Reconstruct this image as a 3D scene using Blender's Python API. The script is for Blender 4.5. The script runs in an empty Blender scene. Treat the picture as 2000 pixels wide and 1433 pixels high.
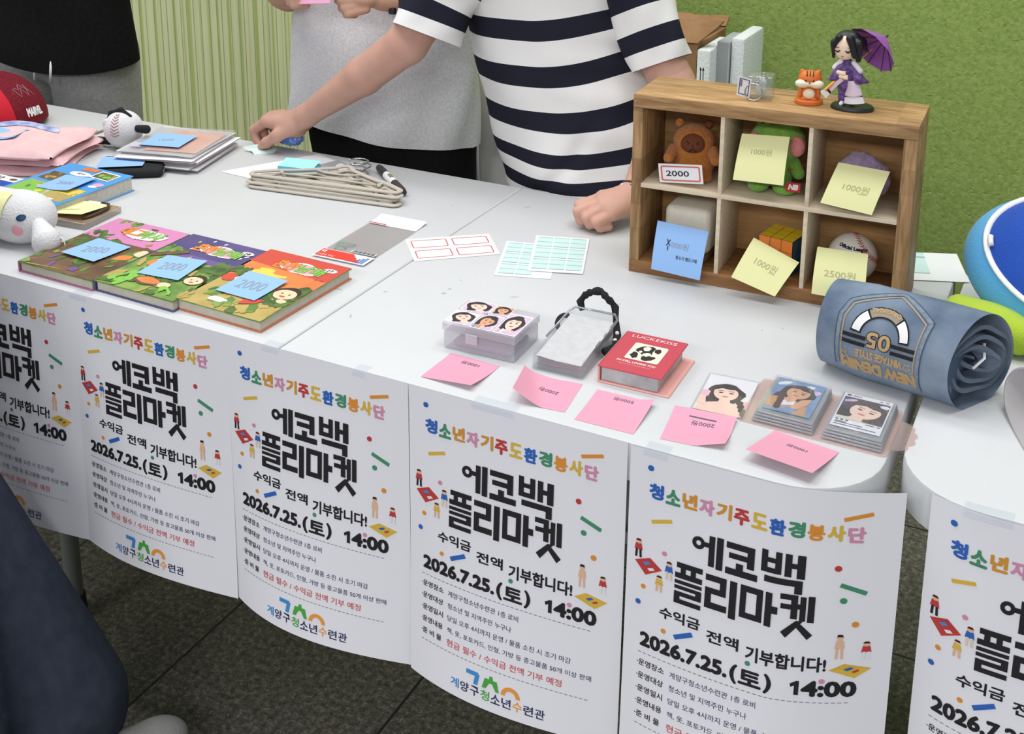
import bpy, bmesh, math, random
import numpy as np
from mathutils import Matrix, Vector
random.seed(7)
PI = math.pi
C = bpy.context.scene.collection

# ------------------------------------------------------------------ camera, world, lights, exposure
scene = bpy.context.scene
cam_d = bpy.data.cameras.new('camera')
cam_d.sensor_width = 36.0
cam_d.lens = 2327.92 / 2000.0 * 36.0
cam_d.shift_x = 0.019264
cam_d.shift_y = -0.280570
cam_d.clip_start = 0.02
cam = bpy.data.objects.new('camera', cam_d)
C.objects.link(cam)
_yaw, _pit = -0.48680, -0.24590
_f = Vector((math.sin(_yaw) * math.cos(_pit), math.cos(_yaw) * math.cos(_pit), math.sin(_pit)))
_r = Vector((math.cos(_yaw), -math.sin(_yaw), 0.0))
_u = _r.cross(_f)
cam.matrix_world = Matrix(((_r.x, _u.x, -_f.x, 0.96060), (_r.y, _u.y, -_f.y, -1.18729), (_r.z, _u.z, -_f.z, 1.49637), (0, 0, 0, 1)))
scene.camera = cam

world = bpy.data.worlds.new('hall_light')
scene.world = world
world.use_nodes = True
world.node_tree.nodes['Background'].inputs['Color'].default_value = (0.90, 0.945, 1.0, 1)
world.node_tree.nodes['Background'].inputs['Strength'].default_value = 0.40

def ceiling_lamp(x, y, sx, sy, watts, z=2.9):
    l = bpy.data.lights.new('ceiling_lamp', 'AREA')
    l.shape = 'RECTANGLE'; l.size = sx; l.size_y = sy; l.energy = watts
    l.color = (1.0, 0.99, 0.985)
    o = bpy.data.objects.new('ceiling_lamp', l); C.objects.link(o)
    o.location = (x, y, z)
    return o
for _x in (-2.4, -0.6, 1.2):
    ceiling_lamp(_x, 1.2, 1.3, 0.7, 23, 3.9)
    ceiling_lamp(_x, -0.1, 1.3, 0.8, 24, 3.9)
for _x in (-1.6, 0.4, 2.4):
    ceiling_lamp(_x, -4.6, 1.4, 1.0, 92, 3.2)

scene.view_settings.view_transform = 'Standard'
scene.view_settings.look = 'None'
scene.view_settings.gamma = 1.0
scene.view_settings.use_curve_mapping = False
scene.view_settings.exposure = 0.0
scene.cycles.use_denoising = True
scene.cycles.max_bounces = 8
scene.cycles.transparent_max_bounces = 24

# ------------------------------------------------------------------ materials
def lin(c):
    c = c / 255.0
    return c / 12.92 if c <= 0.04045 else ((c + 0.055) / 1.055) ** 2.4
def rgb(c):
    return (lin(c[0]), lin(c[1]), lin(c[2]), 1.0)
_M = {}
def mat(name, col=(200, 200, 200), rough=0.6, noise=None, bump=None, spec=0.4, metal=0.0, alpha=None, trans=None, sheen=0.0, coat=0.0):
    """plain surface; noise=(scale, colour, amount) mottles it, bump=(scale, strength) roughens it"""
    if name in _M: return _M[name]
    m = bpy.data.materials.new(name); m.use_nodes = True
    nt = m.node_tree; b = nt.nodes['Principled BSDF']
    b.inputs['Base Color'].default_value = rgb(col)
    b.inputs['Roughness'].default_value = rough
    b.inputs['Specular IOR Level'].default_value = spec
    b.inputs['Metallic'].default_value = metal
    if sheen: b.inputs['Sheen Weight'].default_value = sheen
    if coat: b.inputs['Coat Weight'].default_value = coat; b.inputs['Coat Roughness'].default_value = 0.1
    if trans is not None: b.inputs['Transmission Weight'].default_value = trans
    if alpha is not None: b.inputs['Alpha'].default_value = alpha
    tc = nt.nodes.new('ShaderNodeTexCoord')
    if noise:
        n = nt.nodes.new('ShaderNodeTexNoise'); n.inputs['Scale'].default_value = noise[0]; n.inputs['Detail'].default_value = 5
        nt.links.new(tc.outputs['Object'], n.inputs['Vector'])
        r = nt.nodes.new('ShaderNodeValToRGB'); r.color_ramp.elements[0].position = 0.5 - noise[2]; r.color_ramp.elements[1].position = 0.5 + noise[2]
        r.color_ramp.elements[0].color = rgb(col); r.color_ramp.elements[1].color = rgb(noise[1])
        nt.links.new(n.outputs['Fac'], r.inputs['Fac']); nt.links.new(r.outputs['Color'], b.inputs['Base Color'])
    if bump:
        n2 = nt.nodes.new('ShaderNodeTexNoise'); n2.inputs['Scale'].default_value = bump[0]; n2.inputs['Detail'].default_value = 4
        nt.links.new(tc.outputs['Object'], n2.inputs['Vector'])
        bp = nt.nodes.new('ShaderNodeBump'); bp.inputs['Strength'].default_value = bump[1]; bp.inputs['Distance'].default_value = 0.004
        nt.links.new(n2.outputs['Fac'], bp.inputs['Height']); nt.links.new(bp.outputs['Normal'], b.inputs['Normal'])
    _M[name] = m
    return m

def clear_mat(name, tint=(255, 255, 255), see=0.85, rough=0.05, diffuse=None, gloss=0.08):
    """thin clear or milky plastic: part see-through, part glossy, optional milky share"""
    if name in _M: return _M[name]
    m = bpy.data.materials.new(name); m.use_nodes = True
    nt = m.node_tree; nt.nodes.remove(nt.nodes['Principled BSDF']); out = nt.nodes['Material Output']
    t = nt.nodes.new('ShaderNodeBsdfTransparent'); t.inputs['Color'].default_value = rgb(tint)
    d = nt.nodes.new('ShaderNodeBsdfDiffuse'); d.inputs['Color'].default_value = rgb(diffuse or tint)
    g = nt.nodes.new('ShaderNodeBsdfGlossy'); g.inputs['Roughness'].default_value = rough
    mx = nt.nodes.new('ShaderNodeMixShader'); mx.inputs['Fac'].default_value = 1 - see
    nt.links.new(t.outputs[0], mx.inputs[1]); nt.links.new(d.outputs[0], mx.inputs[2])
    lw = nt.nodes.new('ShaderNodeLayerWeight'); lw.inputs['Blend'].default_value = 0.5
    pw = nt.nodes.new('ShaderNodeMath'); pw.operation = 'POWER'; pw.inputs[1].default_value = 4.0
    nt.links.new(lw.outputs['Facing'], pw.inputs[0])
    ml = nt.nodes.new('ShaderNodeMath'); ml.operation = 'MULTIPLY_ADD'; ml.inputs[1].default_value = 0.5; ml.inputs[2].default_value = gloss
    nt.links.new(pw.outputs[0], ml.inputs[0])
    m2 = nt.nodes.new('ShaderNodeMixShader')
    nt.links.new(ml.outputs[0], m2.inputs['Fac']); nt.links.new(mx.outputs[0], m2.inputs[1]); nt.links.new(g.outputs[0], m2.inputs[2])
    nt.links.new(m2.outputs[0], out.inputs['Surface'])
    _M[name] = m
    return m

# ------------------------------------------------------------------ mesh helpers
def _text_raw(body, bold):
    key = (body, bold)
    if key in _text_raw.cache: return _text_raw.cache[key]
    c = bpy.data.curves.new('lettering', 'FONT'); c.body = body; c.size = 1.0; c.offset = bold
    c.resolution_u = 3
    o = bpy.data.objects.new('lettering', c); C.objects.link(o)
    dg = bpy.context.evaluated_depsgraph_get()
    me = bpy.data.meshes.new_from_object(o.evaluated_get(dg))
    v = np.array([(p.co.x, p.co.y) for p in me.vertices]) if len(me.vertices) else np.zeros((0, 2))
    f = [tuple(p.vertices) for p in me.polygons]
    bpy.data.objects.remove(o); bpy.data.curves.remove(c); bpy.data.meshes.remove(me)
    _text_raw.cache[key] = (v, f)
    return v, f
_text_raw.cache = {}

class MB:
    def __init__(s): s.v = []; s.f = []; s.m = []; s.uv = {}
    def add(s, vs, fs, mi=0):
        k = len(s.v); s.v.extend([tuple(map(float, p)) for p in vs])
        for f in fs: s.f.append(tuple(i + k for i in f)); s.m.append(mi)
        return k
    def xf(s, mtx, start=0):
        for i in range(start, len(s.v)): s.v[i] = tuple(mtx @ Vector(s.v[i]))
    def grid(s, fn, nu, nv, mi=0, closed=False, flip=False):
        vs = [fn(i / nu, j / nv) for j in range(nv + 1) for i in range(nu if closed else nu + 1)]
        w = nu if closed else nu + 1
        fs = []
        for j in range(nv):
            for i in range(nu):
                a = j * w + i; b = j * w + (i + 1) % w
                q = (a, b, b + w, a + w)
                fs.append(q[::-1] if flip else q)
        return s.add(vs, fs, mi)
    def box(s, x0, x1, y0, y1, z0, z1, mi=0, bev=0.0, seg=2, rot=0.0):
        bm = bmesh.new(); bmesh.ops.create_cube(bm, size=1.0)
        for v in bm.verts: v.co = Vector((x0 + (v.co.x + .5) * (x1 - x0), y0 + (v.co.y + .5) * (y1 - y0), z0 + (v.co.z + .5) * (z1 - z0)))
        if bev > 0: bmesh.ops.bevel(bm, geom=list(bm.edges), offset=bev, segments=seg, profile=0.5, affect='EDGES')
        if rot:
            c = Vector(((x0 + x1) / 2, (y0 + y1) / 2, 0))
            for v in bm.verts: v.co = Matrix.Rotation(rot, 3, 'Z') @ (v.co - c) + c
        bm.verts.index_update()
        k = s.add([v.co for v in bm.verts], [[v.index for v in f.verts] for f in bm.faces], mi); bm.free(); return k
    def tube(s, pts, rad, n=10, mi=0, caps=True, closed=False, flat=1.0, up=None):
        P = [Vector(p) for p in pts]; N = len(P)
        R = rad if isinstance(rad, (list, tuple)) else [rad] * N
        rings = []; prev = None
        for i in range(N):
            if closed: t = P[(i + 1) % N] - P[i - 1]
            else: t = P[min(i + 1, N - 1)] - P[max(i - 1, 0)]
            t.normalize()
            if prev is None:
                a = Vector(up) if up else (Vector((0, 0, 1)) if abs(t.z) < .9 else Vector((1, 0, 0)))
            else: a = prev
            a = (a - t * a.dot(t)).normalized(); b = t.cross(a); prev = a
            rings.append([P[i] + (a * math.cos(2 * PI * k / n) * flat + b * math.sin(2 * PI * k / n)) * R[i] for k in range(n)])
        vs = [p for r in rings for p in r]; fs = []
        for i in range(N if closed else N - 1):
            j = (i + 1) % N
            for k in range(n): fs.append((i * n + k, i * n + (k + 1) % n, j * n + (k + 1) % n, j * n + k))
        if caps and not closed: fs.append(tuple(range(n))[::-1]); fs.append(tuple((N - 1) * n + k for k in range(n)))
        return s.add(vs, fs, mi)
    def lathe(s, prof, n=24, mi=0, cx=0, cy=0, sx=1.0, sy=1.0):
        vs = [(cx + r * math.cos(2 * PI * k / n) * sx, cy + r * math.sin(2 * PI * k / n) * sy, z) for r, z in prof for k in range(n)]
        fs = []
        for i in range(len(prof) - 1):
            for k in range(n): fs.append((i * n + k, i * n + (k + 1) % n, (i + 1) * n + (k + 1) % n, (i + 1) * n + k))
        fs.append(tuple(range(n))[::-1]); fs.append(tuple((len(prof) - 1) * n + k for k in range(n)))
        return s.add(vs, fs, mi)
    def ell(s, c, r, mi=0, nu=20, nv=12, mtx=None):
        vs = []; 
        for j in range(1, nv):
            a = PI * j / nv
            for i in range(nu):
                b = 2 * PI * i / nu
                vs.append(Vector((r[0] * math.sin(a) * math.cos(b), r[1] * math.sin(a) * math.sin(b), r[2] * math.cos(a))))
        vs.append(Vector((0, 0, r[2]))); vs.append(Vector((0, 0, -r[2])))
        if mtx is not None: vs = [mtx @ v for v in vs]
        vs = [v + Vector(c) for v in vs]; fs = []
        for j in range(nv - 2):
            for i in range(nu): fs.append((j * nu + i, (j + 1) * nu + i, (j + 1) * nu + (i + 1) % nu, j * nu + (i + 1) % nu))
        t, b = len(vs) - 2, len(vs) - 1
        for i in range(nu):
            fs.append((t, i, (i + 1) % nu)); fs.append((b, (nv - 2) * nu + (i + 1) % nu, (nv - 2) * nu + i))
        return s.add(vs, fs, mi)
    def prism(s, poly, z0, z1, mi=0, mside=None):
        n = len(poly)
        vs = [(x, y, z0) for x, y in poly] + [(x, y, z1) for x, y in poly]
        k = s.add(vs, [tuple(range(n))[::-1], tuple(range(n, 2 * n))], mi)
        for i in range(n):
            s.f.append((k + i, k + (i + 1) % n, k + n + (i + 1) % n, k + n + i)); s.m.append(mi if mside is None else mside)
        return k
    def poly(s, pts, mi=0): return s.add(pts, [tuple(range(len(pts)))], mi)
    def text(s, body, x0, y0, w, h, mi=0, bold=0.0, fn=None, shear=0.0, wave=None, heavy=0.0):
        """lettering fitted to the box (x0, y0) lower left, w wide, h high; fn maps (x, y) to 3-D"""
        v, f = _text_raw(body, bold)
        if not len(v): return
        a = v.min(0); b = v.max(0); d = np.maximum(b - a, 1e-6)
        q = (v - a) / d * np.array([w, h])
        q[:, 0] += shear * q[:, 1]
        if wave: q[:, 1] += np.array([wave(t) for t in q[:, 0] / w])
        q += np.array([x0, y0])
        fn = fn or (lambda x, y: (x, y, 0))
        s.add([fn(x, y) for x, y in q], f, mi)
        if heavy:   # thickened strokes: shifted copies, each a hair lower than the last
            xc, yc, e = x0 + w / 2, y0 + h / 2, 1e-3
            c0 = Vector(fn(xc, yc)); nn = (Vector(fn(xc + e, yc)) - c0).cross(Vector(fn(xc, yc + e)) - c0)
            nn = nn.normalized() if nn.length > 0 else Vector((0, 0, 1))
            for i in range(8):
                dx, dy = heavy * math.cos(i * PI / 4), heavy * math.sin(i * PI / 4)
                s.add([Vector(fn(x + dx, y + dy)) - nn * (i + 1) * 8e-6 for x, y in q], f, mi)
    def build(s, name, mats, parent=None, smooth=None, loc=None, rotz=0.0):
        me = bpy.data.meshes.new(name); me.from_pydata(s.v, [], s.f)
        if not isinstance(mats, (list, tuple)): mats = [mats]
        for m in mats: me.materials.append(m)
        me.polygons.foreach_set('material_index', s.m)
        if smooth:
            me.polygons.foreach_set('use_smooth', [True] * len(s.f))
            if smooth < 179: me.set_sharp_from_angle(angle=math.radians(smooth))
        if s.uv:
            uv = me.uv_layers.new(name='UVMap')
            for l in me.loops: uv.data[l.index].uv = s.uv.get(l.vertex_index, (0, 0))
        me.validate(); me.update()
        o = bpy.data.objects.new(name, me); C.objects.link(o)
        if parent: o.parent = parent
        if loc: o.location = loc
        if rotz: o.rotation_euler.z = rotz
        return o

def tag(o, label, cat, group=None, kind=None):
    if label: o['label'] = label
    if cat: o['category'] = cat
    if group: o['group'] = group
    if kind: o['kind'] = kind
    return o
def thing(name, label, cat, loc=(0, 0, 0), rotz=0.0, group=None):
    o = bpy.data.objects.new(name, None); C.objects.link(o)
    o.location = loc; o.rotation_euler = (0, 0, rotz); o.empty_display_size = 0.05
    return tag(o, label, cat, group)
def struct(name, mb, m, smooth=None):
    return tag(mb.build(name, m, None, smooth), None, None, None, 'structure')
def dup(root, loc, rotz=None, label=None):
    r = root.copy(); C.objects.link(r); r.location = loc
    if rotz is not None: r.rotation_euler = (root.rotation_euler.x, root.rotation_euler.y, rotz)
    if label: r['label'] = label
    for ch in list(root.children):
        c = ch.copy(); C.objects.link(c); c.parent = r
        for g in ch.children:
            d = g.copy(); C.objects.link(d); d.parent = c
    return r
def blob(cx, cy, rx, ry, n=14, jit=0.18, rot=0.0, seed=0):
    rnd = random.Random(seed); out = []
    for i in range(n):
        a = 2 * PI * i / n; k = 1 + rnd.uniform(-jit, jit)
        x, y = rx * k * math.cos(a), ry * k * math.sin(a)
        out.append((cx + x * math.cos(rot) - y * math.sin(rot), cy + x * math.sin(rot) + y * math.cos(rot)))
    return out

# smooth solid shapes (bodies, hands, plush): distance field of tapered limbs and ellipsoids, meshed as one continuous surface
def _nets(F, o, h):
    I = F < 0
    nx, ny, nz = F.shape
    cs = [(i, j, k) for i in (0, 1) for j in (0, 1) for k in (0, 1)]
    cnt = np.zeros((nx - 1, ny - 1, nz - 1), int)
    for i, j, k in cs: cnt += I[i:nx - 1 + i, j:ny - 1 + j, k:nz - 1 + k]
    act = np.argwhere((cnt > 0) & (cnt < 8))
    idx = -np.ones((nx - 1, ny - 1, nz - 1), int); idx[tuple(act.T)] = np.arange(len(act))
    acc = np.zeros((len(act), 3)); n = np.zeros(len(act))
    ed = [(a, b) for a in cs for b in cs if sum(abs(p - q) for p, q in zip(a, b)) == 1 and a < b]
    for a, b in ed:
        fa = F[act[:, 0] + a[0], act[:, 1] + a[1], act[:, 2] + a[2]]; fb = F[act[:, 0] + b[0], act[:, 1] + b[1], act[:, 2] + b[2]]
        m = (fa < 0) != (fb < 0); t = np.where(m, fa / np.where(m, fa - fb, 1), 0)
        p = np.array(a)[None] + t[:, None] * (np.array(b) - np.array(a))[None]
        acc += p * m[:, None]; n += m
    V = (act + acc / np.maximum(n, 1)[:, None]) * h + o
    faces = []
    for ax in range(3):
        sl = [slice(1, s - 1) for s in F.shape]; s0 = list(sl); s1 = list(sl)
        s0[ax] = slice(0, F.shape[ax] - 1); s1[ax] = slice(1, F.shape[ax])
        A = I[tuple(s0)]; B = I[tuple(s1)]
        e = np.argwhere(A != B)
        if not len(e): continue
        fl = A[tuple(e.T)]
        off = np.ones(3, int); off[ax] = 0
        e = e + off
        u = [(1, 2), (2, 0), (0, 1)][ax]
        def at(d1, d2):
            q = e.copy(); q[:, u[0]] -= d1; q[:, u[1]] -= d2
            return idx[tuple(q.T)]
        q = np.stack([at(1, 1), at(0, 1), at(0, 0), at(1, 0)], 1)
        q[~fl] = q[~fl][:, ::-1]
        faces.append(q)
    return V, np.concatenate(faces)
def solid(prims, h, k=0.012):
    """prims: ('c', a, b, ra, rb[, k]) tapered limb, ('e', centre, radii[, 3x3 axes][, k])"""
    lo = np.full(3, 1e9); hi = -lo
    for p in prims:
        if p[0] == 'c':
            for q, r in ((p[1], p[3]), (p[2], p[4])): lo = np.minimum(lo, np.array(q) - r); hi = np.maximum(hi, np.array(q) + r)
        else:
            R = max(p[2]); lo = np.minimum(lo, np.array(p[1]) - R); hi = np.maximum(hi, np.array(p[1]) + R)
    lo -= 3 * h; hi += 3 * h
    n = np.ceil((hi - lo) / h).astype(int) + 1
    F = np.full(n, 0.5)
    ax = [lo[i] + np.arange(n[i]) * h for i in range(3)]
    for p in prims:
        kk = k
        if p[0] == 'c':
            a, b, ra, rb = np.array(p[1], float), np.array(p[2], float), p[3], p[4]
            if len(p) > 5: kk = p[5]
            mn = np.minimum(a - ra, b - rb) - 3 * kk - 2 * h; mx = np.maximum(a + ra, b + rb) + 3 * kk + 2 * h
        else:
            c, r = np.array(p[1], float), np.array(p[2], float)
            if len(p) > 4: kk = p[4]
            R = r.max() + 3 * kk + 2 * h; mn = c - R; mx = c + R
        i0 = np.maximum(((mn - lo) / h).astype(int), 0); i1 = np.minimum(((mx - lo) / h).astype(int) + 2, n)
        if (i1 <= i0).any(): continue
        X, Y, Z = np.meshgrid(ax[0][i0[0]:i1[0]], ax[1][i0[1]:i1[1]], ax[2][i0[2]:i1[2]], indexing='ij')
        if p[0] == 'c':
            d = b - a; L = max(d @ d, 1e-12)
            t = np.clip(((X - a[0]) * d[0] + (Y - a[1]) * d[1] + (Z - a[2]) * d[2]) / L, 0, 1)
            D = np.sqrt((X - a[0] - t * d[0]) ** 2 + (Y - a[1] - t * d[1]) ** 2 + (Z - a[2] - t * d[2]) ** 2) - (ra + (rb - ra) * t)
        else:
            q = np.stack([X - c[0], Y - c[1], Z - c[2]], -1)
            if len(p) > 3 and p[3] is not None: q = q @ np.array(p[3], float).T
            s1 = np.sqrt(((q / r) ** 2).sum(-1)); s2 = np.sqrt(((q / (r * r)) ** 2).sum(-1))
            D = np.where(s2 > 1e-9, s1 * (s1 - 1) / np.maximum(s2, 1e-9), -r.min())
        S = F[i0[0]:i1[0], i0[1]:i1[1], i0[2]:i1[2]]
        hh = np.clip(kk - np.abs(S - D), 0, None) / kk
        F[i0[0]:i1[0], i0[1]:i1[1], i0[2]:i1[2]] = np.minimum(S, D) - hh * hh * kk * 0.25
    V, Q = _nets(F, lo, h)
    for _ in range(1):   # one relaxing pass
        acc = np.zeros_like(V); cnt = np.zeros(len(V))
        for i in range(4):
            np.add.at(acc, Q[:, i], V[Q[:, (i + 1) % 4]]); np.add.at(acc, Q[:, (i + 1) % 4], V[Q[:, i]])
            np.add.at(cnt, Q[:, i], 1); np.add.at(cnt, Q[:, (i + 1) % 4], 1)
        V = V * 0.5 + 0.5 * acc / np.maximum(cnt, 1)[:, None]
    return V, Q
def solid_mb(mb, prims, h, k=0.012, mi=0):
    V, Q = solid(prims, h, k)
    mb.add(V, [tuple(q) for q in Q.tolist()], mi)
    return mb
# ------------------------------------------------------------------ the setting
def granite():
    m = bpy.data.materials.new('dark_granite_tiles'); m.use_nodes = True; nt = m.node_tree; b = nt.nodes['Principled BSDF']
    tc = nt.nodes.new('ShaderNodeTexCoord')
    def noise(scale, detail=6):
        n = nt.nodes.new('ShaderNodeTexNoise'); n.inputs['Scale'].default_value = scale; n.inputs['Detail'].default_value = detail
        nt.links.new(tc.outputs['Object'], n.inputs['Vector']); return n
    n1 = noise(95); n2 = noise(260, 3)
    r = nt.nodes.new('ShaderNodeValToRGB')
    e = r.color_ramp.elements; e[0].position = .38; e[0].color = rgb((66, 65, 59)); e[1].position = .66; e[1].color = rgb((142, 137, 122))
    x = r.color_ramp.elements.new(.52); x.color = rgb((98, 95, 86))
    mx = nt.nodes.new('ShaderNodeMix'); mx.data_type = 'FLOAT'; mx.inputs[0].default_value = .45
    nt.links.new(n1.outputs['Fac'], mx.inputs[2]); nt.links.new(n2.outputs['Fac'], mx.inputs[3])
    nt.links.new(mx.outputs[0], r.inputs['Fac'])
    mp = nt.nodes.new('ShaderNodeMapping'); mp.inputs['Location'].default_value = (0.358 + 0.4 * 20, -0.332 + 0.4 * 20, 0)
    nt.links.new(tc.outputs['Object'], mp.inputs['Vector'])
    br = nt.nodes.new('ShaderNodeTexBrick'); br.offset = 0.0; br.inputs['Scale'].default_value = 1.0
    br.inputs['Brick Width'].default_value = 0.4; br.inputs['Row Height'].default_value = 0.4; br.inputs['Mortar Size'].default_value = 0.0026; br.inputs['Mortar Smooth'].default_value = 0.2
    nt.links.new(mp.outputs['Vector'], br.inputs['Vector'])
    m2 = nt.nodes.new('ShaderNodeMix'); m2.data_type = 'RGBA'
    nt.links.new(br.outputs['Fac'], m2.inputs[0]); nt.links.new(r.outputs['Color'], m2.inputs[6]); m2.inputs[7].default_value = rgb((42, 41, 37))
    nt.links.new(m2.outputs[2], b.inputs['Base Color'])
    b.inputs['Roughness'].default_value = .55; b.inputs['Specular IOR Level'].default_value = .25
    return m
mb = MB(); mb.add([(-6, -4, 0), (5, -4, 0), (5, 3.2, 0), (-6, 3.2, 0)], [(0, 1, 2, 3)])
struct('floor', mb, granite())

def striped_wall():
    m = bpy.data.materials.new('green_striped_wallpaper'); m.use_nodes = True; nt = m.node_tree; b = nt.nodes['Principled BSDF']
    tc = nt.nodes.new('ShaderNodeTexCoord'); sp = nt.nodes.new('ShaderNodeSeparateXYZ'); nt.links.new(tc.outputs['Object'], sp.inputs[0])
    def band(scale, off):
        v = nt.nodes.new('ShaderNodeMath'); v.operation = 'MULTIPLY_ADD'; v.inputs[1].default_value = scale; v.inputs[2].default_value = off
        nt.links.new(sp.outputs['X'], v.inputs[0])
        n = nt.nodes.new('ShaderNodeTexNoise'); n.noise_dimensions = '1D'; n.inputs['Scale'].default_value = 1; n.inputs['Detail'].default_value = 1.5
        nt.links.new(v.outputs[0], n.inputs['W']); return n
    base = nt.nodes.new('ShaderNodeValToRGB'); e = base.color_ramp.elements
    e[0].position = .32; e[0].color = rgb((184, 200, 118)); e[1].position = .68; e[1].color = rgb((232, 236, 184))
    x = e.new(.5); x.color = rgb((226, 231, 178)); x = e.new(.4); x.color = rgb((205, 215, 148))
    nt.links.new(band(44, 3.3).outputs['Fac'], base.inputs['Fac'])
    vd = nt.nodes.new('ShaderNodeTexVoronoi'); vd.voronoi_dimensions = '1D'; vd.feature = 'DISTANCE_TO_EDGE'; vd.inputs['Scale'].default_value = 31; vd.inputs['Randomness'].default_value = .75
    nt.links.new(sp.outputs['X'], vd.inputs['W'])
    ln = nt.nodes.new('ShaderNodeValToRGB'); e = ln.color_ramp.elements
    e[0].position = .03; e[0].color = (1, 1, 1, 1); e[1].position = .085; e[1].color = (0, 0, 0, 1)
    nt.links.new(vd.outputs['Distance'], ln.inputs['Fac'])
    mx = nt.nodes.new('ShaderNodeMix'); mx.data_type = 'RGBA'
    md = nt.nodes.new('ShaderNodeMath'); md.operation = 'MULTIPLY'; md.inputs[1].default_value = .75; nt.links.new(ln.outputs['Color'], md.inputs[0])
    nt.links.new(md.outputs[0], mx.inputs[0]); nt.links.new(base.outputs['Color'], mx.inputs[6]); mx.inputs[7].default_value = rgb((122, 152, 112))
    nt.links.new(mx.outputs[2], b.inputs['Base Color']); b.inputs['Roughness'].default_value = .75
    n = nt.nodes.new('ShaderNodeTexNoise'); n.inputs['Scale'].default_value = 220; nt.links.new(tc.outputs['Object'], n.inputs['Vector'])
    bp = nt.nodes.new('ShaderNodeBump'); bp.inputs['Strength'].default_value = .25; bp.inputs['Distance'].default_value = .002
    nt.links.new(n.outputs['Fac'], bp.inputs['Height']); nt.links.new(bp.outputs['Normal'], b.inputs['Normal'])
    return m
def stucco():
    m = bpy.data.materials.new('green_stucco'); m.use_nodes = True; nt = m.node_tree; b = nt.nodes['Principled BSDF']
    tc = nt.nodes.new('ShaderNodeTexCoord')
    n = nt.nodes.new('ShaderNodeTexNoise'); n.inputs['Scale'].default_value = 110; n.inputs['Detail'].default_value = 5; n.inputs['Distortion'].default_value = .3
    nt.links.new(tc.outputs['Object'], n.inputs['Vector'])
    v = nt.nodes.new('ShaderNodeTexNoise'); v.inputs['Scale'].default_value = 60; v.inputs['Detail'].default_value = 2
    nt.links.new(tc.outputs['Object'], v.inputs['Vector'])
    pit = nt.nodes.new('ShaderNodeMapRange'); pit.inputs[1].default_value = .27; pit.inputs[2].default_value = .38; nt.links.new(v.outputs['Fac'], pit.inputs[0])
    r = nt.nodes.new('ShaderNodeValToRGB'); e = r.color_ramp.elements
    e[0].position = .3; e[0].color = rgb((132, 156, 78)); e[1].position = .72; e[1].color = rgb((160, 182, 104))
    nt.links.new(n.outputs['Fac'], r.inputs['Fac']); nt.links.new(r.outputs['Color'], b.inputs['Base Color'])
    ad = nt.nodes.new('ShaderNodeMath'); ad.operation = 'ADD'; nt.links.new(n.outputs['Fac'], ad.inputs[0]); nt.links.new(pit.outputs[0], ad.inputs[1])
    bp = nt.nodes.new('ShaderNodeBump'); bp.inputs['Strength'].default_value = .4; bp.inputs['Distance'].default_value = .004
    nt.links.new(ad.outputs[0], bp.inputs['Height']); nt.links.new(bp.outputs['Normal'], b.inputs['Normal'])
    b.inputs['Roughness'].default_value = .85; b.inputs['Specular IOR Level'].default_value = .2
    return m
WY = 1.95
mb = MB(); mb.box(-6, -0.42, WY, WY + .1, 0, 3.1); struct('wall_back', mb, striped_wall())
mb = MB(); mb.box(-0.42, 5, WY, WY + .1, 0, 3.1); struct('wall_back_right', mb, stucco())

# ------------------------------------------------------------------ folding tables
T = 0.74
m_table = mat('white_table_plastic', (207, 209, 211), .48, noise=(5, (201, 203, 205), .2), bump=(420, .06), spec=.3)
m_mark = mat('scuff_marks', (176, 174, 170), .7)
m_seam = mat('dark_table_seam', (150, 150, 150), .7)
m_leg = mat('grey_leg_steel', (118, 122, 116), .5, spec=.3)
m_rub = mat('black_rubber', (40, 40, 40), .7)
def rrect(x0, x1, y0, y1, r, n=8, corners=(1, 1, 1, 1), rb=None):
    out = []; rb = rb or r
    for (cx, cy, a0, on, r) in ((x1 - r, y0 + r, -PI / 2, corners[0], r), (x1 - rb, y1 - rb, 0, corners[1], rb), (x0 + rb, y1 - rb, PI / 2, corners[2], rb), (x0 + r, y0 + r, PI, corners[3], r)):
        if on:
            for i in range(n + 1):
                a = a0 + PI / 2 * i / n; out.append((cx + r * math.cos(a), cy + r * math.sin(a)))
        else:
            s = math.sqrt(2) * r; out.append((cx + s * math.cos(a0 + PI / 4), cy + s * math.sin(a0 + PI / 4)))
    return out
def slab(mb, poly, z0, z1, e=0.004):
    """tabletop half with an eased upper edge"""
    n = len(poly); cx = sum(p[0] for p in poly) / n; cy = sum(p[1] for p in poly) / n
    def inset(d):
        out = []
        for i in range(n):
            a = Vector(poly[i - 1]); b = Vector(poly[i]); c = Vector(poly[(i + 1) % n])
            t = (c - a).normalized(); nn = Vector((-t.y, t.x))
            out.append(b + nn * d)
        return out
    rings = [(0, z0), (0, z1 - e), (e * .3, z1 - e * .3), (e, z1)]
    vs = []
    for d, z in rings: vs += [(p[0], p[1], z) for p in (inset(d) if d else [Vector(p) for p in poly])]
    fs = []
    for k in range(len(rings) - 1):
        for i in range(n): fs.append((k * n + i, k * n + (i + 1) % n, (k + 1) * n + (i + 1) % n, (k + 1) * n + i))
    fs.append(tuple(range(n))[::-1]); fs.append(tuple((len(rings) - 1) * n + i for i in range(n)))
    mb.add(vs, fs)
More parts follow.
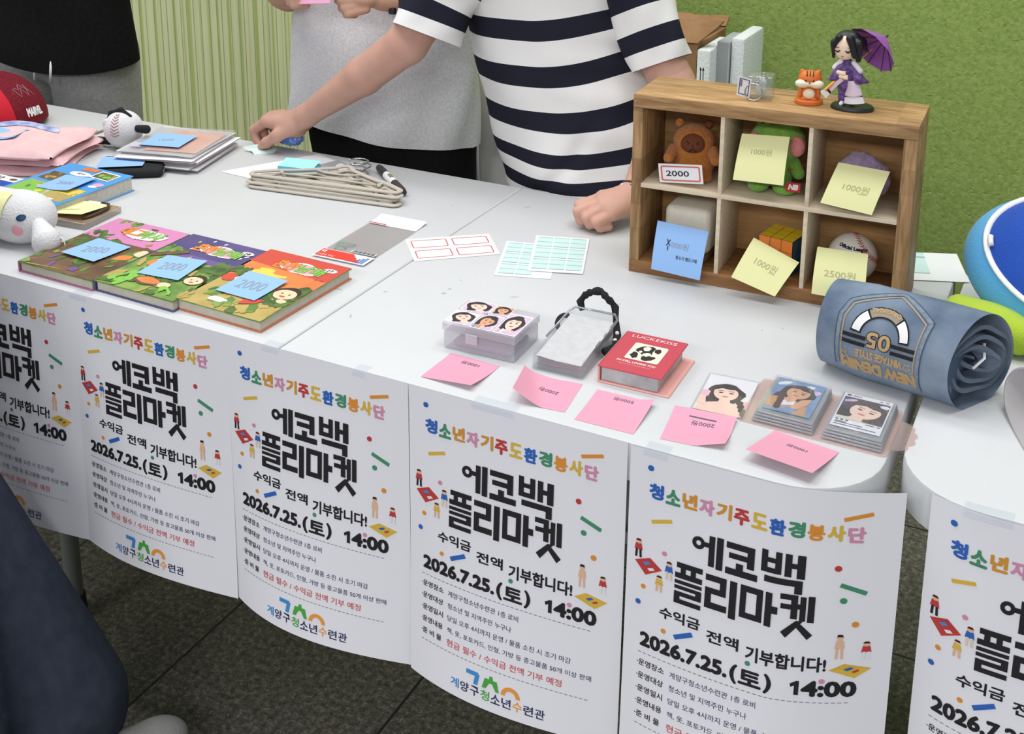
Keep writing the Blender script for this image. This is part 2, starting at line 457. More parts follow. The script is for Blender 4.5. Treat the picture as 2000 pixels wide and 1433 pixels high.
def folding_table(label, x0, x1, y0, y1, fold, marks, legs):
    t = thing('folding_table', label, 'table', ((x0 + x1) / 2, (y0 + y1) / 2, 0))
    ox, oy = (x0 + x1) / 2, (y0 + y1) / 2
    for a, b, cs in ((x0, fold - .0004, (0, 0, 1, 1)), (fold + .0004, x1, (1, 1, 0, 0))):
        mb = MB(); slab(mb, [(p[0] - ox, p[1] - oy) for p in rrect(a, b, y0, y1, .10, corners=cs, rb=.055)], T - .05, T)
        for (x, y, rx, ry, r, s) in marks:
            if a < x < b: mb.poly([(p[0] - ox, p[1] - oy, T + .0002) for p in blob(x, y, rx, ry, 9, .3, r, s)], 1)
        mb.build('tabletop_half', [m_table, m_mark], t, 30)
    for lx in legs:
        for ly in (y0 + .125, y1 - .125):
            mb = MB(); mb.tube([(lx - ox, ly - oy, .05), (lx - ox, ly - oy, T - .055)], .016, 14)
            l = mb.build('leg', m_leg, t, 40)
            mb = MB(); mb.lathe([(.02, 0), (.021, .004), (.019, .052)], 14, 0, lx - ox, ly - oy); mb.build('rubber_foot', m_rub, l, 40)
        mb = MB(); mb.tube([(lx - ox, y0 + .125 - oy, .30), (lx - ox, y1 - .125 - oy, .30)], .011, 10); mb.build('cross_bar', m_leg, t, 40)
    return t
rm = random.Random(3)
mk = [(0.11, 0.262, .004, .003, .3, 1), (0.028, .226, .003, .002, 0, 2), (.0, .59, .003, .002, .4, 3), (-.0, .60, .002, .002, .1, 4), (.055, .66, .006, .002, .8, 5), (.21, .30, .007, .0012, .5, 6), (.03, .13, .006, .0016, 2.0, 7), (.36, .35, .004, .0014, 1, 8), (-.04, .20, .006, .002, .2, 9), (.11, .28, .003, .002, 1, 10)]
for i in range(14): mk.append((rm.uniform(-.2, .6), rm.uniform(.12, .68), rm.uniform(.001, .003), rm.uniform(.0008, .0015), rm.uniform(0, 3), 20 + i))
folding_table('long white folding table with a centre fold, carrying comic books, wooden shelf and photo cards', -.79, .79, 0, .752, 0.0, mk, (-.60, .60))
folding_table('white folding table at the end with the blue and lime bag on it', .803, 2.383, .046, .79, 1.593, [(.90, .30, .003, .002, 0, 1)], (1.0, 2.19))
folding_table('white folding table under the red cap and pink shirt', -2.383, -.803, .006, .762, -1.593, [], (-2.19, -1.0))

# ------------------------------------------------------------------ flea market posters
INK = {}
def ink(n, c):
    if n not in INK: INK[n] = (len(INK) + 1, mat('ink_' + n, c, .55, spec=.3))
    return INK[n][0]
for n, c in (('black', (38, 36, 40)), ('blue', (52, 104, 190)), ('green', (74, 146, 112)), ('gold', (214, 152, 62)), ('pink', (216, 148, 178)), ('red', (196, 66, 66)),
             ('yellow', (222, 186, 74)), ('orange', (226, 150, 64)), ('navy', (44, 48, 96)), ('grey', (120, 120, 126)), ('rose', (206, 92, 92)), ('skin', (232, 190, 160)),
             ('leaf', (80, 172, 72)), ('sky', (70, 146, 214)), ('halo', (236, 236, 238)), ('sand', (226, 214, 190)), ('amber', (238, 160, 70))): ink(n, c)
m_paper = mat('poster_paper', (240, 240, 247), .6, spec=.25)
def poster(label, x0, y0, bow, swing, seed, skew=0.0, W=.303, wr=0.0, wl=0.0):
    H = W * 1.414
    rnd = random.Random(seed)
    def F(s, t, off=0.0):
        """s 0..1 across, t 0..1.414 down"""
        q = min(max(t / 1.414, 0), 1)
        prof = (4 * s * (1 - s)) ** 1.0 * (1.25 - .5 * s)
        y = -.003 - bow * (q ** 1.35) * prof - swing * q * q * .6 - skew * q * (s - .5)
        y += wr * max(0, (s - .57) / .43) ** 1.5 + wl * max(0, (.22 - s) / .22) ** 1.6
        z = T + .001 - t * W + bow * .15 * q * q
        return (x0 + s * W, y0 + y - off, z)
    mb = MB()
    mb.grid(lambda u, v: F(u, v * 1.414), 18, 26, 0, flip=True)
    fn = lambda x, y: F(x, -y, .0008)
    def tx(body, s, t, w, h, c, bold=0.0, **k): mb.text(body, s, -(t + h), w, h, ink(c, None), bold, fn, **k)
    def pg(pts, c, off=.0008): mb.poly([F(p[0], p[1], off) for p in pts], INK[c][0])
    def dot(s, t, c, r=.0125): pg([(s + r * math.cos(a * PI / 7), t + r * math.sin(a * PI / 7)) for a in range(14)], c)
    def bar(a, b, w, c):
        d = Vector((b[0] - a[0], b[1] - a[1])).normalized(); n = Vector((-d.y, d.x)) * w / 2
        pg([(a[0] + n.x, a[1] + n.y), (b[0] + n.x, b[1] + n.y), (b[0] - n.x, b[1] - n.y), (a[0] - n.x, a[1] - n.y)], c)
    # coloured heading
    cols = ['blue', 'green', 'gold', 'pink', 'gold', 'red', 'yellow', 'blue', 'green', 'orange', 'yellow', 'pink']
    for i, ch in enumerate('청소년자기주도환경봉사단'):
        tx(ch, .086 + i * .0672, .139 + .004 * (i % 2), .053, .060, cols[i], 0.0, heavy=.0034)
    # block lettering, built of straight strokes
    def rect(x0_, y0_, x1_, y1_, O, k):
        n = max(1, int(abs(x1_ - x0_) / 1.6))
        for i in range(n):
            xa, xb = x0_ + (x1_ - x0_) * i / n, x0_ + (x1_ - x0_) * (i + 1) / n
            pg([(O[0] + x * kx, O[1] + y * k) for x, y in ((xa, y0_), (xb, y0_), (xb, y1_), (xa, y1_))], 'black', .0011)
    def ring(cx, cy, ro, ri, O, k, n=20):
        for i in range(n):
            a, b = 2 * PI * i / n, 2 * PI * (i + 1) / n
            pg([(O[0] + (cx + r * math.cos(q)) * kx, O[1] + (cy + r * math.sin(q)) * k) for r, q in ((ri, a), (ro, a), (ro, b), (ri, b))], 'black', .0011)
    k = .0152; kx = .0143; O = (.262, .283)
    ring(2.0, 3.0, 1.75, .7, O, k)
    for r in ((3.4, 2.3, 5.0, 3.6), (4.9, .2, 6.5, 8.6), (7.0, 0, 8.8, 8.9)): rect(*r, O, k)
    O = (.262 + 9.6 * kx, .283)
    for r in ((0, .2, 7.6, 1.9), (.8, 3.0, 7.0, 4.5), (5.7, .2, 7.6, 6.2), (2.8, 5.5, 4.7, 8.0), (0, 7.2, 8.6, 9.0)): rect(*r, O, k)
    O = (.262 + 19.0 * kx, .273)
    for r in ((0, 0, 1.6, 6.0), (3.6, 0, 5.2, 6.0), (1.4, 1.9, 3.8, 3.2), (0, 4.6, 5.2, 6.0), (6.0, 0, 7.7, 6.2), (7.5, 2.4, 9.2, 3.8), (9.0, 0, 11, 6.4), (1.0, 6.9, 10.6, 8.6), (8.7, 6.9, 10.6, 10.6)): rect(*r, O, k)
    kx = .0136; O = (.205, .436)
    for r in ((.4, 0, 8, 1.5), (1.6, 1.2, 3.1, 3.2), (4.6, 1.2, 6.1, 3.2), (0, 2.9, 8, 4.4), (0, 5.0, 8, 6.0), (0, 6.5, 8, 7.5), (6.3, 6.5, 8, 9.4), (0, 8.2, 8, 9.4), (0, 8.2, 1.7, 11.6), (0, 10.3, 8, 11.6)): rect(*r, O, k)
    O = (.205 + 9.0 * kx, .446)
    for r in ((0, 0, 6, 1.7), (4.2, 0, 6, 5), (0, 3.6, 6, 5.2), (0, 3.6, 1.8, 9.2), (0, 7.6, 6.4, 9.4), (7.0, 0, 9.0, 10.4)): rect(*r, O, k)
    O = (.205 + 19.0 * kx, .446)
    for r in ((0, 0, 1.7, 9), (4.6, 0, 6.3, 9), (0, 0, 6.3, 1.7), (0, 7.4, 6.3, 9), (7.0, 0, 8.8, 9.4), (8.6, 3.6, 10.4, 5.6)): rect(*r, O, k)
    O = (.205 + 29.9 * kx, .438)
    for r in ((0, 0, 4.6, 1.5), (2.9, 0, 4.6, 6.6), (.2, 2.7, 4.6, 4.1), (4.4, 2.4, 6.0, 3.8), (5.2, .3, 6.7, 7), (7.2, 0, 8.9, 7.2)): rect(*r, O, k)
    pg([(O[0] + x * kx, O[1] + y * k) for x, y in ((4.4, 7.0), (6.2, 7.0), (2.0, 12.0), (.6, 10.6))], 'black', .0011)
    pg([(O[0] + x * kx, O[1] + y * k) for x, y in ((4.3, 8.6), (5.6, 7.8), (8.8, 10.6), (7.5, 12.0))], 'black', .0011)
    # slogan, date, details
    tx('수익금', .15, .652, .165, .048, 'black', .006, heavy=.0012); tx('전액', .345, .682, .125, .05, 'black', .006, heavy=.0012)
    tx('기부합니다!', .50, .693, .285, .062, 'black', .008, heavy=.0014)
    tx('2026.7.25.', .076, .797, .355, .058, 'black', .0, heavy=.0040); tx('(', .448, .792, .022, .076, 'black', .0, heavy=.0036); tx('토', .482, .800, .082, .060, 'black', .0, heavy=.0030); tx(')', .578, .792, .022, .076, 'black', .0, heavy=.0036)
    pg([(.668, .812), (.690, .798), (.700, .798), (.700, .858), (.684, .858), (.684, .818), (.672, .826)], 'black'); tx('4:00', .712, .798, .178, .060, 'black', .0, heavy=.0046)
    def dash(t):
        for i in range(38): bar((.068 + i * .0213, t), (.068 + i * .0213 + .014, t), .0026, 'grey')
    dash(.888); dash(1.215)
    rows = (('·운영장소', '계양구청소년수련관 1층 로비', .345), ('·운영대상', '청소년 및 지역주민 누구나', .315), ('·운영일시', '당일 오후 4시까지 운영 / 물품 소진 시 조기 마감', .585), ('·운영내용', '책, 옷, 포토카드, 인형, 가방 등 중고물품 50개 이상 판매', .675))
    for i, (a, b, w) in enumerate(rows):
        t = .918 + i * .059
        tx(a, .065, t, .118, .029, 'black', .012); tx(b, .207, t + .003, w, .027, 'navy', 0.0)
    tx('·준 비 물', .065, 1.154, .112, .029, 'black', .012); tx('현금 필수 / 수익금 전액 기부 예정', .207, 1.154, .55, .034, 'rose', .006)
    # emblem
    pg([(.315, 1.252), (.375, 1.252), (.375, 1.272), (.315, 1.272)], 'sky'); pg([(.362, 1.26), (.382, 1.26), (.372, 1.312), (.352, 1.312)], 'sky')
    pg([(.43, 1.246), (.446, 1.246), (.446, 1.262), (.43, 1.262)], 'leaf')
    pg([(.395, 1.31), (.413, 1.31), (.43, 1.28), (.445, 1.28), (.462, 1.31), (.478, 1.31), (.466, 1.262), (.408, 1.262)], 'leaf')
    for i in range(10):
        a, b = PI * i / 10, PI * (i + 1) / 10
        pg([(.532 + r * math.cos(q), 1.31 - r * math.sin(q)) for r, q in ((.026, a), (.045, a), (.045, b), (.026, b))], 'amber')
    nc = ['sky', 'navy', 'navy', 'leaf', 'navy', 'navy', 'amber', 'navy', 'navy']
    for i, ch in enumerate('계양구청소년수련관'): tx(ch, .235 + i * .0515, 1.322, .044, .046, nc[i], .012)
    # confetti
    dot(.086, .075, 'blue'); dot(.80, .315, 'red'); dot(.826, .449, 'green'); dot(.872, .549, 'orange'); dot(.51, .768, 'green', .0105); dot(.776, .795, 'pink', .0105)
    dot(.157, .422, 'pink', .0105); dot(.076, .594, 'orange', .0105); dot(.057, .668, 'blue', .0115); dot(.17, .757, 'orange', .0105)
    bar((.806, .113), (.9, .086), .016, 'orange'); bar((.098, .302), (.18, .276), .016, 'yellow'); bar((.812, .383), (.9, .417), .018, 'green'); bar((.216, .765), (.288, .727), .02, 'blue')
    # little people with their mats
    def person(s, t, h, top, leg, hair='black'):
        pg([(s + .012 * math.cos(a * PI / 5), t + h * .12 + .012 * math.sin(a * PI / 5)) for a in range(10)], 'skin'); pg([(s - .011, t + h * .1), (s - .008, t), (s + .008, t), (s + .011, t + h * .1)], hair, .001)
        pg([(s - .012, t + h * .24), (s + .012, t + h * .24), (s + .017, t + h * .58), (s - .017, t + h * .58)], top); bar((s - .007, t + h * .55), (s - .009, t + h), .009, leg); bar((s + .008, t + h * .55), (s + .01, t + h), .009, leg)
    person(.049, .392, .08, 'red', 'black'); person(.179, .45, .08, 'blue', 'sand'); person(.141, .524, .07, 'yellow', 'skin'); person(.826, .592, .105, 'skin', 'skin'); person(.915, .622, .08, 'red', 'halo')
    pg([(.036, .488), (.099, .461), (.151, .499), (.083, .54)], 'red'); pg([(.07, .488), (.092, .478), (.104, .486), (.082, .497)], 'sky', .001); pg([(.09, .508), (.112, .5), (.122, .508), (.1, .518)], 'halo', .001)
    pg([(.795, .747), (.846, .718), (.937, .738), (.884, .78)], 'yellow'); pg([(.845, .742), (.868, .732), (.88, .738), (.857, .749)], 'blue', .001); pg([(.872, .752), (.892, .742), (.9, .748), (.88, .758)], 'red', .001)
    o = mb.build('poster', [m_paper] + [v[1] for v in sorted(INK.values(), key=lambda q: q[0])])
    for p, (p2) in zip(o.data.polygons, mb.m): p.use_smooth = (p2 == 0)
    return tag(o, label, 'poster', 'flea market posters taped along the table fronts')
for args in (
        ('white event poster below the long-eared plush, half behind the denim-clad leg', -.696, 0, .016, .01, 1, 0),
        ('white event poster hanging below the navy comic book', -.394, 0, .016, .010, 2, 0),
        ('white event poster hanging below the orange comic book and the table fold', -.0925, 0, .027, .006, 3, 0),
        ('white event poster hanging below the first two pink sticky notes', .2115, 0, .020, .012, 4, 0),
        ('white event poster at the table corner, below the last pink sticky notes', .519, -.002, .020, .012, 5, -.008, .303, .050, 0),
        ('white event poster taped to the end table past the gap', .846, .043, .018, .010, 6, 0, .303, 0, .017)):
    poster(*args)
m_tape = clear_mat('clear_tape', (250, 252, 255), .96, .12, (240, 242, 245), .03)
def tape(x, y0, w, label, tilt=0.0, up=.014, down=.008):
    mb = MB()
    def f(u, v):
        q = v * (up + down)
        y, z = (y0 + up - q, T + .0008) if q < up else (y0 - .0062, T + .0006 - (q - up))
        return (x + (u - .5) * w + tilt * (v - .5), y, z)
    mb.grid(f, 4, 12, 0, flip=True)
    tag(mb.build('clear_tape', m_tape, None, 60), label, 'tape', 'strips of clear tape holding the posters')
for a in ((-.375, 0, .035, 'clear tape strip on the table edge below the navy comic book'), (-.012, 0, .028, 'clear tape strip on the table edge at the fold'), (.135, 0, .02, 'small clear tape strip on the table edge, just past the fold'),
          (.335, 0, .06, 'clear tape strip on the table edge in front of the curled pink note'), (.55, 0, .03, 'clear tape strip on the table edge near the struck-through pink note'),
          (.905, .046, .05, 'glinting clear tape strip on the end table corner')): tape(a[0], a[1], a[2], a[3])
# ------------------------------------------------------------------ paper goods on the tables
m_blue_note = mat('blue_note_paper', (150, 190, 240), .7, spec=.2)
m_yellow_note = mat('yellow_note_paper', (240, 240, 180), .7, spec=.2)
m_pink_note = mat('pink_note_paper', (226, 160, 182), .7, spec=.2)
m_pencil = mat('pencil_line', (150, 160, 170), .8)
m_pencil_d = mat('dark_pencil_line', (90, 90, 100), .8)
m_pencil_y = mat('pencil_on_yellow', (186, 184, 138), .8)
m_pen = mat('black_pen', (40, 40, 46), .6)
m_white_paper = mat('white_paper', (232, 233, 236), .6, spec=.25)
def note(label, x, y, z, rz, m, ink_m, w=.0765, d=.0765, curl=None, words=(), name='sticky_note', group=None, shape=None):
    """flat-lying note, local origin at its centre; curl(u, v) lifts it"""
    mb = MB(); cf = curl or (lambda u, v: 0)
    sh = shape or (lambda u, v: (0, 0))
    def f(u, v):
        a = sh(u, v); return ((u - .5) * w + a[0], (v - .5) * d + a[1], cf(u, v) + .0004)
    mb.grid(f, 12, 12, 0)
    for body, u0, v0, uw, vh, rot in words:
        def fn(X, Y):
            c, s = math.cos(rot), math.sin(rot); X, Y = X - uw * w / 2, Y - vh * d / 2
            X, Y = X * c - Y * s, X * s + Y * c
            u, v = u0 + X / w, v0 + Y / d
            p = f(u, v); return (p[0], p[1], p[2] + .0004)
        mb.text(body, 0, 0, uw * w, vh * d, 1, 0.0, fn, heavy=.0)
    o = mb.build(name, [m, ink_m], None, 60, (x, y, z), rz)
    return tag(o, label, 'sticky note', group)
gp = 'pink price notes along the table edge'
def lift(a, b): return lambda u, v: a * max(0, v - .6) ** 2 + b * max(0, .25 - v) ** 2
note('flat pink sticky note in front of the translucent sticker box', .254, .0585, T, -.03, m_pink_note, m_pencil_d, words=(('1000원', .52, .80, .34, .11, PI),), curl=lambda u, v: .004 * u * (1 - v) ** 2 * 2, group=gp)
note('pink sticky note with curled-under corner in front of the clear card holder', .375, .060, T, .12, m_pink_note, m_pencil_d, w=.080, words=(('2000원', .55, .55, .36, .11, PI - .15),),
     curl=lambda u, v: .020 * max(0, 1 - u * 1.6 - v * .7) ** 1.3 + .018 * max(0, .55 - u) ** 1.5 * v, shape=lambda u, v: (.016 * max(0, .7 - u) * (1 - v), 0), group=gp)
note('pink sticky note with bent side in front of the red photo album', .4735, .056, T, .02, m_pink_note, m_pencil_d, words=(('5000원', .52, .86, .34, .09, PI),),
     curl=lambda u, v: .010 * max(0, u - .75) * 2 * v + .003 * v * v, group=gp)
note('pink sticky note with a struck-out price in front of the single photo card', .578, .066, T, .10, m_pink_note, m_pencil_d, words=(('2000원', .54, .62, .36, .12, PI), ('―――', .5, .78, .44, .03, -.04)),
     curl=lambda u, v: .012 * max(0, u - .55) * max(0, .5 - v) * 3 + .004 * v * v, shape=lambda u, v: (0, .010 * max(0, u - .5) * (1 - v)), group=gp)
note('pink sticky note propped up under the clear card binder', .692, .060, T, -.16, m_pink_note, m_pencil_d, w=.080, d=.082, words=(('1000원', .5, .66, .3, .09, PI - .05),),
     curl=lambda u, v: .014 * (1 - v) ** 1.2, group=gp)
def flat_sheet(mb, pts, z, mi=0, n=6, wav=0.0):
    (a, b, c, d) = [Vector(p) for p in pts]
    def f(u, v):
        p = (a * (1 - u) + b * u) * (1 - v) + (d * (1 - u) + c * u) * v
        return (p.x, p.y, z + wav * math.sin(u * PI) * math.sin(v * 5))
    mb.grid(f, n, n, mi); return f
def on(f, dz=.0003):
    return lambda x, y: (lambda p: (p[0], p[1], p[2] + dz))(f(x, y))
def frame(mb, f, u0, u1, v0, v1, w, mi, dz=.0003, aspect=1.0, r=.06, n=4):
    """rounded outline in sheet coordinates"""
    pts = []
    rv = r * aspect
    for cx, cy, a0 in ((u1 - r, v0 + rv, -PI / 2), (u1 - r, v1 - rv, 0), (u0 + r, v1 - rv, PI / 2), (u0 + r, v0 + rv, PI)):
        for i in range(n + 1):
            a = a0 + PI / 2 * i / n; pts.append((cx, cy, math.cos(a), math.sin(a)))
    N = len(pts); g = on(f, dz)
    for i in range(N):
        q = []
        for (cx, cy, ca, sa), k in ((pts[i], 0), (pts[(i + 1) % N], 0), (pts[(i + 1) % N], w), (pts[i], w)):
            q.append(g(cx + (r - k) * ca, cy + (rv - k * aspect) * sa))
        mb.poly(q, mi)
def rect(mb, f, u0, u1, v0, v1, mi, dz=.0003): 
    g = on(f, dz); mb.poly([g(u0, v0), g(u1, v0), g(u1, v1), g(u0, v1)], mi)
m_red_line = mat('red_label_outline', (206, 96, 92), .6)
m_mint = mat('mint_label', (198, 226, 222), .6, spec=.25)
m_mint_line = mat('mint_rule', (140, 184, 180), .6)
# sheet of four red-bordered labels
mb = MB(); f = flat_sheet(mb, ((.006, .346), (.115, .438), (.056, .510), (-.058, .420)), T + .0006)
for u0, u1, v0, v1 in ((.05, .47, .10, .44), (.53, .95, .10, .44), (.05, .47, .56, .90), (.53, .95, .56, .90)): frame(mb, f, u0, u1, v0, v1, .013, 1, aspect=1.45, r=.03)
tag(mb.build('label_sheet', [m_white_paper, m_red_line]), 'white sheet of four red-bordered blank labels', 'label sheet')
def mint_sheet(label, pts, z, used, rows=3, cols=3, solid_col=False):
    mb = MB(); f = flat_sheet(mb, pts, z)
    for i in range(cols):
        for j in range(rows):
            if (i, j) in used: continue
            u0, u1 = .05 + i * .31, .05 + i * .31 + .285; v0, v1 = .07 + j * .31, .07 + j * .31 + .27
            rect(mb, f, u0, u1, v0, v1, 1)
            for q in (0, .5, 1): rect(mb, f, u0, u1, v0 + (v1 - v0) * q * .94, v0 + (v1 - v0) * (q * .94 + .03), 2, .0005)
    return tag(mb.build('label_sheet', [m_white_paper, m_mint, m_mint_line]), label, 'label sheet', 'mint label sheets')
mint_sheet('mint label sheet tucked underneath, one label already peeled off', ((.146, .357), (.232, .385), (.184, .517), (.098, .495)), T + .0006, ((2, 0),))
mint_sheet('complete mint label sheet lying on top of another beside the red-bordered labels', ((.186, .396), (.269, .425), (.219, .567), (.132, .539)), T + .0016, ())
# sheet behind the shelf
mb = MB(); f = flat_sheet(mb, ((.690, .628), (.812, .676), (.779, .788), (.660, .740)), T + .0016)
for u0, u1, v0, v1 in ((.02, .12, .05, .40), (.16, .58, .24, .78), (.16, .58, .82, .98)): 
    rect(mb, f, u0, u1, v0, v1, 1); rect(mb, f, u0, u1, v0, v0 + .015, 2, .0005); rect(mb, f, u0, u1, v1, v1 + .015, 2, .0005)
tag(mb.build('label_sheet', [m_white_paper, m_mint, m_mint_line]), 'white and mint label sheet poking out behind the wooden shelf', 'label sheet')
# clear packet with a red label card
t = thing('plastic_packet', 'flat clear plastic packet with red label and white header', 'packet', (-.106, .393, T), .02)
m_film = clear_mat('packet_film', (226, 224, 222), .62, .15, (206, 203, 201), .08)
mb = MB(); mb.grid(lambda u, v: ((u - .5) * .096, -.10 + v * .165, .0012 + .0012 * math.sin(v * 6) * math.sin(u * PI)), 8, 10); mb.build('film', m_film, t, 60)
mb = MB(); mb.grid(lambda u, v: ((u - .5) * .094, .065 + v * .04, .0010 + .004 * v * v), 4, 4); mb.build('header', m_white_paper, t, 60)
mb = MB(); f = lambda u, v: ((u - .5) * .100, -.106 + v * .034, .0030)
mb.grid(f, 2, 2, 0)
m_lred = mat('label_red', (222, 62, 46), .5); m_lblue = mat('label_blue', (52, 108, 200), .5)
rect(mb, f, .02, .62, .12, .95, 1)
for i in range(6):
    for j in range(i + 1): rect(mb, f, .63 + i * .055, .675 + i * .055, .10 + j * .125, .19 + j * .125, 2)
for i in range(5): rect(mb, f, .60 + 0 * i, .60 + .05 * (5 - i), .12 + i * .16, .27 + i * .16, 1, .0004)
mb.text('다', .06, .55, .07, .3, 0, 0, on(f, .0005), heavy=.008); mb.text('다용도 비닐', .06, .22, .3, .18, 0, 0, on(f, .0005))
mb.build('label_card', [m_white_paper, m_lred, m_lblue], t)
mb = MB(); mb.add([(.000, -.068, .0034), (.046, -.068, .0034), (.046, -.058, .0034), (.0, -.058, .0034)], [(0, 1, 2, 3)])
for i in range(16): mb.add([(.002 + i * .0027, -.067, .0037), (.0032 + i * .0027 + .0004 * (i % 3), -.067, .0037), (.0032 + i * .0027 + .0004 * (i % 3), -.059, .0037), (.002 + i * .0027, -.059, .0037)], [(0, 1, 2, 3)], 1)
mb.build('barcode', [m_white_paper, m_pen], t)
m_green_ink = mat('recycling_green', (120, 156, 140), .6)
mb = MB(); f = lambda u, v: (-.044 + u * .036, -.068 + v * .036, .0034)
frame(mb, f, .05, .95, .55, .95, .05, 0, r=.05); mb.text('비닐류', .2, .64, .6, .2, 0, 0, on(f)); frame(mb, f, .2, .8, .05, .5, .06, 0, r=.2)
mb.build('recycling_mark', [m_green_ink], t)
mb = MB(); mb.poly([(-.047, .062, .0036), (-.012, .062, .0036), (-.012, .066, .0036), (-.047, .066, .0036)]); mb.build('opening_strip', mat('red_strip', (196, 96, 96), .5), t)

# ------------------------------------------------------------------ comic books
m_pages = mat('book_pages', (206, 200, 186), .8, noise=(60, (190, 184, 170), .3))
g1 = mat('cover_green', (96, 134, 64), .45, noise=(38, (140, 168, 84), .12))
g2 = mat('cover_dark_green', (58, 84, 48), .45, noise=(45, (96, 128, 62), .15))
br = mat('cover_brown', (92, 70, 52), .45, noise=(30, (128, 98, 70), .2))
tan_ = mat('cover_tan', (196, 172, 104), .45, noise=(40, (176, 156, 92), .2))
pk = mat('cover_pink', (214, 136, 186), .4); nv = mat('cover_navy', (66, 62, 116), .4, noise=(14, (96, 78, 140), .2)); rd = mat('cover_red', (206, 76, 64), .4)
og = mat('cover_orange', (232, 146, 78), .4, noise=(12, (222, 108, 70), .2)); yl = mat('cover_yellow', (238, 210, 92), .4)
lo = mat('logo_orange', (240, 140, 62), .4); lg = mat('logo_green', (132, 196, 84), .4); lk = mat('logo_outline', (54, 38, 34), .5); lw = mat('logo_white', (240, 238, 236), .45)
lp = mat('logo_pink', (238, 170, 190), .45); sk = mat('cartoon_skin', (240, 208, 174), .5); pu = mat('cover_purple', (112, 86, 150), .45)
COV = [g1, g2, br, tan_, pk, nv, rd, og, yl, lo, lg, lk, lw, lp, sk, pu, m_pages]
IX = {m.name: i for i, m in enumerate(COV)}
W_, H_, TH = .160, .217, .018
def comic(label, x, y, rz, art, spine_m):
    t = thing('comic_book', label, 'comic book', (x, y, T), rz, 'comic books in a row')
    mb = MB(); mb.box(.003, W_ - .003, .003, H_ - .003, .0021, TH - .0021, 0); mb.build('page_block', m_pages, t)
    mb = MB(); mb.box(0, W_, 0, H_, 0, .002, 0, .0005, 1)
    mb.box(-.0022, .0004, 0, H_, .0, TH, 0, .0008, 1); mb.build('back_cover', spine_m, t, 30)
    mb = MB(); mb.box(0, W_, 0, H_, TH - .002, TH, IX['cover_green'])
    lev = [TH + .0002]
    def P(pts, m, up=True):
        q = [(min(max(a, .0), 1) * W_, min(max(b, .0), 1) * H_, lev[0]) for a, b in pts]
        mb.poly(q, IX[m]); 
        if up: lev[0] += .000012
    def L(body, u0, v0, w, h, m, heavy=0.0, shear=0.0, rot=0.0):
        lev[0] += .00008; z = lev[0]
        c, s = math.cos(rot), math.sin(rot)
        mb.text(body, u0 * W_, v0 * H_, w * W_, h * H_, IX[m], 0, lambda X, Y: (u0 * W_ + (X - u0 * W_) * c - (Y - v0 * H_) * s, v0 * H_ + (X - u0 * W_) * s + (Y - v0 * H_) * c, z), shear, None, heavy)
    art(P, L)
    mb.build('front_cover', COV, t)
    return t
def leaves(P, rnd, n, u0, u1, v0, v1, ms, s=.06):
    for i in range(n):
        P(blob(rnd.uniform(u0, u1), rnd.uniform(v0, v1), rnd.uniform(.4, 1.3) * s, rnd.uniform(.25, .7) * s, 11, .35, rnd.uniform(0, 3), rnd.randint(0, 999)), rnd.choice(ms))
def full(P, m, v0=0.0, v1=1.0): P([(0, v0), (1, v0), (1, v1), (0, v1)], m)
def face(P, u, v, r, hair='logo_outline', a=.75):
    P(blob(u, v, r * 1.15, r * 1.1 * a, 16, .06, 0, 3), hair); P(blob(u, v - r * .18, r, r * .85 * a, 16, .03, 0, 4), 'cartoon_skin')
    P(blob(u - r * .35, v - r * .1, r * .09, r * .1, 8, 0), 'logo_outline'); P(blob(u + r * .35, v - r * .1, r * .09, r * .1, 8, 0), 'logo_outline'); P(blob(u, v - r * .45, r * .3, r * .1, 8, 0), 'cover_red')
def art_pink(P, L):
    r = random.Random(5); full(P, 'cover_brown'); full(P, 'cover_pink', .62, 1)
    leaves(P, r, 10, .05, .3, .55, .72, ['cover_dark_green'], .06); leaves(P, r, 5, .1, .35, .95, 1, ['cover_dark_green', 'cover_green'], .06)
    leaves(P, r, 34, .0, 1.0, .12, .58, ['cover_dark_green', 'cover_green', 'cover_dark_green', 'cover_brown'], .10); leaves(P, r, 7, .1, .9, .08, .3, ['cover_green', 'cover_purple', 'cover_tan'], .05)
    leaves(P, r, 6, .0, .08, .02, .06, ['cover_green'], .05); P(blob(.86, .40, .1, .05, 12, .2, .4, 3), 'cover_orange'); P(blob(.95, .52, .07, .06, 12, .1, 0, 3), 'cartoon_skin'); P([(.12, .0), (.5, .03), (.55, .04), (.12, .012)], 'cover_tan')
    P(blob(.62, .81, .28, .095, 18, .1, 0, 8), 'logo_white')
    for b, u, m in (('에그', .30, 'logo_orange'), ('박사', .56, 'logo_green')):
        L(b, u, .75, .27, .14, 'logo_outline', .0017, .1); L(b, u, .75, .27, .14, m, .0011, .1)
    P(blob(.60, .93, .05, .012, 8, .2), 'cover_brown'); P(blob(.84, .68, .04, .022, 8, .2), 'cover_tan'); L('사 파 리 대 모 험', .44, .71, .26, .018, 'cover_brown')
def logo(P, L, v, num):
    for du, dv, rr in ((0, 0, .17), (-.11, -.01, .12), (.12, -.02, .13)): P(blob(.57 + du, v + dv, rr, rr * .52, 18, .02), 'logo_white')
    for du, dv, rr in ((0, 0, .145), (-.11, -.01, .10), (.12, -.02, .11)): P(blob(.57 + du, v + dv, rr, rr * .48, 18, .02), 'logo_pink')
    for b, u, w, m in (('흔한', .27, .25, 'logo_orange'), ('남매', .54, .30, 'logo_green')):
        L(b, u, v - .065, w, .13, 'logo_outline', .0017, .1); L(b, u, v - .065, w, .13, m, .0011, .1)
    P(blob(.87, v + .06, .075, .032, 16, .03), 'logo_white'); L(num, .845, v + .044, .055, .032, 'logo_outline', .0006)
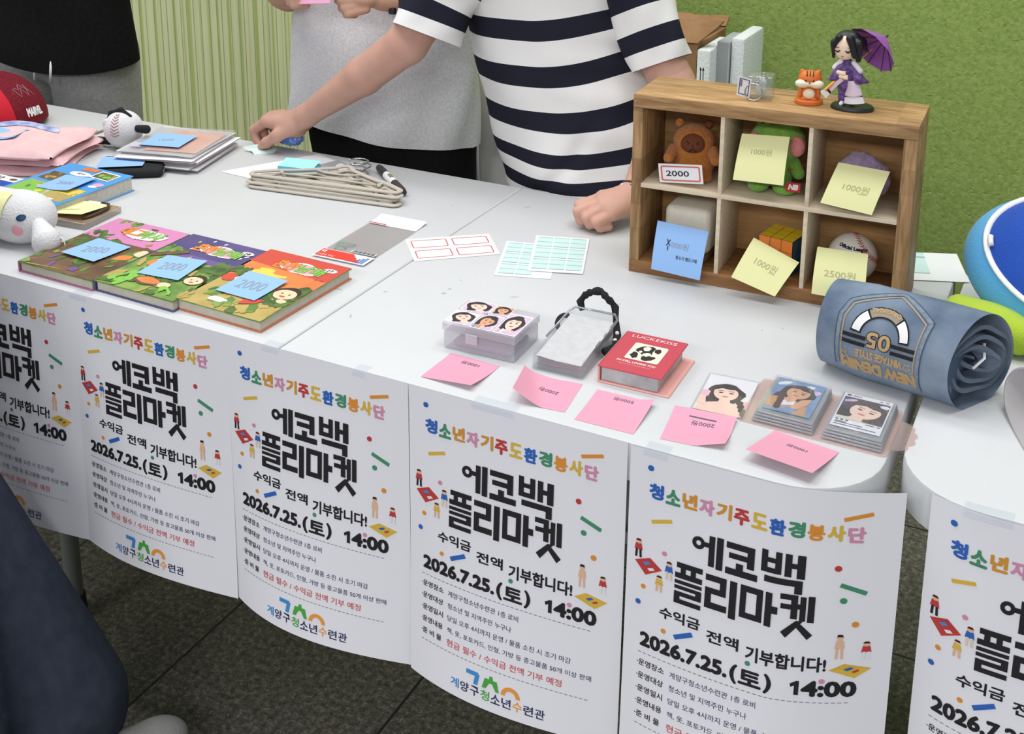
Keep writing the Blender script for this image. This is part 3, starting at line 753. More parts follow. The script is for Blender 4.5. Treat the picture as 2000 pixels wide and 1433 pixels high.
def art_navy(P, L):
    r = random.Random(9); full(P, 'cover_green'); full(P, 'cover_navy', .64, 1); P([(0, .55), (1, .60), (1, .66), (0, .68)], 'cover_purple')
    for i in range(9): P(blob(r.uniform(.05, .95), r.uniform(.74, .97), .02, .012, 6, .3, 1, i), r.choice(['logo_white', 'cover_yellow']))
    leaves(P, r, 14, .0, .25, .60, .76, ['cover_green', 'cover_dark_green'], .07); leaves(P, r, 12, .75, 1, .40, .62, ['cover_dark_green'], .1)
    logo(P, L, .82, '18')
    leaves(P, r, 26, 0, 1, .02, .6, ['cover_green', 'cover_dark_green', 'cover_tan'], .09); leaves(P, r, 9, .0, .3, .02, .22, ['logo_green'], .07)
    P([(.0, .56), (.3, .72), (.34, .68), (.04, .50)], 'cover_brown'); face(P, .26, .49, .08); face(P, .86, .33, .10, 'logo_outline'); P(blob(.47, .16, .16, .06, 18, .1), 'cover_brown'); P(blob(.47, .17, .13, .045, 18, .1), 'cover_orange'); P(blob(.68, .16, .07, .04, 14, .1), 'cartoon_skin'); P(blob(.2, .42, .06, .05, 12, .1), 'logo_orange')
    leaves(P, r, 6, .6, .95, .05, .14, ['logo_green'], .05)
def art_red(P, L):
    r = random.Random(12); full(P, 'cover_tan'); full(P, 'cover_orange', .42, 1); P([(0, .76), (1, .70), (1, 1), (0, 1)], 'cover_red'); P(blob(.32, .60, .22, .07, 20, .3, .1, 2), 'cover_yellow'); P(blob(.3, .66, .1, .04, 14, .3, .1, 5), 'cover_yellow')
    logo(P, L, .82, '17'); L('글·그림', .86, .695, .1, .018, 'logo_outline')
    leaves(P, r, 26, .0, 1, .02, .30, ['cover_tan', 'cover_dark_green', 'cover_green', 'cover_tan'], .08); leaves(P, r, 14, .7, 1, .25, .5, ['cover_dark_green'], .09); leaves(P, r, 6, 0, .18, .45, .62, ['cover_dark_green'], .07)
    P(blob(.12, .45, .09, .06, 14, .1), 'cover_red'); face(P, .24, .47, .07); face(P, .84, .42, .12); P(blob(.9, .30, .05, .03, 12, .2), 'cartoon_skin'); P(blob(.66, .20, .10, .04, 16, .25, .4), 'cover_red'); P(blob(.36, .12, .10, .035, 16, .25), 'logo_white'); P(blob(.56, .28, .13, .03, 14, .2), 'cover_navy')
m_b1 = mat('book_edge_plum', (176, 110, 150), .5); m_b2 = mat('book_edge_navy', (84, 84, 136), .5); m_b3 = mat('book_edge_orange', (204, 118, 80), .5)
comic('comic book with a pink sky cover and brown forest floor', -.527, .018, -.008, art_pink, m_b1)
comic('comic book with a navy night-sky cover, the middle of the row', -.3655, .021, -.022, art_navy, m_b2)
comic('comic book with a red and orange sunset cover, number 17', -.2100, .0285, -.030, art_red, m_b3)
gb = 'blue price notes on the comic books'
note('blue sticky note on the pink comic book', -.447, .1045, T + .0207, -.06, m_blue_note, m_pencil, words=(('2000', .5, .5, .55, .32, .35),), curl=lambda u, v: .002 * (1 - v) ** 2, group=gb)
note('blue sticky note on the navy comic book', -.2885, .1085, T + .0207, .10, m_blue_note, m_pencil, words=(('2000', .5, .52, .55, .36, .1),), curl=lambda u, v: .002 * u * v, group=gb)
note('blue sticky note on the red comic book', -.1345, .1105, T + .0207, -.04, m_blue_note, m_pencil, words=(('2000', .5, .5, .62, .36, .1),), curl=lambda u, v: .002 * v * v, group=gb)
# ------------------------------------------------------------------ wooden display shelf and what stands in and on it
def wood(name, c1, c2, axis, blocks, scale=1.0):
    if name in _M: return _M[name]
    m = bpy.data.materials.new(name); m.use_nodes = True; nt = m.node_tree; b = nt.nodes['Principled BSDF']
    tc = nt.nodes.new('ShaderNodeTexCoord'); mp = nt.nodes.new('ShaderNodeMapping')
    st = {'x': (6, 60, 60), 'z': (60, 60, 6), 'end': (26, 26, 26)}[axis]
    mp.inputs['Scale'].default_value = tuple(q * scale for q in st); nt.links.new(tc.outputs['Object'], mp.inputs['Vector'])
    n = nt.nodes.new('ShaderNodeTexNoise'); n.inputs['Scale'].default_value = 2.2; n.inputs['Detail'].default_value = 6; n.inputs['Distortion'].default_value = .8
    nt.links.new(mp.outputs['Vector'], n.inputs['Vector'])
    r = nt.nodes.new('ShaderNodeValToRGB'); e = r.color_ramp.elements
    e[0].position = .3; e[0].color = rgb(c1); e[1].position = .7; e[1].color = rgb(c2)
    nt.links.new(n.outputs['Fac'], r.inputs['Fac'])
    out = r.outputs['Color']
    if blocks:
        m2 = nt.nodes.new('ShaderNodeMapping'); m2.inputs['Scale'].default_value = blocks; nt.links.new(tc.outputs['Object'], m2.inputs['Vector'])
        fl = nt.nodes.new('ShaderNodeVectorMath'); fl.operation = 'FLOOR'; nt.links.new(m2.outputs['Vector'], fl.inputs[0])
        wn = nt.nodes.new('ShaderNodeTexWhiteNoise'); wn.noise_dimensions = '3D'; nt.links.new(fl.outputs[0], wn.inputs['Vector'])
        hs = nt.nodes.new('ShaderNodeHueSaturation'); mr = nt.nodes.new('ShaderNodeMapRange'); mr.inputs[3].default_value = .74; mr.inputs[4].default_value = 1.22
        nt.links.new(wn.outputs['Value'], mr.inputs[0]); nt.links.new(mr.outputs[0], hs.inputs['Value']); nt.links.new(out, hs.inputs['Color']); out = hs.outputs['Color']
    nt.links.new(out, b.inputs['Base Color']); b.inputs['Roughness'].default_value = .55; b.inputs['Specular IOR Level'].default_value = .3
    bp = nt.nodes.new('ShaderNodeBump'); bp.inputs['Strength'].default_value = .15; bp.inputs['Distance'].default_value = .002
    nt.links.new(n.outputs['Fac'], bp.inputs['Height']); nt.links.new(bp.outputs['Normal'], b.inputs['Normal'])
    _M[name] = m
    return m
w_top = wood('oak_top', (146, 108, 68), (196, 160, 114), 'x', (5.2, 23, .1))
w_side = wood('oak_side', (122, 92, 60), (174, 140, 98), 'z', (30, 12, 26.5))
w_back = wood('oak_back', (160, 120, 74), (184, 144, 96), 'x', None)
w_bot = wood('oak_bottom', (126, 88, 54), (160, 118, 76), 'x', (4.0, 20, 30))
w_ply = wood('birch_plywood', (206, 190, 162), (226, 212, 188), 'x', None)
SA = math.radians(2.4); SO = Vector((.3264, .4736, T))
def sh(x, d, z): 
    return (SO.x + x * math.cos(SA) - d * math.sin(SA), SO.y + x * math.sin(SA) + d * math.cos(SA), SO.z + z)
SW, SH, SD = .4165, .291, .128
t = thing('display_shelf', 'oak box shelf with six pigeonholes and pale plywood dividers', 'shelf', tuple(SO), SA)
def part(name, m, bx, bev=.0012):
    mb = MB(); mb.box(*bx, 0, bev, 2); return mb.build(name, m, t, 35)
part('top_panel', w_top, (0, SW, 0, SD, SH - .0205, SH)); part('bottom_panel', w_bot, (0, SW, 0, SD, 0, .0205))
part('side_panel', w_side, (0, .0157, .0005, SD - .0005, .0205, SH - .0205)); part('side_panel', w_side, (SW - .0195, SW, .0005, SD - .0005, .0205, SH - .0205))
part('back_panel', w_back, (.0157, SW - .0195, SD - .008, SD - .001, .0205, SH - .0205), 0)
for x in (.1366, .2665):
    for z0, z1 in ((.0205, .1425), (.1490, SH - .0205)): part('divider', w_ply, (x, x + .0062, .002, SD - .008, z0, z1), .0004)
part('shelf_board', w_ply, (.0157, SW - .0195, .001, SD - .008, .1425, .1490), .0004)
m_edge = mat('plywood_edge_line', (150, 130, 108), .7)
SZ = .149    # upper compartment floor
BZ = .0205   # lower compartment floor
# price notes leaning out of the compartments
def leaning(label, pts, m, ink_m, words=(), bulge=.004, name='sticky_note', cat='sticky note', group=None, border=False, curl=0.0):
    a, b, c, d = [Vector(sh(*p)) for p in pts]
    nrm = (b - a).cross(d - a).normalized()
    def f(u, v):
        p = (a * (1 - u) + b * u) * (1 - v) + (d * (1 - u) + c * u) * v
        return tuple(p + nrm * (bulge * 4 * v * (1 - v) + curl * max(0, u - .5) * max(0, .5 - v) * 4))
    mb = MB(); mb.grid(f, 10, 14)
    g = lambda x, y: tuple(Vector(f(x, y)) + nrm * .0005)
    if border:
        frame(mb, g, .05, .95, .10, .90, .035, 2, 0, 2.0, .05)
    for q in words: mb.text(q[0], q[1], q[2], q[3], q[4], q[6] if len(q) > 6 else 1, 0.0, g, heavy=q[5])
    o = mb.build(name, [m, ink_m, m_red_line, m_pencil], None, 60)
    return tag(o, label, cat, group)
gn = 'yellow price notes in the pigeonholes'
leaning('yellow sticky note covering the green plush', ((.1605, -.004, .1776), (.2357, -.004, .1794), (.2352, .024, .2463), (.1642, .024, .2424)), m_yellow_note, m_pencil_y, (('1000원', .27, .57, .42, .13, .0),), .003, group=gn)
leaning('yellow sticky note covering the purple plush', ((.2904, -.006, .162), (.3631, -.006, .1545), (.3796, .026, .2125), (.3072, .026, .2165)), m_yellow_note, m_pencil_y, (('1000원', .28, .40, .50, .16, .0), ('―', .6, .37, .16, .012, 0)), .003, group=gn)
leaning('blue sticky note stuck to the white cube speaker', ((.0423, -.016, .0173), (.1204, -.016, .0125), (.1232, .014, .0823), (.0411, .014, .0871)), m_blue_note, m_pen, (('X', .24, .54, .08, .13, .003), ('ㅣ', .27, .45, .02, .08, 0), ('청소기 별도구매', .46, .31, .42, .075, .0012), ('000원', .34, .52, .34, .13, 0, 3)), .003)
leaning('tilted yellow sticky note in front of the cube puzzle', ((.1718, -.03, .0333), (.2385, -.03, .0146), (.2627, .014, .0565), (.1928, .014, .0844)), m_yellow_note, m_pencil_y, (('1000원', .26, .46, .48, .18, .0), ('―', .6, .43, .15, .012, 0)), .004, group=gn)
leaning('yellow sticky note in front of the baseball', ((.2879, -.012, .0216), (.3640, -.012, .0216), (.3600, .016, .0862), (.2874, .016, .0855)), m_yellow_note, m_pencil_y, (('2500원', .20, .40, .60, .17, .0), ('―', .62, .37, .18, .012, 0)), .005, group=gn)
leaning('red-bordered price label standing before the brown capybara plush', ((.0430, .012, .1511), (.1121, .012, .158), (.1061, .020, .1856), (.0367, .020, .1786)), m_white_paper, m_pen, (('2000', .17, .36, .52, .28, .004),), .001, 'price_label', 'price label', border=True)

# capybara plush
m_capy = mat('capybara_plush', (178, 104, 40), .95, noise=(160, (204, 130, 58), .25), bump=(420, .9), spec=.1, sheen=.3)
m_capd = mat('capybara_face', (112, 66, 46), .9, bump=(400, .5), spec=.1); m_dark = mat('dark_thread', (34, 28, 28), .7)
def local(mb, o, rz): mb.xf(Matrix.Translation(Vector(o)) @ Matrix.Rotation(rz, 4, 'Z'))
t = thing('capybara_plush', 'brown capybara plush sitting in the upper corner pigeonhole', 'plush toy', sh(.079, .066, SZ), SA + .22)
mb = solid_mb(MB(), [('e', (0, .004, .028), (.036, .031, .029)), ('e', (0, .0, .060), (.032, .028, .026)), ('e', (-.02, -.018, .006), (.012, .016, .008)), ('e', (.02, -.018, .006), (.012, .016, .008))], .0022, .012); mb.build('body', m_capy, t, 180)
for s in (-1, 1):
    mb = solid_mb(MB(), [('c', (s * .030, -.008, .046), (s * .036, -.029, .038), .0095, .0085)], .0018, .004); mb.build('arm', m_capy, t, 180)
    mb = solid_mb(MB(), [('e', (s * .023, .004, .086), (.007, .004, .0075)), ('e', (s * .023, .000, .085), (.004, .003, .004))], .0014, .002); mb.build('ear', m_capd if s > 0 else m_capy, t, 180)
mb = MB(); mb.ell((0, -.0150, .0600), (.0215, .0160, .0185), 0, 24, 16); f = mb.build('muzzle', m_capd, t, 180)
mb = MB(); 
for s in (-1, 1): mb.tube([(s * .0095, -.0282, .0660), (s * .0055, -.0304, .0632), (s * .0080, -.0296, .0615)], .0008, 6)
mb.tube([(0, -.0302, .060), (0, -.0304, .0545)], .0008, 6); mb.tube([(-.0055, -.0296, .0500), (0, -.0304, .0545), (.0055, -.0296, .0500)], .0008, 6); mb.ell((0, -.0302, .0605), (.0024, .001, .0015), 0, 8, 6); mb.build('stitched_face', m_dark, f, 180)

# green plush with tag
m_grn = mat('green_plush', (110, 168, 62), .95, noise=(120, (140, 192, 84), .25), bump=(330, 1.0), spec=.1, sheen=.3)
m_pkp = mat('pink_plush', (226, 146, 148), .95, bump=(330, .8), spec=.1); m_tagr = mat('red_tag', (190, 40, 48), .6); m_wht = mat('white_stitch', (236, 236, 236), .6); m_bandr = mat('red_band', (206, 84, 52), .7)
t = thing('green_plush', 'fuzzy green plush with pink cheeks behind a yellow note', 'plush toy', sh(.208, .070, SZ), SA + .08)
mb = solid_mb(MB(), [('e', (0, .006, .030), (.030, .026, .030)), ('e', (0, .004, .074), (.042, .034, .034)), ('e', (-.020, .002, .103), (.011, .011, .010)), ('e', (.016, .002, .103), (.011, .011, .010)),
    ('e', (-.022, -.024, .010), (.016, .020, .010)), ('e', (.018, -.026, .010), (.018, .020, .010))], .0026, .010); mb.build('body', m_grn, t, 180)
for s in (-1, 1):
    mb = solid_mb(MB(), [('c', (s * .026, -.004, .044), (s * .036, -.016, .032), .0105, .0095)], .002, .004); a = mb.build('arm', m_grn, t, 180)
    mb = MB(); mb.ell((s * .032, -.020, .075), (.012, .012, .016)); mb.build('cheek', m_pkp, t, 180)
    mb = MB(); mb.ell((s * .019 - .002, -.009, .104), (.003, .002, .0035), 0, 10, 8); mb.build('eye', m_dark, t, 180)
    mb = MB(); mb.tube([(s * .030 + .0105 * math.cos(q), -.009 + .0105 * math.sin(q), .0385 + .004 * math.cos(q)) for q in [2 * PI * i / 16 for i in range(16)]], .0014, 6, 0, False, True); mb.build('bracelet', m_bandr, a, 180)
mb = MB(); mb.box(.022, .043, -.0485, -.0475, .013, .027, 0); mb.text('NB', .026, .0165, .013, .0075, 1, 0, lambda x, y: (x, -.0488, y), .2, None, .0007); mb.build('brand_tag', [m_tagr, m_wht], t)

# purple plush ball
m_pur = mat('purple_plush', (160, 134, 176), .95, noise=(90, (186, 162, 200), .25), bump=(260, 1.0), spec=.1, sheen=.4)
t = thing('purple_plush', 'round fluffy purple plush behind a yellow note', 'plush toy', sh(.335, .066, SZ), SA)
rr = random.Random(4)
mb = solid_mb(MB(), [('e', (0, 0, .036), (.038, .036, .036))] + [('e', (.037 * math.cos(a) * math.sin(b), .035 * math.sin(a) * math.sin(b), .036 + .034 * math.cos(b)), (.005,) * 3) for a, b in [(rr.uniform(0, 2 * PI), math.acos(rr.uniform(-.85, 1))) for i in range(90)]], .0026, .004); mb.build('body', m_pur, t, 180)

# white cube speaker
m_spk = mat('warm_white_plastic', (224, 218, 204), .5, noise=(300, (214, 208, 194), .2)); m_spb = mat('brown_speaker_base', (128, 92, 60), .6)
t = thing('cube_speaker', 'cream rounded cube speaker on a brown base in the lower corner pigeonhole', 'speaker', sh(.084, .066, BZ), SA - .03)
mb = MB(); mb.box(-.037, .037, -.036, .036, .014, .088, 0, .011, 5); mb.build('body', m_spk, t, 50)
mb = MB(); mb.box(-.034, .034, -.033, .033, 0, .0155, 0, .006, 3); mb.build('speaker_base', m_spb, t, 50)

# cube puzzle: three-by-three faces
t = thing('puzzle_cube', 'twisty puzzle cube with yellow top, orange and blue sides', 'puzzle', sh(.226, .072, BZ), SA - .22)
m_pz = mat('puzzle_black', (40, 44, 50), .4)
faces = {'yellow': mat('puzzle_yellow', (236, 206, 40), .35), 'orange': mat('puzzle_orange', (240, 138, 52), .35), 'blue': mat('puzzle_blue', (46, 88, 120), .35), 'green': mat('puzzle_green', (60, 150, 80), .35)}
mb = MB(); mb.box(-.028, .028, -.028, .028, 0, .056, 0, .002, 2)
for i in range(3):
    for j in range(3):
        a0, a1, b0, b1 = -.0276 + i * .0184 + .0004, -.0276 + i * .0184 + .0180, .0004 + j * .0187, .0004 + j * .0187 + .0182
        mb.poly([(a0, b0 - .0280, .0563), (a1, b0 - .0280, .0563), (a1, b1 - .0280, .0563), (a0, b1 - .0280, .0563)], 1)
        mb.poly([(a0, -.0283, b0), (a1, -.0283, b0), (a1, -.0283, b1), (a0, -.0283, b1)], 2)
        mb.poly([(.0283, a0, b0), (.0283, a1, b0), (.0283, a1, b1), (.0283, a0, b1)], 3)
mb.build('cubelets', [m_pz, faces['yellow'], faces['orange'], faces['blue']], t)

# baseball
m_ball = mat('baseball_leather', (226, 222, 214), .55, bump=(300, .15)); m_stitch = mat('red_stitching', (178, 70, 70), .7)
def seam_pts(R, n=90, tw=.44):
    """closed tennis-ball style seam on a sphere"""
    out = []
    for i in range(n):
        a = 2 * PI * i / n
        v = Vector((math.cos(a) + tw * math.cos(3 * a), math.sin(a) - tw * math.sin(3 * a), 2 * math.sqrt(tw) * math.sin(2 * a))).normalized()
        out.append(v * R)
    return out
def stitches(mb, R, mtx, rad=.0006, ln=.0042, n=80, mi=0):
    P = [mtx @ p for p in seam_pts(R * 1.003, n)]
    for i in range(n):
        p = P[i]; tg = (P[(i + 1) % n] - P[i - 1]).normalized(); nn = p.normalized(); sd = tg.cross(nn)
        for s in (-1, 1):
            q = p + sd * s * ln + tg * ln * .7
            q = q.normalized() * R * 1.006
            mb.tube([p.normalized() * R * 1.006 + sd * s * .0006, q], rad, 5, mi)
    mb.tube(P, rad * .8, 5, mi, False, True)
def ball_text(mb, body, R, lon, lat, w, h, mi, rz=0.0, heavy=0.0):
    def fn(x, y):
        x, y = x - w / 2, y - h / 2
        x, y = x * math.cos(rz) - y * math.sin(rz), x * math.sin(rz) + y * math.cos(rz)
        a = lat + y / R; b = lon + x / R / max(.3, math.cos(lat))
        return (R * 1.004 * math.cos(a) * math.cos(b), R * 1.004 * math.cos(a) * math.sin(b), R * 1.004 * math.sin(a))
    mb.text(body, 0, 0, w, h, mi, 0, fn, heavy=heavy)
t = thing('baseball', 'white baseball with red stitching in the lower pigeonhole', 'ball', sh(.331, .068, BZ + .0368), SA)
mb = MB(); mb.ell((0, 0, 0), (.0368,) * 3, 0, 32, 20); mb.build('cover', m_ball, t, 180)
mb = MB(); stitches(mb, .0368, Matrix.Rotation(1.2, 3, 'X') @ Matrix.Rotation(.4, 3, 'Y')); mb.build('seam', m_stitch, t, 180)
mb = MB(); ball_text(mb, 'Official League', .0368, -PI / 2 + .12, .70, .045, .007, 0, -.12, .0005); mb.build('printed_name', m_pen, t)

# ---- on top of the shelf
m_acr = clear_mat('clear_acrylic', (244, 248, 248), .86, .03, (226, 232, 232), .14); m_chr = mat('chrome_wire', (190, 190, 192), .22, metal=1.0)
t = thing('keychain', 'clear acrylic cube key ring with a small white card tag', 'key ring', sh(.181, .060, SH), SA + .08)
mb = MB(); mb.box(-.0185, .0185, -.018, .018, 0, .037, 0, .0015, 2); c = mb.build('acrylic_cube', m_acr, t, 40)
mb = solid_mb(MB(), [('e', (0, 0, .012), (.008, .007, .010)), ('e', (.001, 0, .024), (.007, .006, .007))], .0012, .003); mb.build('inner_charm', mat('frosted_charm', (206, 210, 208), .6), c, 180)
mb = MB(); R = .0125; mb.tube([(-.008 + R * math.cos(a), -.0215 + .002 * math.sin(a), .0135 + R * math.sin(a)) for a in [2 * PI * i / 28 for i in range(28)]], .0011, 8, 0, False, True)
mb.build('split_ring', m_chr, t, 180)
mb = MB(); 
for i in range(5): mb.tube([(-.004 + .002 * i + .0024 * math.cos(a), -.019 + i * .002 + (.0024 * math.sin(a) if i % 2 else 0), .027 + i * .0032 + (0 if i % 2 else .0024 * math.sin(a))) for a in [2 * PI * k / 12 for k in range(12)]], .0006, 6, 0, False, True)
mb.build('chain', m_chr, t, 180)
mb = MB(); fr = lambda u, v: (-.033 + u * .019 + v * .004 - .002 * v, -.0235 + .004 * u, .0075 + v * .026 - u * .005 + v * .004)
mb.grid(fr, 3, 3); m_navy_line = mat('navy_print', (58, 64, 110), .6)
g = lambda u, v: tuple(Vector(fr(u, v)) + Vector((.0001, -.0005, 0))); frame(mb, g, .12, .88, .10, .92, .06, 1, 0, .7, .04)
for i in range(6): mb.poly([g(.2, .84 - i * .06), g(.34, .84 - i * .06), g(.34, .80 - i * .06), g(.2, .80 - i * .06)], 1)
mb.build('card_tag', [m_white_paper, m_navy_line], t)

m_chip = mat('orange_vinyl', (212, 112, 44), .5); m_cream = mat('cream_vinyl', (240, 230, 208), .5); m_stripe = mat('dark_brown_vinyl', (98, 56, 34), .5)
t = thing('animal_figurine', 'small orange striped animal figurine with puffy white cheeks', 'figurine', sh(.2525, .060, SH), SA + .15)
mb = MB(); mb.lathe([(.019, 0), (.0205, .001), (.0205, .0055), (.0185, .0075), (.0, .0075)], 28, 0, 0, 0, 1, .85); mb.build('figurine_base', m_chip, t, 40)
mb = solid_mb(MB(), [('e', (0, 0, .016), (.0135, .011, .012)), ('e', (0, 0, .036), (.0175, .014, .0145)), ('e', (-.012, .001, .0475), (.0036, .003, .0045)), ('e', (.012, .001, .0475), (.0036, .003, .0045)), ('e', (-.007, -.006, .0085), (.006, .006, .0035)), ('e', (.007, -.006, .0085), (.006, .006, .0035))], .0011, .003); mb.build('body', m_chip, t, 180)
mb = solid_mb(MB(), [('e', (-.0105, -.0085, .0315), (.0105, .007, .0065)), ('e', (.0105, -.0085, .0315), (.0105, .007, .0065)), ('e', (0, -.011, .0325), (.005, .004, .004))], .001, .003); mb.build('cheek', m_cream, t, 180)
mb = MB(); mb.ell((0, -.0085, .0165), (.0088, .0042, .0078)); mb.build('belly', m_cream, t, 180)
for s in (-1, 1):
    mb = solid_mb(MB(), [('c', (s * .0125, -.003, .022), (s * .0135, -.006, .013), .0035, .0032)], .0009, .002); mb.build('arm', m_chip, t, 180)
    mb = MB(); mb.ell((s * .0055, -.0135, .0375), (.0012, .0008, .0013), 0, 8, 6); mb.build('eye', m_dark, t, 180)
mb = MB()
for x in (-.0045, 0, .0045): mb.tube([(x, -.0120, .0440), (x, -.0092, .0476), (x, -.005, .0498)], .0009, 6)
mb.ell((0, -.0152, .0345), (.0014, .0009, .001), 0, 8, 6); mb.build('face_marks', m_stripe, t, 180)

# doll with a paper umbrella
m_kim = mat('purple_kimono', (82, 58, 120), .5, noise=(220, (120, 92, 150), .08)); m_hao = mat('white_haori', (232, 228, 234), .55); m_hair = mat('black_hair', (30, 30, 36), .4); m_dskin = mat('doll_skin', (244, 216, 190), .5)
m_umb = mat('purple_umbrella_paper', (158, 92, 176), .55, noise=(120, (146, 82, 166), .2)); m_bam = mat('bamboo_yellow', (214, 170, 90), .45); m_blk = mat('black_plastic', (40, 44, 42), .4); m_lil = mat('pale_lilac', (222, 204, 222), .55); m_org = mat('orange_grip', (240, 162, 68), .5)
t = thing('doll_figurine', 'small doll figurine in a purple kimono on a black disc', 'figurine', sh(.316, .056, SH), SA)
mb = MB(); mb.lathe([(.029, 0), (.031, .001), (.031, .0035), (.0285, .0062), (0, .0062)], 36, 0, 0, 0, 1, .78); mb.build('figurine_base', m_blk, t, 40)
ox = -.012
mb = solid_mb(MB(), [('c', (ox - .002, 0, .014), (ox - .001, 0, .035), .0072, .0092), ('c', (ox + .010, .004, .016), (ox + .003, .002, .034), .006, .009), ('c', (ox - .001, 0, .036), (ox + .001, 0, .066), .0105, .0085), ('c', (ox - .009, -.003, .063), (ox - .013, -.006, .048), .006, .0075), ('c', (ox + .010, -.001, .063), (ox + .018, -.004, .046), .006, .0085),
    ('c', (ox + .018, -.004, .047), (ox + .031, -.002, .0425), .006, .0025), ('c', (ox - .012, -.006, .047), (ox - .022, -.006, .042), .006, .0025)], .0012, .004); mb.build('kimono', m_kim, t, 180)
mb = solid_mb(MB(), [('c', (ox - .008, -.004, .070), (ox - .0155, -.004, .060), .004, .0045), ('c', (ox + .010, -.003, .069), (ox + .0195, -.004, .0585), .004, .0045)], .001, .003); mb.build('collar', m_hao, t, 180)
def skirt(u, v):   # hanging front panel, flared
    w = .010 + .008 * v; x = ox + .010 + (u - .5) * 2 * w * .8 + .006 * v; z = .044 - v * .033 + .003 * (u - .5); return (x, -.0115 - .004 * v + .006 * (2 * u - 1) ** 2, z)
mb = MB(); mb.grid(lambda u, v: skirt(u, v * .72), 8, 8, 0); mb.grid(lambda u, v: skirt(u, .72 + v * .28), 8, 4, 1)
g2_ = lambda u, v: tuple(Vector(skirt(u, v)) + Vector((0, -.0004, 0)))
mb.poly([g2_(u / 8, .66) for u in range(9)] + [g2_(1 - u / 8, .72) for u in range(9)], 2); mb.build('haori_panel', [m_lil, m_hao, m_dark], t, 60)
def sash(u, v):
    a = Vector((ox - .003, -.0115, .046)); b = Vector((ox - .0285, -.013, .0195)); p = a.lerp(b, v); w = .0030 + .0062 * max(0, v - .45)
    return (p.x + (u - .5) * 2 * w * .7, p.y - .001, p.z - (u - .5) * 2 * w * .75)
mb = MB(); mb.grid(lambda u, v: sash(u, v * .66), 3, 8, 0); mb.grid(lambda u, v: sash(u, .66 + v * .10), 3, 2, 2); mb.grid(lambda u, v: sash(u, .76 + v * .24), 3, 3, 1); mb.build('sleeve_panel', [m_lil, m_hao, m_dark], t, 60)
for dx, dy, z in ((-.002, -.004, .0105), (.012, .006, .0115)):
    mb = solid_mb(MB(), [('c', (ox + dx - .001, dy - .007, .0082), (ox + dx, dy, z - .001), .0028, .0034)], .0009, .002); mb.build('sock', m_hao, t, 180)
mb = MB(); mb.tube([(ox, 0, .066), (ox, 0, .076)], .004, 10); mb.build('neck', m_dskin, t, 180)
mb = solid_mb(MB(), [('e', (ox - .002, -.002, .0935), (.0185, .0165, .0175)), ('e', (ox - .003, -.007, .082), (.010, .009, .008))], .0013, .008); h = mb.build('head', m_dskin, t, 180)
mb = MB()
for s in (-1, 1):
    c = Vector((ox - .0045 + s * .0072, -.0187, .0880)); mb.tube([c + Vector((-.0036, .0010, .0005)), c + Vector((0, -.0002, -.0006)), c + Vector((.0036, .0010, .0005))], .0009, 6); mb.ell(c + Vector((0, .0003, -.0012)), (.0022, .0006, .0011), 0, 10, 6)
    mb.tube([c + Vector((-.003, .0012, .0048)), c + Vector((.002, .0008, .0056))], .0004, 5)
mb.tube([(ox - .0055, -.0172, .0800), (ox - .0030, -.0172, .0798)], .0004, 5); mb.build('painted_face', m_dark, h, 180)
mb = solid_mb(MB(), [('e', (ox - .001, .004, .097), (.0208, .0178, .0185)), ('c', (ox - .019, -.008, .098), (ox - .0185, -.006, .076), .0055, .0022), ('c', (ox - .011, -.014, .1075), (ox - .0185, -.0125, .094), .0045, .004), ('c', (ox + .004, -.015, .107), (ox + .0125, -.0145, .082), .0055, .0045), ('c', (ox + .0155, -.006, .098), (ox + .0160, -.002, .074), .007, .004), ('c', (ox + .018, .006, .098), (ox + .024, .008, .088), .008, .003)], .0013, .004)
h2 = mb.build('hair', m_hair, t, 180)
mb = MB(); mb.tube([(ox + .022, .004, .094), (ox + .027, .004, .087), (ox + .029, .003, .085)], .0008, 6); mb.build('hair_ribbon', m_dark, h2, 180)
for dx, z in ((-.0015, .056), (.002, .0505)): mb = solid_mb(MB(), [('c', (ox - .007 + dx, -.0150, z), (ox + .001 + dx, -.0155, z - .002), .0034, .003), ('c', (ox - .001 + dx, -.0165, z + .001), (ox + .0025 + dx, -.0160, z + .002), .0013, .0011)], .0009, .0015); mb.build('hand', m_dskin, t, 180)
# umbrella held in the doll's hands
A = Vector((-.0375, -.0185, .0285)); B = Vector((.0200, .016, .0880)); ax = (B - A).normalized(); ax = (ax + Vector((0, .35, 0))).normalized()
t = thing('toy_umbrella', 'purple paper umbrella on a bamboo stick held by the doll', 'umbrella', sh(.316, .056, SH), SA)
mb = MB(); mb.tube([A.lerp(B, .18), B], .0010, 8); mb.build('shaft', m_bam, t, 180)
mb = MB(); mb.tube([A, A.lerp(B, .20)], .0021, 10); mb.build('grip', m_org, t, 60)
e1 = ax.cross(Vector((0, 1, 0))).normalized(); e2 = ax.cross(e1).normalized(); apex = B + ax * .028
def canopy(u, v):
    n8 = 10; a = 2 * PI * u; r = .041 * v; sag = 1 - .05 * abs(math.sin(a * n8 / 2)) * v
    return tuple(apex - ax * .030 * v ** 1.15 + (e1 * math.cos(a) + e2 * math.sin(a)) * r * sag)
mb = MB(); mb.grid(lambda u, v: canopy(u, .02 + .98 * v), 60, 8, 0, True); cn = mb.build('canopy', m_umb, t, 40)
mb = MB(); mb.tube([apex - ax * .004, apex + ax * .004], .0016, 8); mb.build('tip', m_blk, t, 60)
for i in range(10): mb = MB(); mb.tube([tuple(Vector(canopy(i / 10, .05)) - ax * .0008), tuple(Vector(canopy(i / 10, 1.02)) - ax * .0004)], .0005, 5); mb.build('rib', m_blk, t, 180)
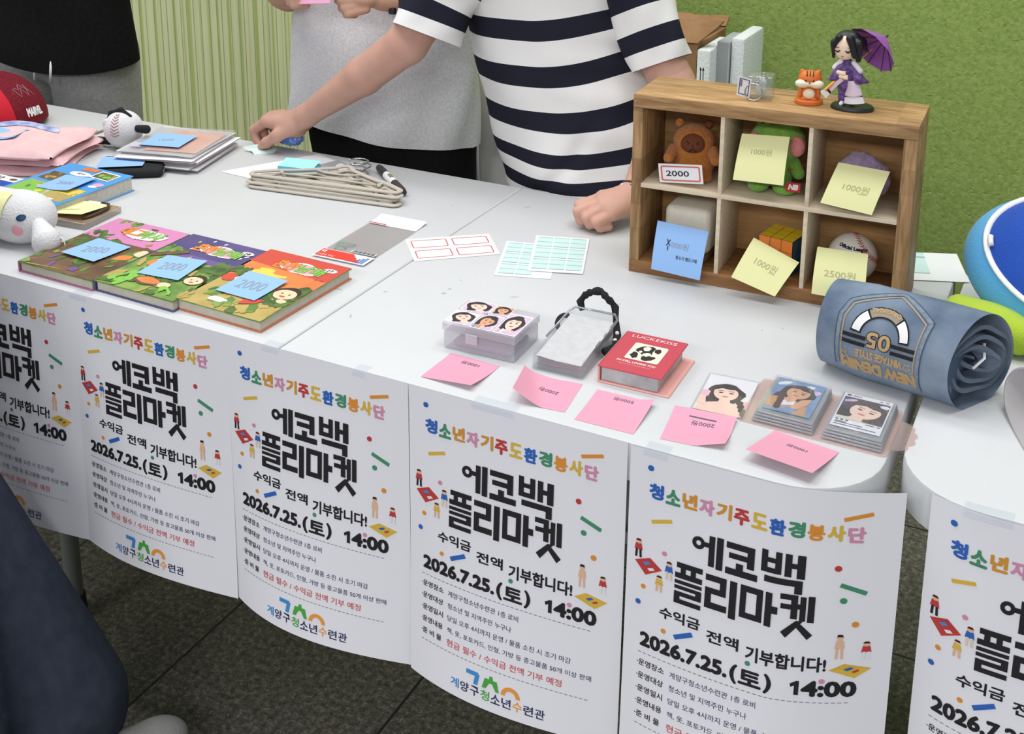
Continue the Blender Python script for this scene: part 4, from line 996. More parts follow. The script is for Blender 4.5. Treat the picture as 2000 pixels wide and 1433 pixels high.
# ------------------------------------------------------------------ more goods at the far end of the long table
m_bblue = mat('book_sky_blue', (84, 160, 226), .4); m_bdeep = mat('deep_blue_cover', (34, 78, 176), .35); m_ppr2 = mat('thick_page_edges', (214, 210, 200), .8, noise=(200, (190, 186, 172), .3))
# thick sky-blue workbook
def thick_book(label, x, y, rz, w, d, h, cover, art, z=T):
    t = thing('workbook', label, 'book', (x, y, z), rz)
    mb = MB(); mb.box(.002, w - .003, .003, d - .003, .002, h - .002); mb.build('page_block', m_ppr2, t)
    mb = MB(); mb.box(0, w, 0, d, 0, .002, 0, .0006, 1); mb.box(-.002, .0006, 0, d, 0, h, 0, .0008, 1); mb.build('back_cover', cover, t, 30)
    mb = MB(); mb.box(0, w, 0, d, h - .002, h, 0, .0006, 1); lev = [h + .0002]
    mats = [cover] + COV + [m_bdeep]
    def P(pts, m):
        mb.poly([(min(max(a, 0), 1) * w, min(max(b, 0), 1) * d, lev[0]) for a, b in pts], (1 + IX[m]) if m in IX else len(mats) - 1); lev[0] += .000012
    def L(body, u0, v0, ww, hh, m, heavy=0.0): lev[0] += .000012; z_ = lev[0]; mb.text(body, u0 * w, v0 * d, ww * w, hh * d, (1 + IX[m]) if m in IX else len(mats) - 1, 0, lambda X, Y: (X, Y, z_), heavy=heavy)
    art(P, L); mb.build('front_cover', mats, t)
    return t
def art_blue(P, L):
    r = random.Random(3)
    P([(.05, .10), (.95, .10), (.95, .45), (.05, .45)], 'cover_tan'); P([(.06, .12), (.60, .12), (.60, .43), (.06, .43)], 'logo_green'); leaves(P, r, 9, .1, .58, .15, .42, ['cover_green', 'cover_yellow', 'logo_green', 'logo_pink'], .06)
    P([(.62, .30), (.94, .28), (.94, .43), (.62, .44)], 'cover_yellow'); leaves(P, r, 5, .65, .92, .3, .42, ['cover_orange', 'cover_tan'], .04)
    P([(.06, .52), (.30, .50), (.30, .72), (.06, .73)], 'cover_brown'); leaves(P, r, 5, .08, .28, .54, .7, ['cover_tan', 'cover_green'], .04)
    P(blob(.42, .78, .16, .06, 14, .05), 'logo_white'); L('국어', .36, .765, .12, .04, 'logo_outline', .0008)
    P([(.58, .76), (.9, .74), (.9, .93), (.58, .95)], 'logo_white'); P([(.60, .78), (.88, .76), (.88, .91), (.60, .93)], 'cover_dark_green'); leaves(P, r, 6, .62, .86, .8, .9, ['cover_tan', 'cover_brown', 'logo_green'], .05)
    P([(.30, .88), (.54, .88), (.54, .96), (.30, .96)], 'cover_orange'); P(blob(.90, .62, .07, .05, 14, .05), 'logo_pink'); P(blob(.88, .56, .06, .03, 12, .05), 'logo_white')
    P(blob(.64, .07, .13, .055, 16, .06), 'cover_red'); P(blob(.64, .075, .11, .04, 16, .06), 'cover_pink'); L('초등', .57, .06, .13, .03, 'logo_white', .0012); L('EBS', .74, .11, .08, .03, 'logo_white', .0008)
thick_book('thick sky-blue workbook with a picture cover, beside the plush', -.812, .204, -.02, .165, .190, .030, m_bblue, art_blue)
note('blue sticky note on the thick sky-blue workbook', -.718, .298, T + .0312, .06, m_blue_note, m_pencil, curl=lambda u, v: .012 * max(0, u - .5) ** 1.5, words=(('3000', .45, .5, .4, .2, .2),))
def art_deep(P, L):
    P(blob(.45, .35, .25, .14, 16, .08), 'logo_white'); P(blob(.45, .36, .15, .07, 16, .1), 'cover_brown'); P([(0, .82), (1, .82), (1, 1), (0, 1)], 'logo_white'); L('만화', .3, .86, .4, .09, 'logo_outline', .001); P(blob(.85, .91, .06, .045, 12, .05), 'cover_brown'); P(blob(.9, .55, .05, .03, 12, .1), 'cover_purple')
thick_book('deep blue hardback with a white top band, beside the folded pink shirt', -.977, .166, .0, .155, .130, .022, m_bdeep, art_deep)
# black pouch with its note
m_blackf = mat('black_fabric', (40, 41, 43), .8, bump=(300, .4), spec=.2)
t = thing('zip_pouch', 'black zip pouch under a blue note next to the sky-blue workbook', 'pouch', (-.735, .480, T), .62)
mb = MB(); mb.box(-.065, .065, -.055, .055, 0, .017, 0, .008, 4); mb.build('case', m_blackf, t, 60)
mb = MB(); mb.tube([(.0655, -.045, .0085), (.0658, 0, .0088), (.0655, .045, .0085)], .0016, 6); mb.build('zipper', mat('zip_grey', (84, 84, 86), .5), t, 180)
note('blue sticky note lying on the black pouch', -.752, .470, T + .0182, .62, m_blue_note, m_pencil, w=.09, curl=lambda u, v: .006 * max(0, .4 - v))
# pile of thin clear sleeves with orange cards, fanned
m_sleeve = clear_mat('milky_sleeve', (244, 244, 246), .8, .2, (234, 234, 238), .05); m_card_o = mat('orange_card', (244, 160, 134), .5, noise=(18, (238, 190, 170), .12)); m_card_w = mat('white_card', (238, 236, 238), .5)
SL = [(0.0, 0.0, .10), (.012, -.006, .04), (.006, -.012, -.03), (-.006, -.008, .08), (.010, .002, .02), (.004, -.014, .06), (-.004, .004, .00), (.0, 0, .05)]
proto = None
for i, (dx, dy, dr) in enumerate(SL):
    top = i == len(SL) - 1; lab = 'topmost clear sleeve with an orange card in the fanned pile' if top else 'white card sleeve in the fanned pile, %s' % ['lowest of all', 'second from the bottom', 'third from the bottom', 'fourth from the bottom', 'fourth from the top', 'third from the top', 'just beneath the orange one'][i]
    t = thing('card_sleeve', lab, 'card sleeve', (-.722 + dx, .598 + dy, T + .0010 + i * .0042), .20 + dr, 'fanned pile of card sleeves')
    mb = MB(); mb.grid(lambda u, v: ((u - .5) * .172, (v - .5) * .185, .0030 + .0012 * math.sin(u * 3 + i) * math.cos(v * 3)), 8, 8, 0); mb.grid(lambda u, v: ((u - .5) * .172, (v - .5) * .185, .0004), 2, 2, 0, flip=True); mb.build('sleeve', m_sleeve if top else m_card_w, t, 60)
    if top:
        mb = MB(); mb.grid(lambda u, v: (-.040 + u * .118, -.072 + v * .140, .0016 + .0008 * math.sin(u * 3)), 4, 4, 0); mb.build('card', m_card_o, t, 60)
        mb = MB(); mb.grid(lambda u, v: (-.075 + u * .025, -.065 + v * .03, .0046), 1, 1, 0); mb.build('print', mat('faint_grey_print', (200, 190, 204), .6), t)
note('blue sticky note on top of the fanned pile of sleeves', -.730, .580, T + .0372, .26, m_blue_note, m_pencil, words=(('1000', .45, .5, .34, .14, .3),), w=.09, d=.085)
# baseball plush with a black strap and bat
m_pw = mat('white_plush', (228, 228, 230), .9, bump=(260, .5), spec=.1, sheen=.2)
t = thing('baseball_plush', 'round white plush baseball with stitched seam, black strap and little bat', 'plush toy', (-.862, .588, T), .1)
R = .041
mb = MB(); mb.ell((0, 0, R), (R, R, R * .98), 0, 32, 20); mb.build('body', m_pw, t, 180)
mb = MB()
for i in range(8):
    a = -.02 + i * .165; c = lambda b, q=a: Vector((R * 1.012 * math.cos(q) * math.sin(b), -R * 1.012 * math.cos(q) * math.cos(b), R + R * 1.0 * math.sin(q)))
    b0 = .22 - .10 * i / 8
    mb.tube([c(b0 - .24), c(b0, a - .13)], .0006, 6); mb.tube([c(b0, a - .13), c(b0 + .24)], .0006, 6)
mb.build('seam', m_stitch, t, 180)
mb = solid_mb(MB(), [('c', (-R * .98, -.004, R * 1.1), (-.024, -.006, R * 1.80), .0055, .006), ('c', (-.024, -.006, R * 1.80), (0, -.004, R * 2.02), .006, .0058), ('c', (0, -.004, R * 2.02), (.022, -.004, R * 1.75), .0058, .005)], .0016, .004); mb.build('strap', m_blackf, t, 180)
mb = solid_mb(MB(), [('c', (.034, -.004, .047), (.062, -.004, .048), .0075, .0095)], .0016, .004); mb.build('arm', m_blackf, t, 180)
mb = solid_mb(MB(), [('c', (-.030, -.012, .014), (-.060, -.010, .012), .008, .0085)], .0016, .004); mb.build('foot', m_blackf, t, 180)
mb = MB(); mb.ell((-.022, -.026, .057), (.010, .005, .010)); mb.build('cheek', m_pw, t, 180)
mb = MB(); mb.tube([(-.036, -.004, .040), (-.060, -.002, .030), (-.088, .0, .020)], [.0035, .0045, .0055], 10); mb.build('bat', mat('ivory_bat', (214, 208, 192), .6), t, 60)
# folded pink shirt with print
m_pinkc = mat('pink_cotton', (240, 202, 204), .9, noise=(30, (228, 184, 186), .25), bump=(500, .3), spec=.15, sheen=.2); m_prt = mat('blue_print', (118, 134, 196), .7, noise=(60, (196, 204, 226), .15))
t = thing('folded_shirt', 'folded pale pink shirt with a blue oval print', 'shirt', (-1.012, .415, T), .34)
def layer(z0, x0, x1, y0, y1, hump, th, ph):
    def top(u, v):
        e = min(u, 1 - u, v, 1 - v); ed = min(1, e * 9) ** .5
        x = x0 + (x1 - x0) * u + .006 * math.sin(v * 7 + ph); y = y0 + (y1 - y0) * v + .006 * math.sin(u * 6 + ph * 2)
        return (x, y, z0 + th * (.5 + .5 * ed) + hump * math.sin(u * PI) * math.sin(v * PI) * .8 + .0026 * math.sin(u * 13 + v * 5 + ph) * ed + .0016 * math.sin(v * 23 - u * 9 + ph) * ed)
    def bot(u, v):
        p = top(u, v); return (p[0], p[1], z0 + .001 + (.003 * math.sin(v * 9 + ph) + .002) * (1 if u > .93 else 0))
    return top, bot
for k, (z0, x0, x1, y0, y1, h, th, ph) in enumerate(((0, -.15, .150, -.095, .095, .002, .016, 0.3), (.017, -.15, .155, -.090, .092, .004, .016, 1.7), (.035, -.15, .148, -.098, .098, .010, .018, 3.1))):
    top, bot = layer(z0, x0, x1, y0, y1, h, th, ph)
    mb = MB(); mb.grid(top, 34, 26); mb.grid(bot, 34, 26, 0, flip=True)
    n = 34; 
    for a, b in ((lambda s: (s, 0), 0), (lambda s: (1, s), 0), (lambda s: (1 - s, 1), 0), (lambda s: (0, 1 - s), 0)):
        mb.grid(lambda u, v, a=a: tuple(Vector(bot(*a(u))).lerp(Vector(top(*a(u))), v) + Vector((.004 * math.sin(v * PI) * (1 if a(.5)[0] > .9 else 0), -.004 * math.sin(v * PI) * (1 if a(.5)[1] < .1 else 0), 0))), 34, 4)
    if k == 2:
        mb2 = MB()
        mb2.grid(lambda u, v: (lambda p: (p[0], p[1], p[2] + .0012))(top(.22 + .60 * u, .66 + .31 * v * math.sin(u * PI) ** .5)), 26, 8)
        t3 = t; o = mb.build('cloth_fold', m_pinkc, t, 75); mb2.build('print', m_prt, o, 180)
    else: mb.build('cloth_fold', m_pinkc, t, 75)
note('creased blue note lying on the folded pink shirt', -1.012, .398, T + .0595, .30, m_blue_note, m_pencil, w=.10, d=.06, curl=lambda u, v: .004 * math.sin(u * 7) + .002)
# red cap
m_red = mat('red_felt', (196, 34, 50), .8, bump=(300, .3), spec=.2); m_mesh = mat('maroon_mesh', (128, 26, 42), .8, noise=(300, (98, 18, 32), .1), bump=(600, .5), spec=.2); m_brim = mat('blue_brim', (58, 66, 150), .7); m_gold = mat('tan_felt', (204, 166, 110), .8)
t = thing('cap', 'red cap with maroon mesh back and blue brim on the far table', 'cap', (-1.262, .592, T), 0)
def capf(u, v):   # dome
    a = 2 * PI * u; b = PI / 2 * v; r = .115 * math.cos(b) ** .75
    return (r * math.cos(a) * 1.08 - .040 * math.sin(b) ** 2, r * math.sin(a) * .92, .012 + .102 * math.sin(b) ** .9 + .003 * math.cos(a * 6) * math.sin(2 * b))
mb = MB()
mb.grid(lambda u, v: capf(-.058 + u * .36, v), 26, 16, 1); mb.grid(lambda u, v: capf(.302 + u * .64, v), 44, 16, 0); mb.build('crown', [m_red, m_mesh], t, 50)
mb = MB(); mb.text('MARVEL', 0, 0, .052, .017, 0, 0, lambda x, y: (lambda p: (p[0] * 1.012, p[1] * 1.012, p[2]))(capf(-.015 + x * 1.25, .10 + y * 6)), 0, None, .0011); mb.build('lettering', m_wht, t)
mb = MB(); mb.tube([tuple(Vector(capf(-.03 + i * .012, .42 + .08 * math.sin(i * 2.1))) * 1.005 + Vector((0, 0, .001))) for i in range(9)], .0007, 5); mb.tube([tuple(Vector(capf(-.01 + i * .012, .50 - .05 * math.sin(i * 1.7))) * 1.005 + Vector((0, 0, .001))) for i in range(7)], .0007, 5); mb.build('stitching', mat('pale_thread', (190, 140, 146), .7), t, 180)
mb = MB(); mb.grid(lambda u, v: (lambda p: (p[0] * 1.01, p[1] * 1.01, p[2]))(capf(.66 + .11 * u, .15 + .5 * v)), 10, 10); mb.build('patch', m_gold, t, 180)
mb = MB(); mb.tube([(lambda p: (p[0] * 1.012, p[1] * 1.012, p[2] + .001))(capf(.775, .2 + .4 * i / 8)) for i in range(9)], .003, 8); mb.build('patch_edge', m_blackf, t, 180)
def brimf(u, v, dz=0): 
    a = -PI * .92 + u * PI * .84; r = .118 + .065 * v * math.sin(u * PI) ** .6
    return (r * math.cos(a) * 1.05, r * math.sin(a) * .9, .010 - .006 * v + dz + .004 * (1 - abs(2 * u - 1)) * v)
mb = MB(); mb.grid(lambda u, v: brimf(u, v), 30, 6, 0); mb.grid(lambda u, v: brimf(u, v, -.003), 30, 6, 0, flip=True); mb.build('brim', m_brim, t, 50)
# white long-eared plush lying at the front edge
t = thing('long_eared_plush', 'white plush lying on its side with blue eye, pink cheek and floppy ears', 'plush toy', (-.622, .116, T), .12)
mb = solid_mb(MB(), [('c', (-.12, .0, .045), (-.02, .0, .043), .045, .043), ('e', (.008, .002, .042), (.046, .046, .042)), ('c', (-.12, -.01, .04), (-.19, -.01, .035), .04, .03)], .003, .02); mb.v = [(x, y, max(z, .0005)) for x, y, z in mb.v]; mb.build('body', m_pw, t, 180)
mb = solid_mb(MB(), [('c', (.052, -.022, .042), (.078, -.038, .026), .013, .024)], .0024, .006); mb.build('ear', m_pw, t, 180)
mb = MB(); mb.tube([(.098 + .010 * math.cos(a), -.030, .020 + .012 * math.sin(a)) for a in [2 * PI * i / 20 for i in range(20)]], .0012, 6, 0, False, True); mb.build('hanging_loop', m_wht, t, 180)
def onbody(cx, cz, rx, rz_, off=1.0):
    pts = []
    for i in range(18):
        a = 2 * PI * i / 18; x, z = cx + rx * math.cos(a), cz + rz_ * math.sin(a)
        q = 1 - ((x - .008) / .047) ** 2 - ((z - .042) / .043) ** 2; pts.append((x, .002 - .047 * math.sqrt(max(q, .02)) - .0006, z))
    return pts
mb = MB(); pts = onbody(.028, .058, .0072, .0052); c = mb.add([(.0285, -.0385, .0585)] + pts, [(0, 1 + i, 1 + (i + 1) % 18) for i in range(18)]); mb.build('eye', mat('navy_eye', (28, 70, 110), .4), t, 180)
mb = MB(); pts = onbody(.022, .036, .0085, .0095); c = mb.add([(.022, -.0462, .036)] + pts, [(0, 1 + i, 1 + (i + 1) % 18) for i in range(18)]); mb.build('cheek', mat('pink_cheek', (240, 170, 180), .8), t, 180)
def plnote(u, v): 
    x = -.118 + u * .112; a = .25 + 1.05 * v
    return (x, -.0475 * math.cos(a) * 1.0, .045 + .0475 * math.sin(a) * (1 - .06 * u))
mb = MB(); mb.grid(plnote, 10, 10); o = mb.build('sticky_note', [m_yellow_note], None, 60, (-.622, .116, T + .0008), .12); tag(o, 'yellow sticky note draped over the white long-eared plush', 'sticky note')
# clear card case with a brown bracelet card and yellow note
t = thing('card_case', 'small clear case with brown card and dark cord under a yellow note', 'case', (-.618, .240, T), .10)
m_case = clear_mat('clear_case', (238, 232, 226), .55, .06, (214, 204, 192), .08)
mb = MB(); mb.box(-.044, .044, -.048, .048, 0, .012, 0, .0015, 2); mb.build('case', m_case, t, 40)
mb = MB(); mb.box(-.041, .041, -.045, .045, .0122, .0128, 0); mb.build('card', mat('brown_card', (176, 146, 116), .6, noise=(40, (150, 120, 92), .2)), t)
mb = MB(); mb.tube([(.010, .038, .0165), (.026, .036, .017), (.036, .022, .0165), (.037, .0, .016), (.034, -.022, .0155), (.028, -.034, .015)], .0032, 8); mb.build('cord', mat('dark_brown_cord', (72, 54, 44), .5), t, 180)
mb = MB(); mb.grid(lambda u, v: (-.022 + u * .05, .012 + v * .03, .0135 + .003 * v), 3, 3); mb.build('paper_slip', m_white_paper, t)
note('yellow sticky note on the small clear case with the brown card', -.622, .236, T + .0135, .08, m_yellow_note, m_pencil_y, w=.074, d=.074, curl=lambda u, v: .008 * (1 - v) * u + .004, words=(('1000원', .4, .35, .4, .12, .3),))
# white paper, film and note pads by the reaching hand
mb = MB(); f = flat_sheet(mb, ((-.575, .556), (-.480, .548), (-.335, .690), (-.470, .742)), T + .0006); tag(mb.build('paper_sheet', m_white_paper, None, 60), 'plain white paper sheet under the reaching hand', 'paper')
mb = MB(); f = flat_sheet(mb, ((-.445, .62), (-.385, .585), (-.30, .672), (-.41, .728)), T + .0016, 0, 8, .002); tag(mb.build('plastic_film', clear_mat('grey_film', (206, 206, 208), .45, .2, (196, 196, 198), .05), None, 60), 'crinkled grey plastic film on the white paper', 'film')
m_mintn = mat('mint_note_paper', (164, 232, 226), .6); m_aqua = mat('aqua_note_paper', (112, 200, 224), .6)
def pad(label, x, y, z, rz, w, d, h, m, m2, tilt=0.0):
    mb = MB(); mb.box(-w / 2, w / 2, -d / 2, d / 2, 0, h, 0, .0004, 1); mb.grid(lambda u, v: ((u - .5) * w, (v - .5) * d, h + .0003 + tilt * v), 4, 4, 1)
    return tag(mb.build('note_pad', [m2, m], None, None, (x, y, z), rz), label, 'note pad', 'sticky note pads by the hangers')
pad('flat blue note pad under the mint one', -.408, .618, T + .0040, .30, .076, .050, .003, m_blue_note, m_blue_note)
pad('mint note pad with aqua edge lying on the blue pad', -.428, .620, T + .0073, .18, .076, .038, .011, m_mintn, m_aqua, .006)
# ------------------------------------------------------------------ velvet hangers and marker
m_velvet = mat('beige_velvet', (192, 184, 170), .9, bump=(500, .3), spec=.15, sheen=.3)
def hanger_path():
    P = []
    def arc(cx, cy, r, a0, a1, n=7): 
        for i in range(n + 1): a = a0 + (a1 - a0) * i / n; P.append((cx + r * math.cos(a), cy + r * math.sin(a), 0))
    arc(.146, .010, .010, -PI / 2, PI * .36); P.extend([(.118, .040, 0), (.104, .046, 0), (.090, .050, 0), (.05, .072, 0), (.022, .088, 0)])
    arc(0, .092, .016, PI * .05, PI * .95, 5); P.extend([(-.022, .088, 0), (-.05, .072, 0), (-.090, .050, 0), (-.104, .046, 0), (-.118, .040, 0)]); arc(-.146, .010, .010, PI * .64, PI * 1.5); return P
def hanger(label, x, y, z, rz):
    t = thing('clothes_hanger', label, 'hanger', (x, y, z), rz, 'stacked beige hangers')
    mb = MB(); mb.tube(hanger_path(), .0054, 10, 0, False, True, .5); mb.build('frame', m_velvet, t, 180)
    mb = MB(); mb.tube([(-.10, .026, 0), (-.04, .029, 0), (.04, .029, 0), (.10, .026, 0)], .0034, 8, 0, True, False, .6); mb.tube([(-.05, .070, 0), (-.02, .058, 0), (.02, .058, 0), (.05, .070, 0)], .0034, 8, 0, True, False, .6); mb.build('trouser_bar', m_velvet, t, 180)
    for s in (-1, 1): mb = MB(); mb.tube([(s * .108, .020, 0), (s * .104, .034, 0), (s * .112, .046, 0)], .0036, 8, 0, True, False, .6); mb.build('strap_notch', m_velvet, t, 180)
    mb = MB(); c = (0.004, .142)
    mb.tube([(0, .104, 0), (0, .118, 0)] + [(c[0] + .021 * math.cos(a), c[1] + .021 * math.sin(a), 0) for a in [-PI * .55 + PI * 1.5 * i / 16 for i in range(17)]], .0016, 8); mb.build('hook', m_chr, t, 180)
    return t
hx, hy = -.312, .529
h0 = hanger('beige velvet hanger at the bottom of the hanger stack', hx + .004, hy - .004, T + .0034, .125)
for k, (dx, dy, dr, lab) in enumerate(((-.004, .002, .01, 'beige velvet hanger second from the bottom of the hanger stack'), (.002, .006, -.012, 'beige velvet hanger second from the top of the hanger stack'), (-.003, .010, .008, 'beige velvet hanger on top of the hanger stack'))):
    dup(h0, (hx + dx, hy + dy, T + .0034 + (k + 1) * .0064), .125 + dr, lab)
t = thing('marker_pen', 'black and white marker pen tucked by the hanger stack', 'pen', (-.236, .654, T + .0085), -.70)
mb = MB(); mb.tube([(-.078, 0, 0), (-.070, 0, 0), (-.028, 0, 0)], [.0068, .0078, .0082], 16); mb.build('cap', m_blk, t, 40)
mb = MB(); mb.tube([(-.028, 0, 0), (.025, 0, 0)], .0080, 16); mb.build('barrel', m_white_paper, t, 40)
mb = MB(); mb.tube([(.025, 0, 0), (.07, 0, 0), (.082, 0, 0)], [.0080, .0078, .0060], 16); mb.build('end_plug', mat('plum_black', (62, 50, 56), .5), t, 40)
mb = MB(); mb.grid(lambda u, v: (-.012 + .022 * u, .0083 * math.sin(-.5 + v), .0083 * math.cos(-.5 + v)), 4, 4); mb.build('emblem', mat('olive_gold', (140, 128, 70), .5), t, 60)

# ------------------------------------------------------------------ photo cards and cases on the near right
m_ph_bg = mat('photo_white', (232, 230, 236), .4); m_ph_blue = mat('photo_denim_blue', (140, 168, 200), .4, noise=(60, (108, 140, 184), .2)); m_ph_dark = mat('photo_night', (52, 48, 60), .4, noise=(50, (86, 70, 96), .2))
m_ph_skin = mat('photo_skin', (242, 208, 192), .45); m_ph_skin2 = mat('photo_warm_skin', (220, 168, 132), .45); m_ph_hair = mat('photo_hair', (44, 36, 40), .4, noise=(90, (70, 58, 60), .2)); m_ph_lip = mat('photo_lips', (206, 96, 104), .4); m_ph_eye = mat('photo_eye', (40, 32, 36), .4)
m_ph_cloth = mat('photo_cream', (226, 214, 196), .5); m_ph_lil = mat('photo_lilac', (196, 172, 214), .4, noise=(70, (232, 200, 220), .2)); m_ph_tan = mat('photo_tan', (206, 156, 112), .45); m_ph_pink = mat('photo_pink', (240, 190, 206), .4)
PH = [m_ph_bg, m_ph_blue, m_ph_dark, m_ph_skin, m_ph_skin2, m_ph_hair, m_ph_lip, m_ph_eye, m_ph_cloth, m_ph_lil, m_ph_tan, m_ph_pink, m_pen, m_white_paper]
PI_ = {m.name.replace('photo_', ''): i for i, m in enumerate(PH)}
def portrait(mb, f, bg, skin, rot=0.0, cx=.5, cy=.55, r=.2, arm=None, cloth='cream', asp=.65, base=.0002, extra=None, off=0):
    """a printed head-and-shoulders photo in sheet coordinates (u, v)"""
    lev = [base]
    def poly(pts, m):
        g = on(f, lev[0]); lev[0] += .000015
        mb.poly([g(min(max(a, .0), 1), min(max(b, .0), 1)) for a, b in pts], off + PI_[m])
    def loc(x, y): 
        c, s = math.cos(rot), math.sin(rot); return (cx + (x * c - y * s) * r, cy + (x * s + y * c) * r * asp)
    def bl(x, y, rx, ry, m, n=18, j=.04, seed=1): poly([loc(a, b) for a, b in blob(x, y, rx, ry, n, j, 0, seed)], m)
    if bg: poly([(0, 0), (1, 0), (1, 1), (0, 1)], bg)
    if bg in ('denim_blue', 'lilac', 'night'):
        for i in range(5): poly(blob(.15 + .18 * i, .85 - .1 * (i % 3), .14, .06, 10, .3, .4, i), ['white', 'lilac', 'denim_blue'][i % 3] if bg != 'night' else ['lilac', 'denim_blue', 'night'][i % 3])
    bl(0, -.15, 1.32, 1.45, 'hair', 22, .06, 2); bl(-.95, -1.5, .42, 1.2, 'hair', 16, .1, 3)
    poly([loc(-.32, -.7), loc(.32, -.7), loc(.45, -1.6), loc(-.45, -1.6)], skin)
    poly([loc(-2.2, -3.6), loc(-1.6, -1.75), loc(-.45, -1.35), loc(.45, -1.35), loc(1.6, -1.75), loc(2.2, -3.6)], skin if cloth == 'none' else cloth)
    if cloth != 'none': poly([loc(-.5, -1.3), loc(.5, -1.3), loc(0, -2.2)], skin)
    bl(0, -.05, .86, 1.02, skin, 22, .0)
    poly([loc(-.9, .25), loc(-.75, .85), loc(-.2, 1.15), loc(.5, 1.1), loc(.92, .6), loc(.9, .2), loc(.62, .55), loc(.2, .5), loc(-.3, .62)], 'hair')
    for s in (-1, 1): bl(s * .36, -.02, .17, .085, 'eye', 10, 0); poly([loc(s * .36 - .22, .22), loc(s * .36 + .22, .22), loc(s * .36 + .2, .28), loc(s * .36 - .2, .28)], 'hair')
    poly([loc(-.26, -.52), loc(0, -.46), loc(.26, -.52), loc(.12, -.64), loc(-.12, -.64)], 'lips'); poly([loc(-.05, -.22), loc(.06, -.22), loc(.08, -.30), loc(-.08, -.30)], 'tan' if skin == 'warm_skin' else 'pink')
    if arm: poly([loc(*p) for p in arm], skin)
    if extra: extra(poly, loc, bl)
m_frost = clear_mat('frosted_box', (250, 249, 252), .62, .25, (236, 234, 240), .05)
t = thing('sticker_box', 'translucent snap-lid box covered in portrait stickers', 'box', (.252, .149, T), .03)
mb = MB(); mb.box(-.054, .054, -.040, .040, .0005, .026, 0, .003, 2); b = mb.build('box_body', m_frost, t, 40)
mb = MB(); mb.box(-.044, .044, -.030, .030, .002, .010, 0, .002, 1); mb.build('contents', mat('dim_lilac_cards', (136, 128, 156), .6), t)
mb = MB(); mb.box(-.0555, .0555, -.0415, .0415, .0262, .039, 0, .0025, 2); l = mb.build('lid', m_frost, t, 40)
mb = MB(); mb.box(-.018, .0, -.0445, -.0415, .016, .030, 0, .0012, 2); mb.build('latch', m_frost, t, 40)
def sticker(u0, u1, v0, v1, bg, skin, rot, extra_cols=()):
    mb = MB(); f = lambda u, v: (-.054 + .108 * (u0 + (u1 - u0) * u), -.040 + .080 * (v0 + (v1 - v0) * v), .0394)
    mb.grid(f, 1, 1, PI_['white']); g = lambda u, v: f(.05 + .9 * u, .06 + .88 * v)
    portrait(mb, g, bg, skin, rot, .48, .56, .36, None, 'lilac', .9, .00015)
    for i, c in enumerate(extra_cols): mb.poly([on(f, .0005)(*p) for p in blob(.12 + i * .2, .14, .09, .10, 8, .1, 0, i)], PI_[c])
    mb.build('sticker', PH, l)
sticker(.0, .36, .03, .52, 'white', 'skin', .5); sticker(.02, .42, .54, 1.0, 'lilac', 'skin', .4); sticker(.37, .67, .0, .60, 'lilac', 'warm_skin', -.3, ('denim_blue', 'tan', 'pink', 'lilac')); sticker(.43, .68, .62, 1.0, 'tan', 'warm_skin', .2); sticker(.68, 1.0, .0, .80, 'lilac', 'skin', .1, ('pink', 'white', 'lilac', 'pink'))
# clear card holder with strap
t = thing('card_holder', 'clear acrylic card holder full of white sleeves, with black beaded strap', 'card holder', (.368, .178, T), .035)
m_clr = clear_mat('clear_plastic', (252, 253, 254), .95, .05, (236, 238, 240), .05)
mb = MB()
mb.box(-.036, .036, -.068, .068, .0004, .0024, 0, .0008, 1); mb.box(-.036, -.0342, -.068, .068, .0024, .026, 0, .0006, 1); mb.box(.0342, .036, -.068, .068, .0024, .026, 0, .0006, 1); mb.box(-.0342, .0342, .066, .068, .0024, .034, 0, .0006, 1); mb.box(-.0342, .0342, -.068, -.0664, .0024, .020, 0, .0006, 1)
mb.build('tray', m_clr, t, 40)
mb = MB(); mb.tube([(-.036, -.02, .0265), (-.036, .06, .030), (-.030, .068, .034), (.030, .068, .034), (.036, .06, .030), (.036, -.02, .0265)], .0017, 8); mb.build('rim', clear_mat('clear_rim', (226, 228, 232), .6, .04, (170, 172, 178), .2), t, 180)
m_slv = mat('white_sleeves', (206, 206, 208), .45, noise=(80, (192, 192, 196), .25))
for i in range(5):
    mb = MB(); mb.grid(lambda u, v: (-.032 + u * .064, -.0645 + v * .120, .0035 + i * .0036 + v * .010 + .0016 * math.sin(u * 4 + i * 2) * (1 - v)), 8, 8, 0); mb.grid(lambda u, v: (-.032 + u * .064, -.0645 + v * .120, .0030 + i * .0036 + v * .009), 2, 8, 0, flip=True); mb.build('card_sleeve', m_slv, t, 60)
mb = MB(); pts = [(-.020 + .0, .070, .030)] + [(-.026 + .052 * i / 14, .076 + .002 * math.sin(i), .034 + .026 * math.sin(PI * (i + .6) / 15.2) ** .7) for i in range(15)] + [(.030, .070, .028), (.040, .050, .012), (.047, .020, .012), (.040, .0, .010)]
rad = [.004 + .0016 * (i % 2) for i in range(len(pts))]; mb.tube(pts, rad, 10); mb.ell((0, .077, .060), (.0075, .006, .006), 0, 14, 10); mb.build('strap', m_blackf, t, 180)
mb = MB(); mb.tube([(-.040 + .009 * math.cos(a), .050 + .010 * math.sin(a), .016 + .006 * math.sin(a)) for a in [2 * PI * i / 20 for i in range(20)]], .0038, 8, 0, False, True); mb.build('strap_loop', m_blackf, t, 180)
mb = MB()
for x, y, z in ((-.030, .058, .024), (.041, .046, .018), (.044, .030, .015)): mb.ell((x, y, z), (.003, .003, .003), 0, 10, 8)
mb.build('pearl_bead', mat('pearl', (232, 230, 228), .3), t, 180)
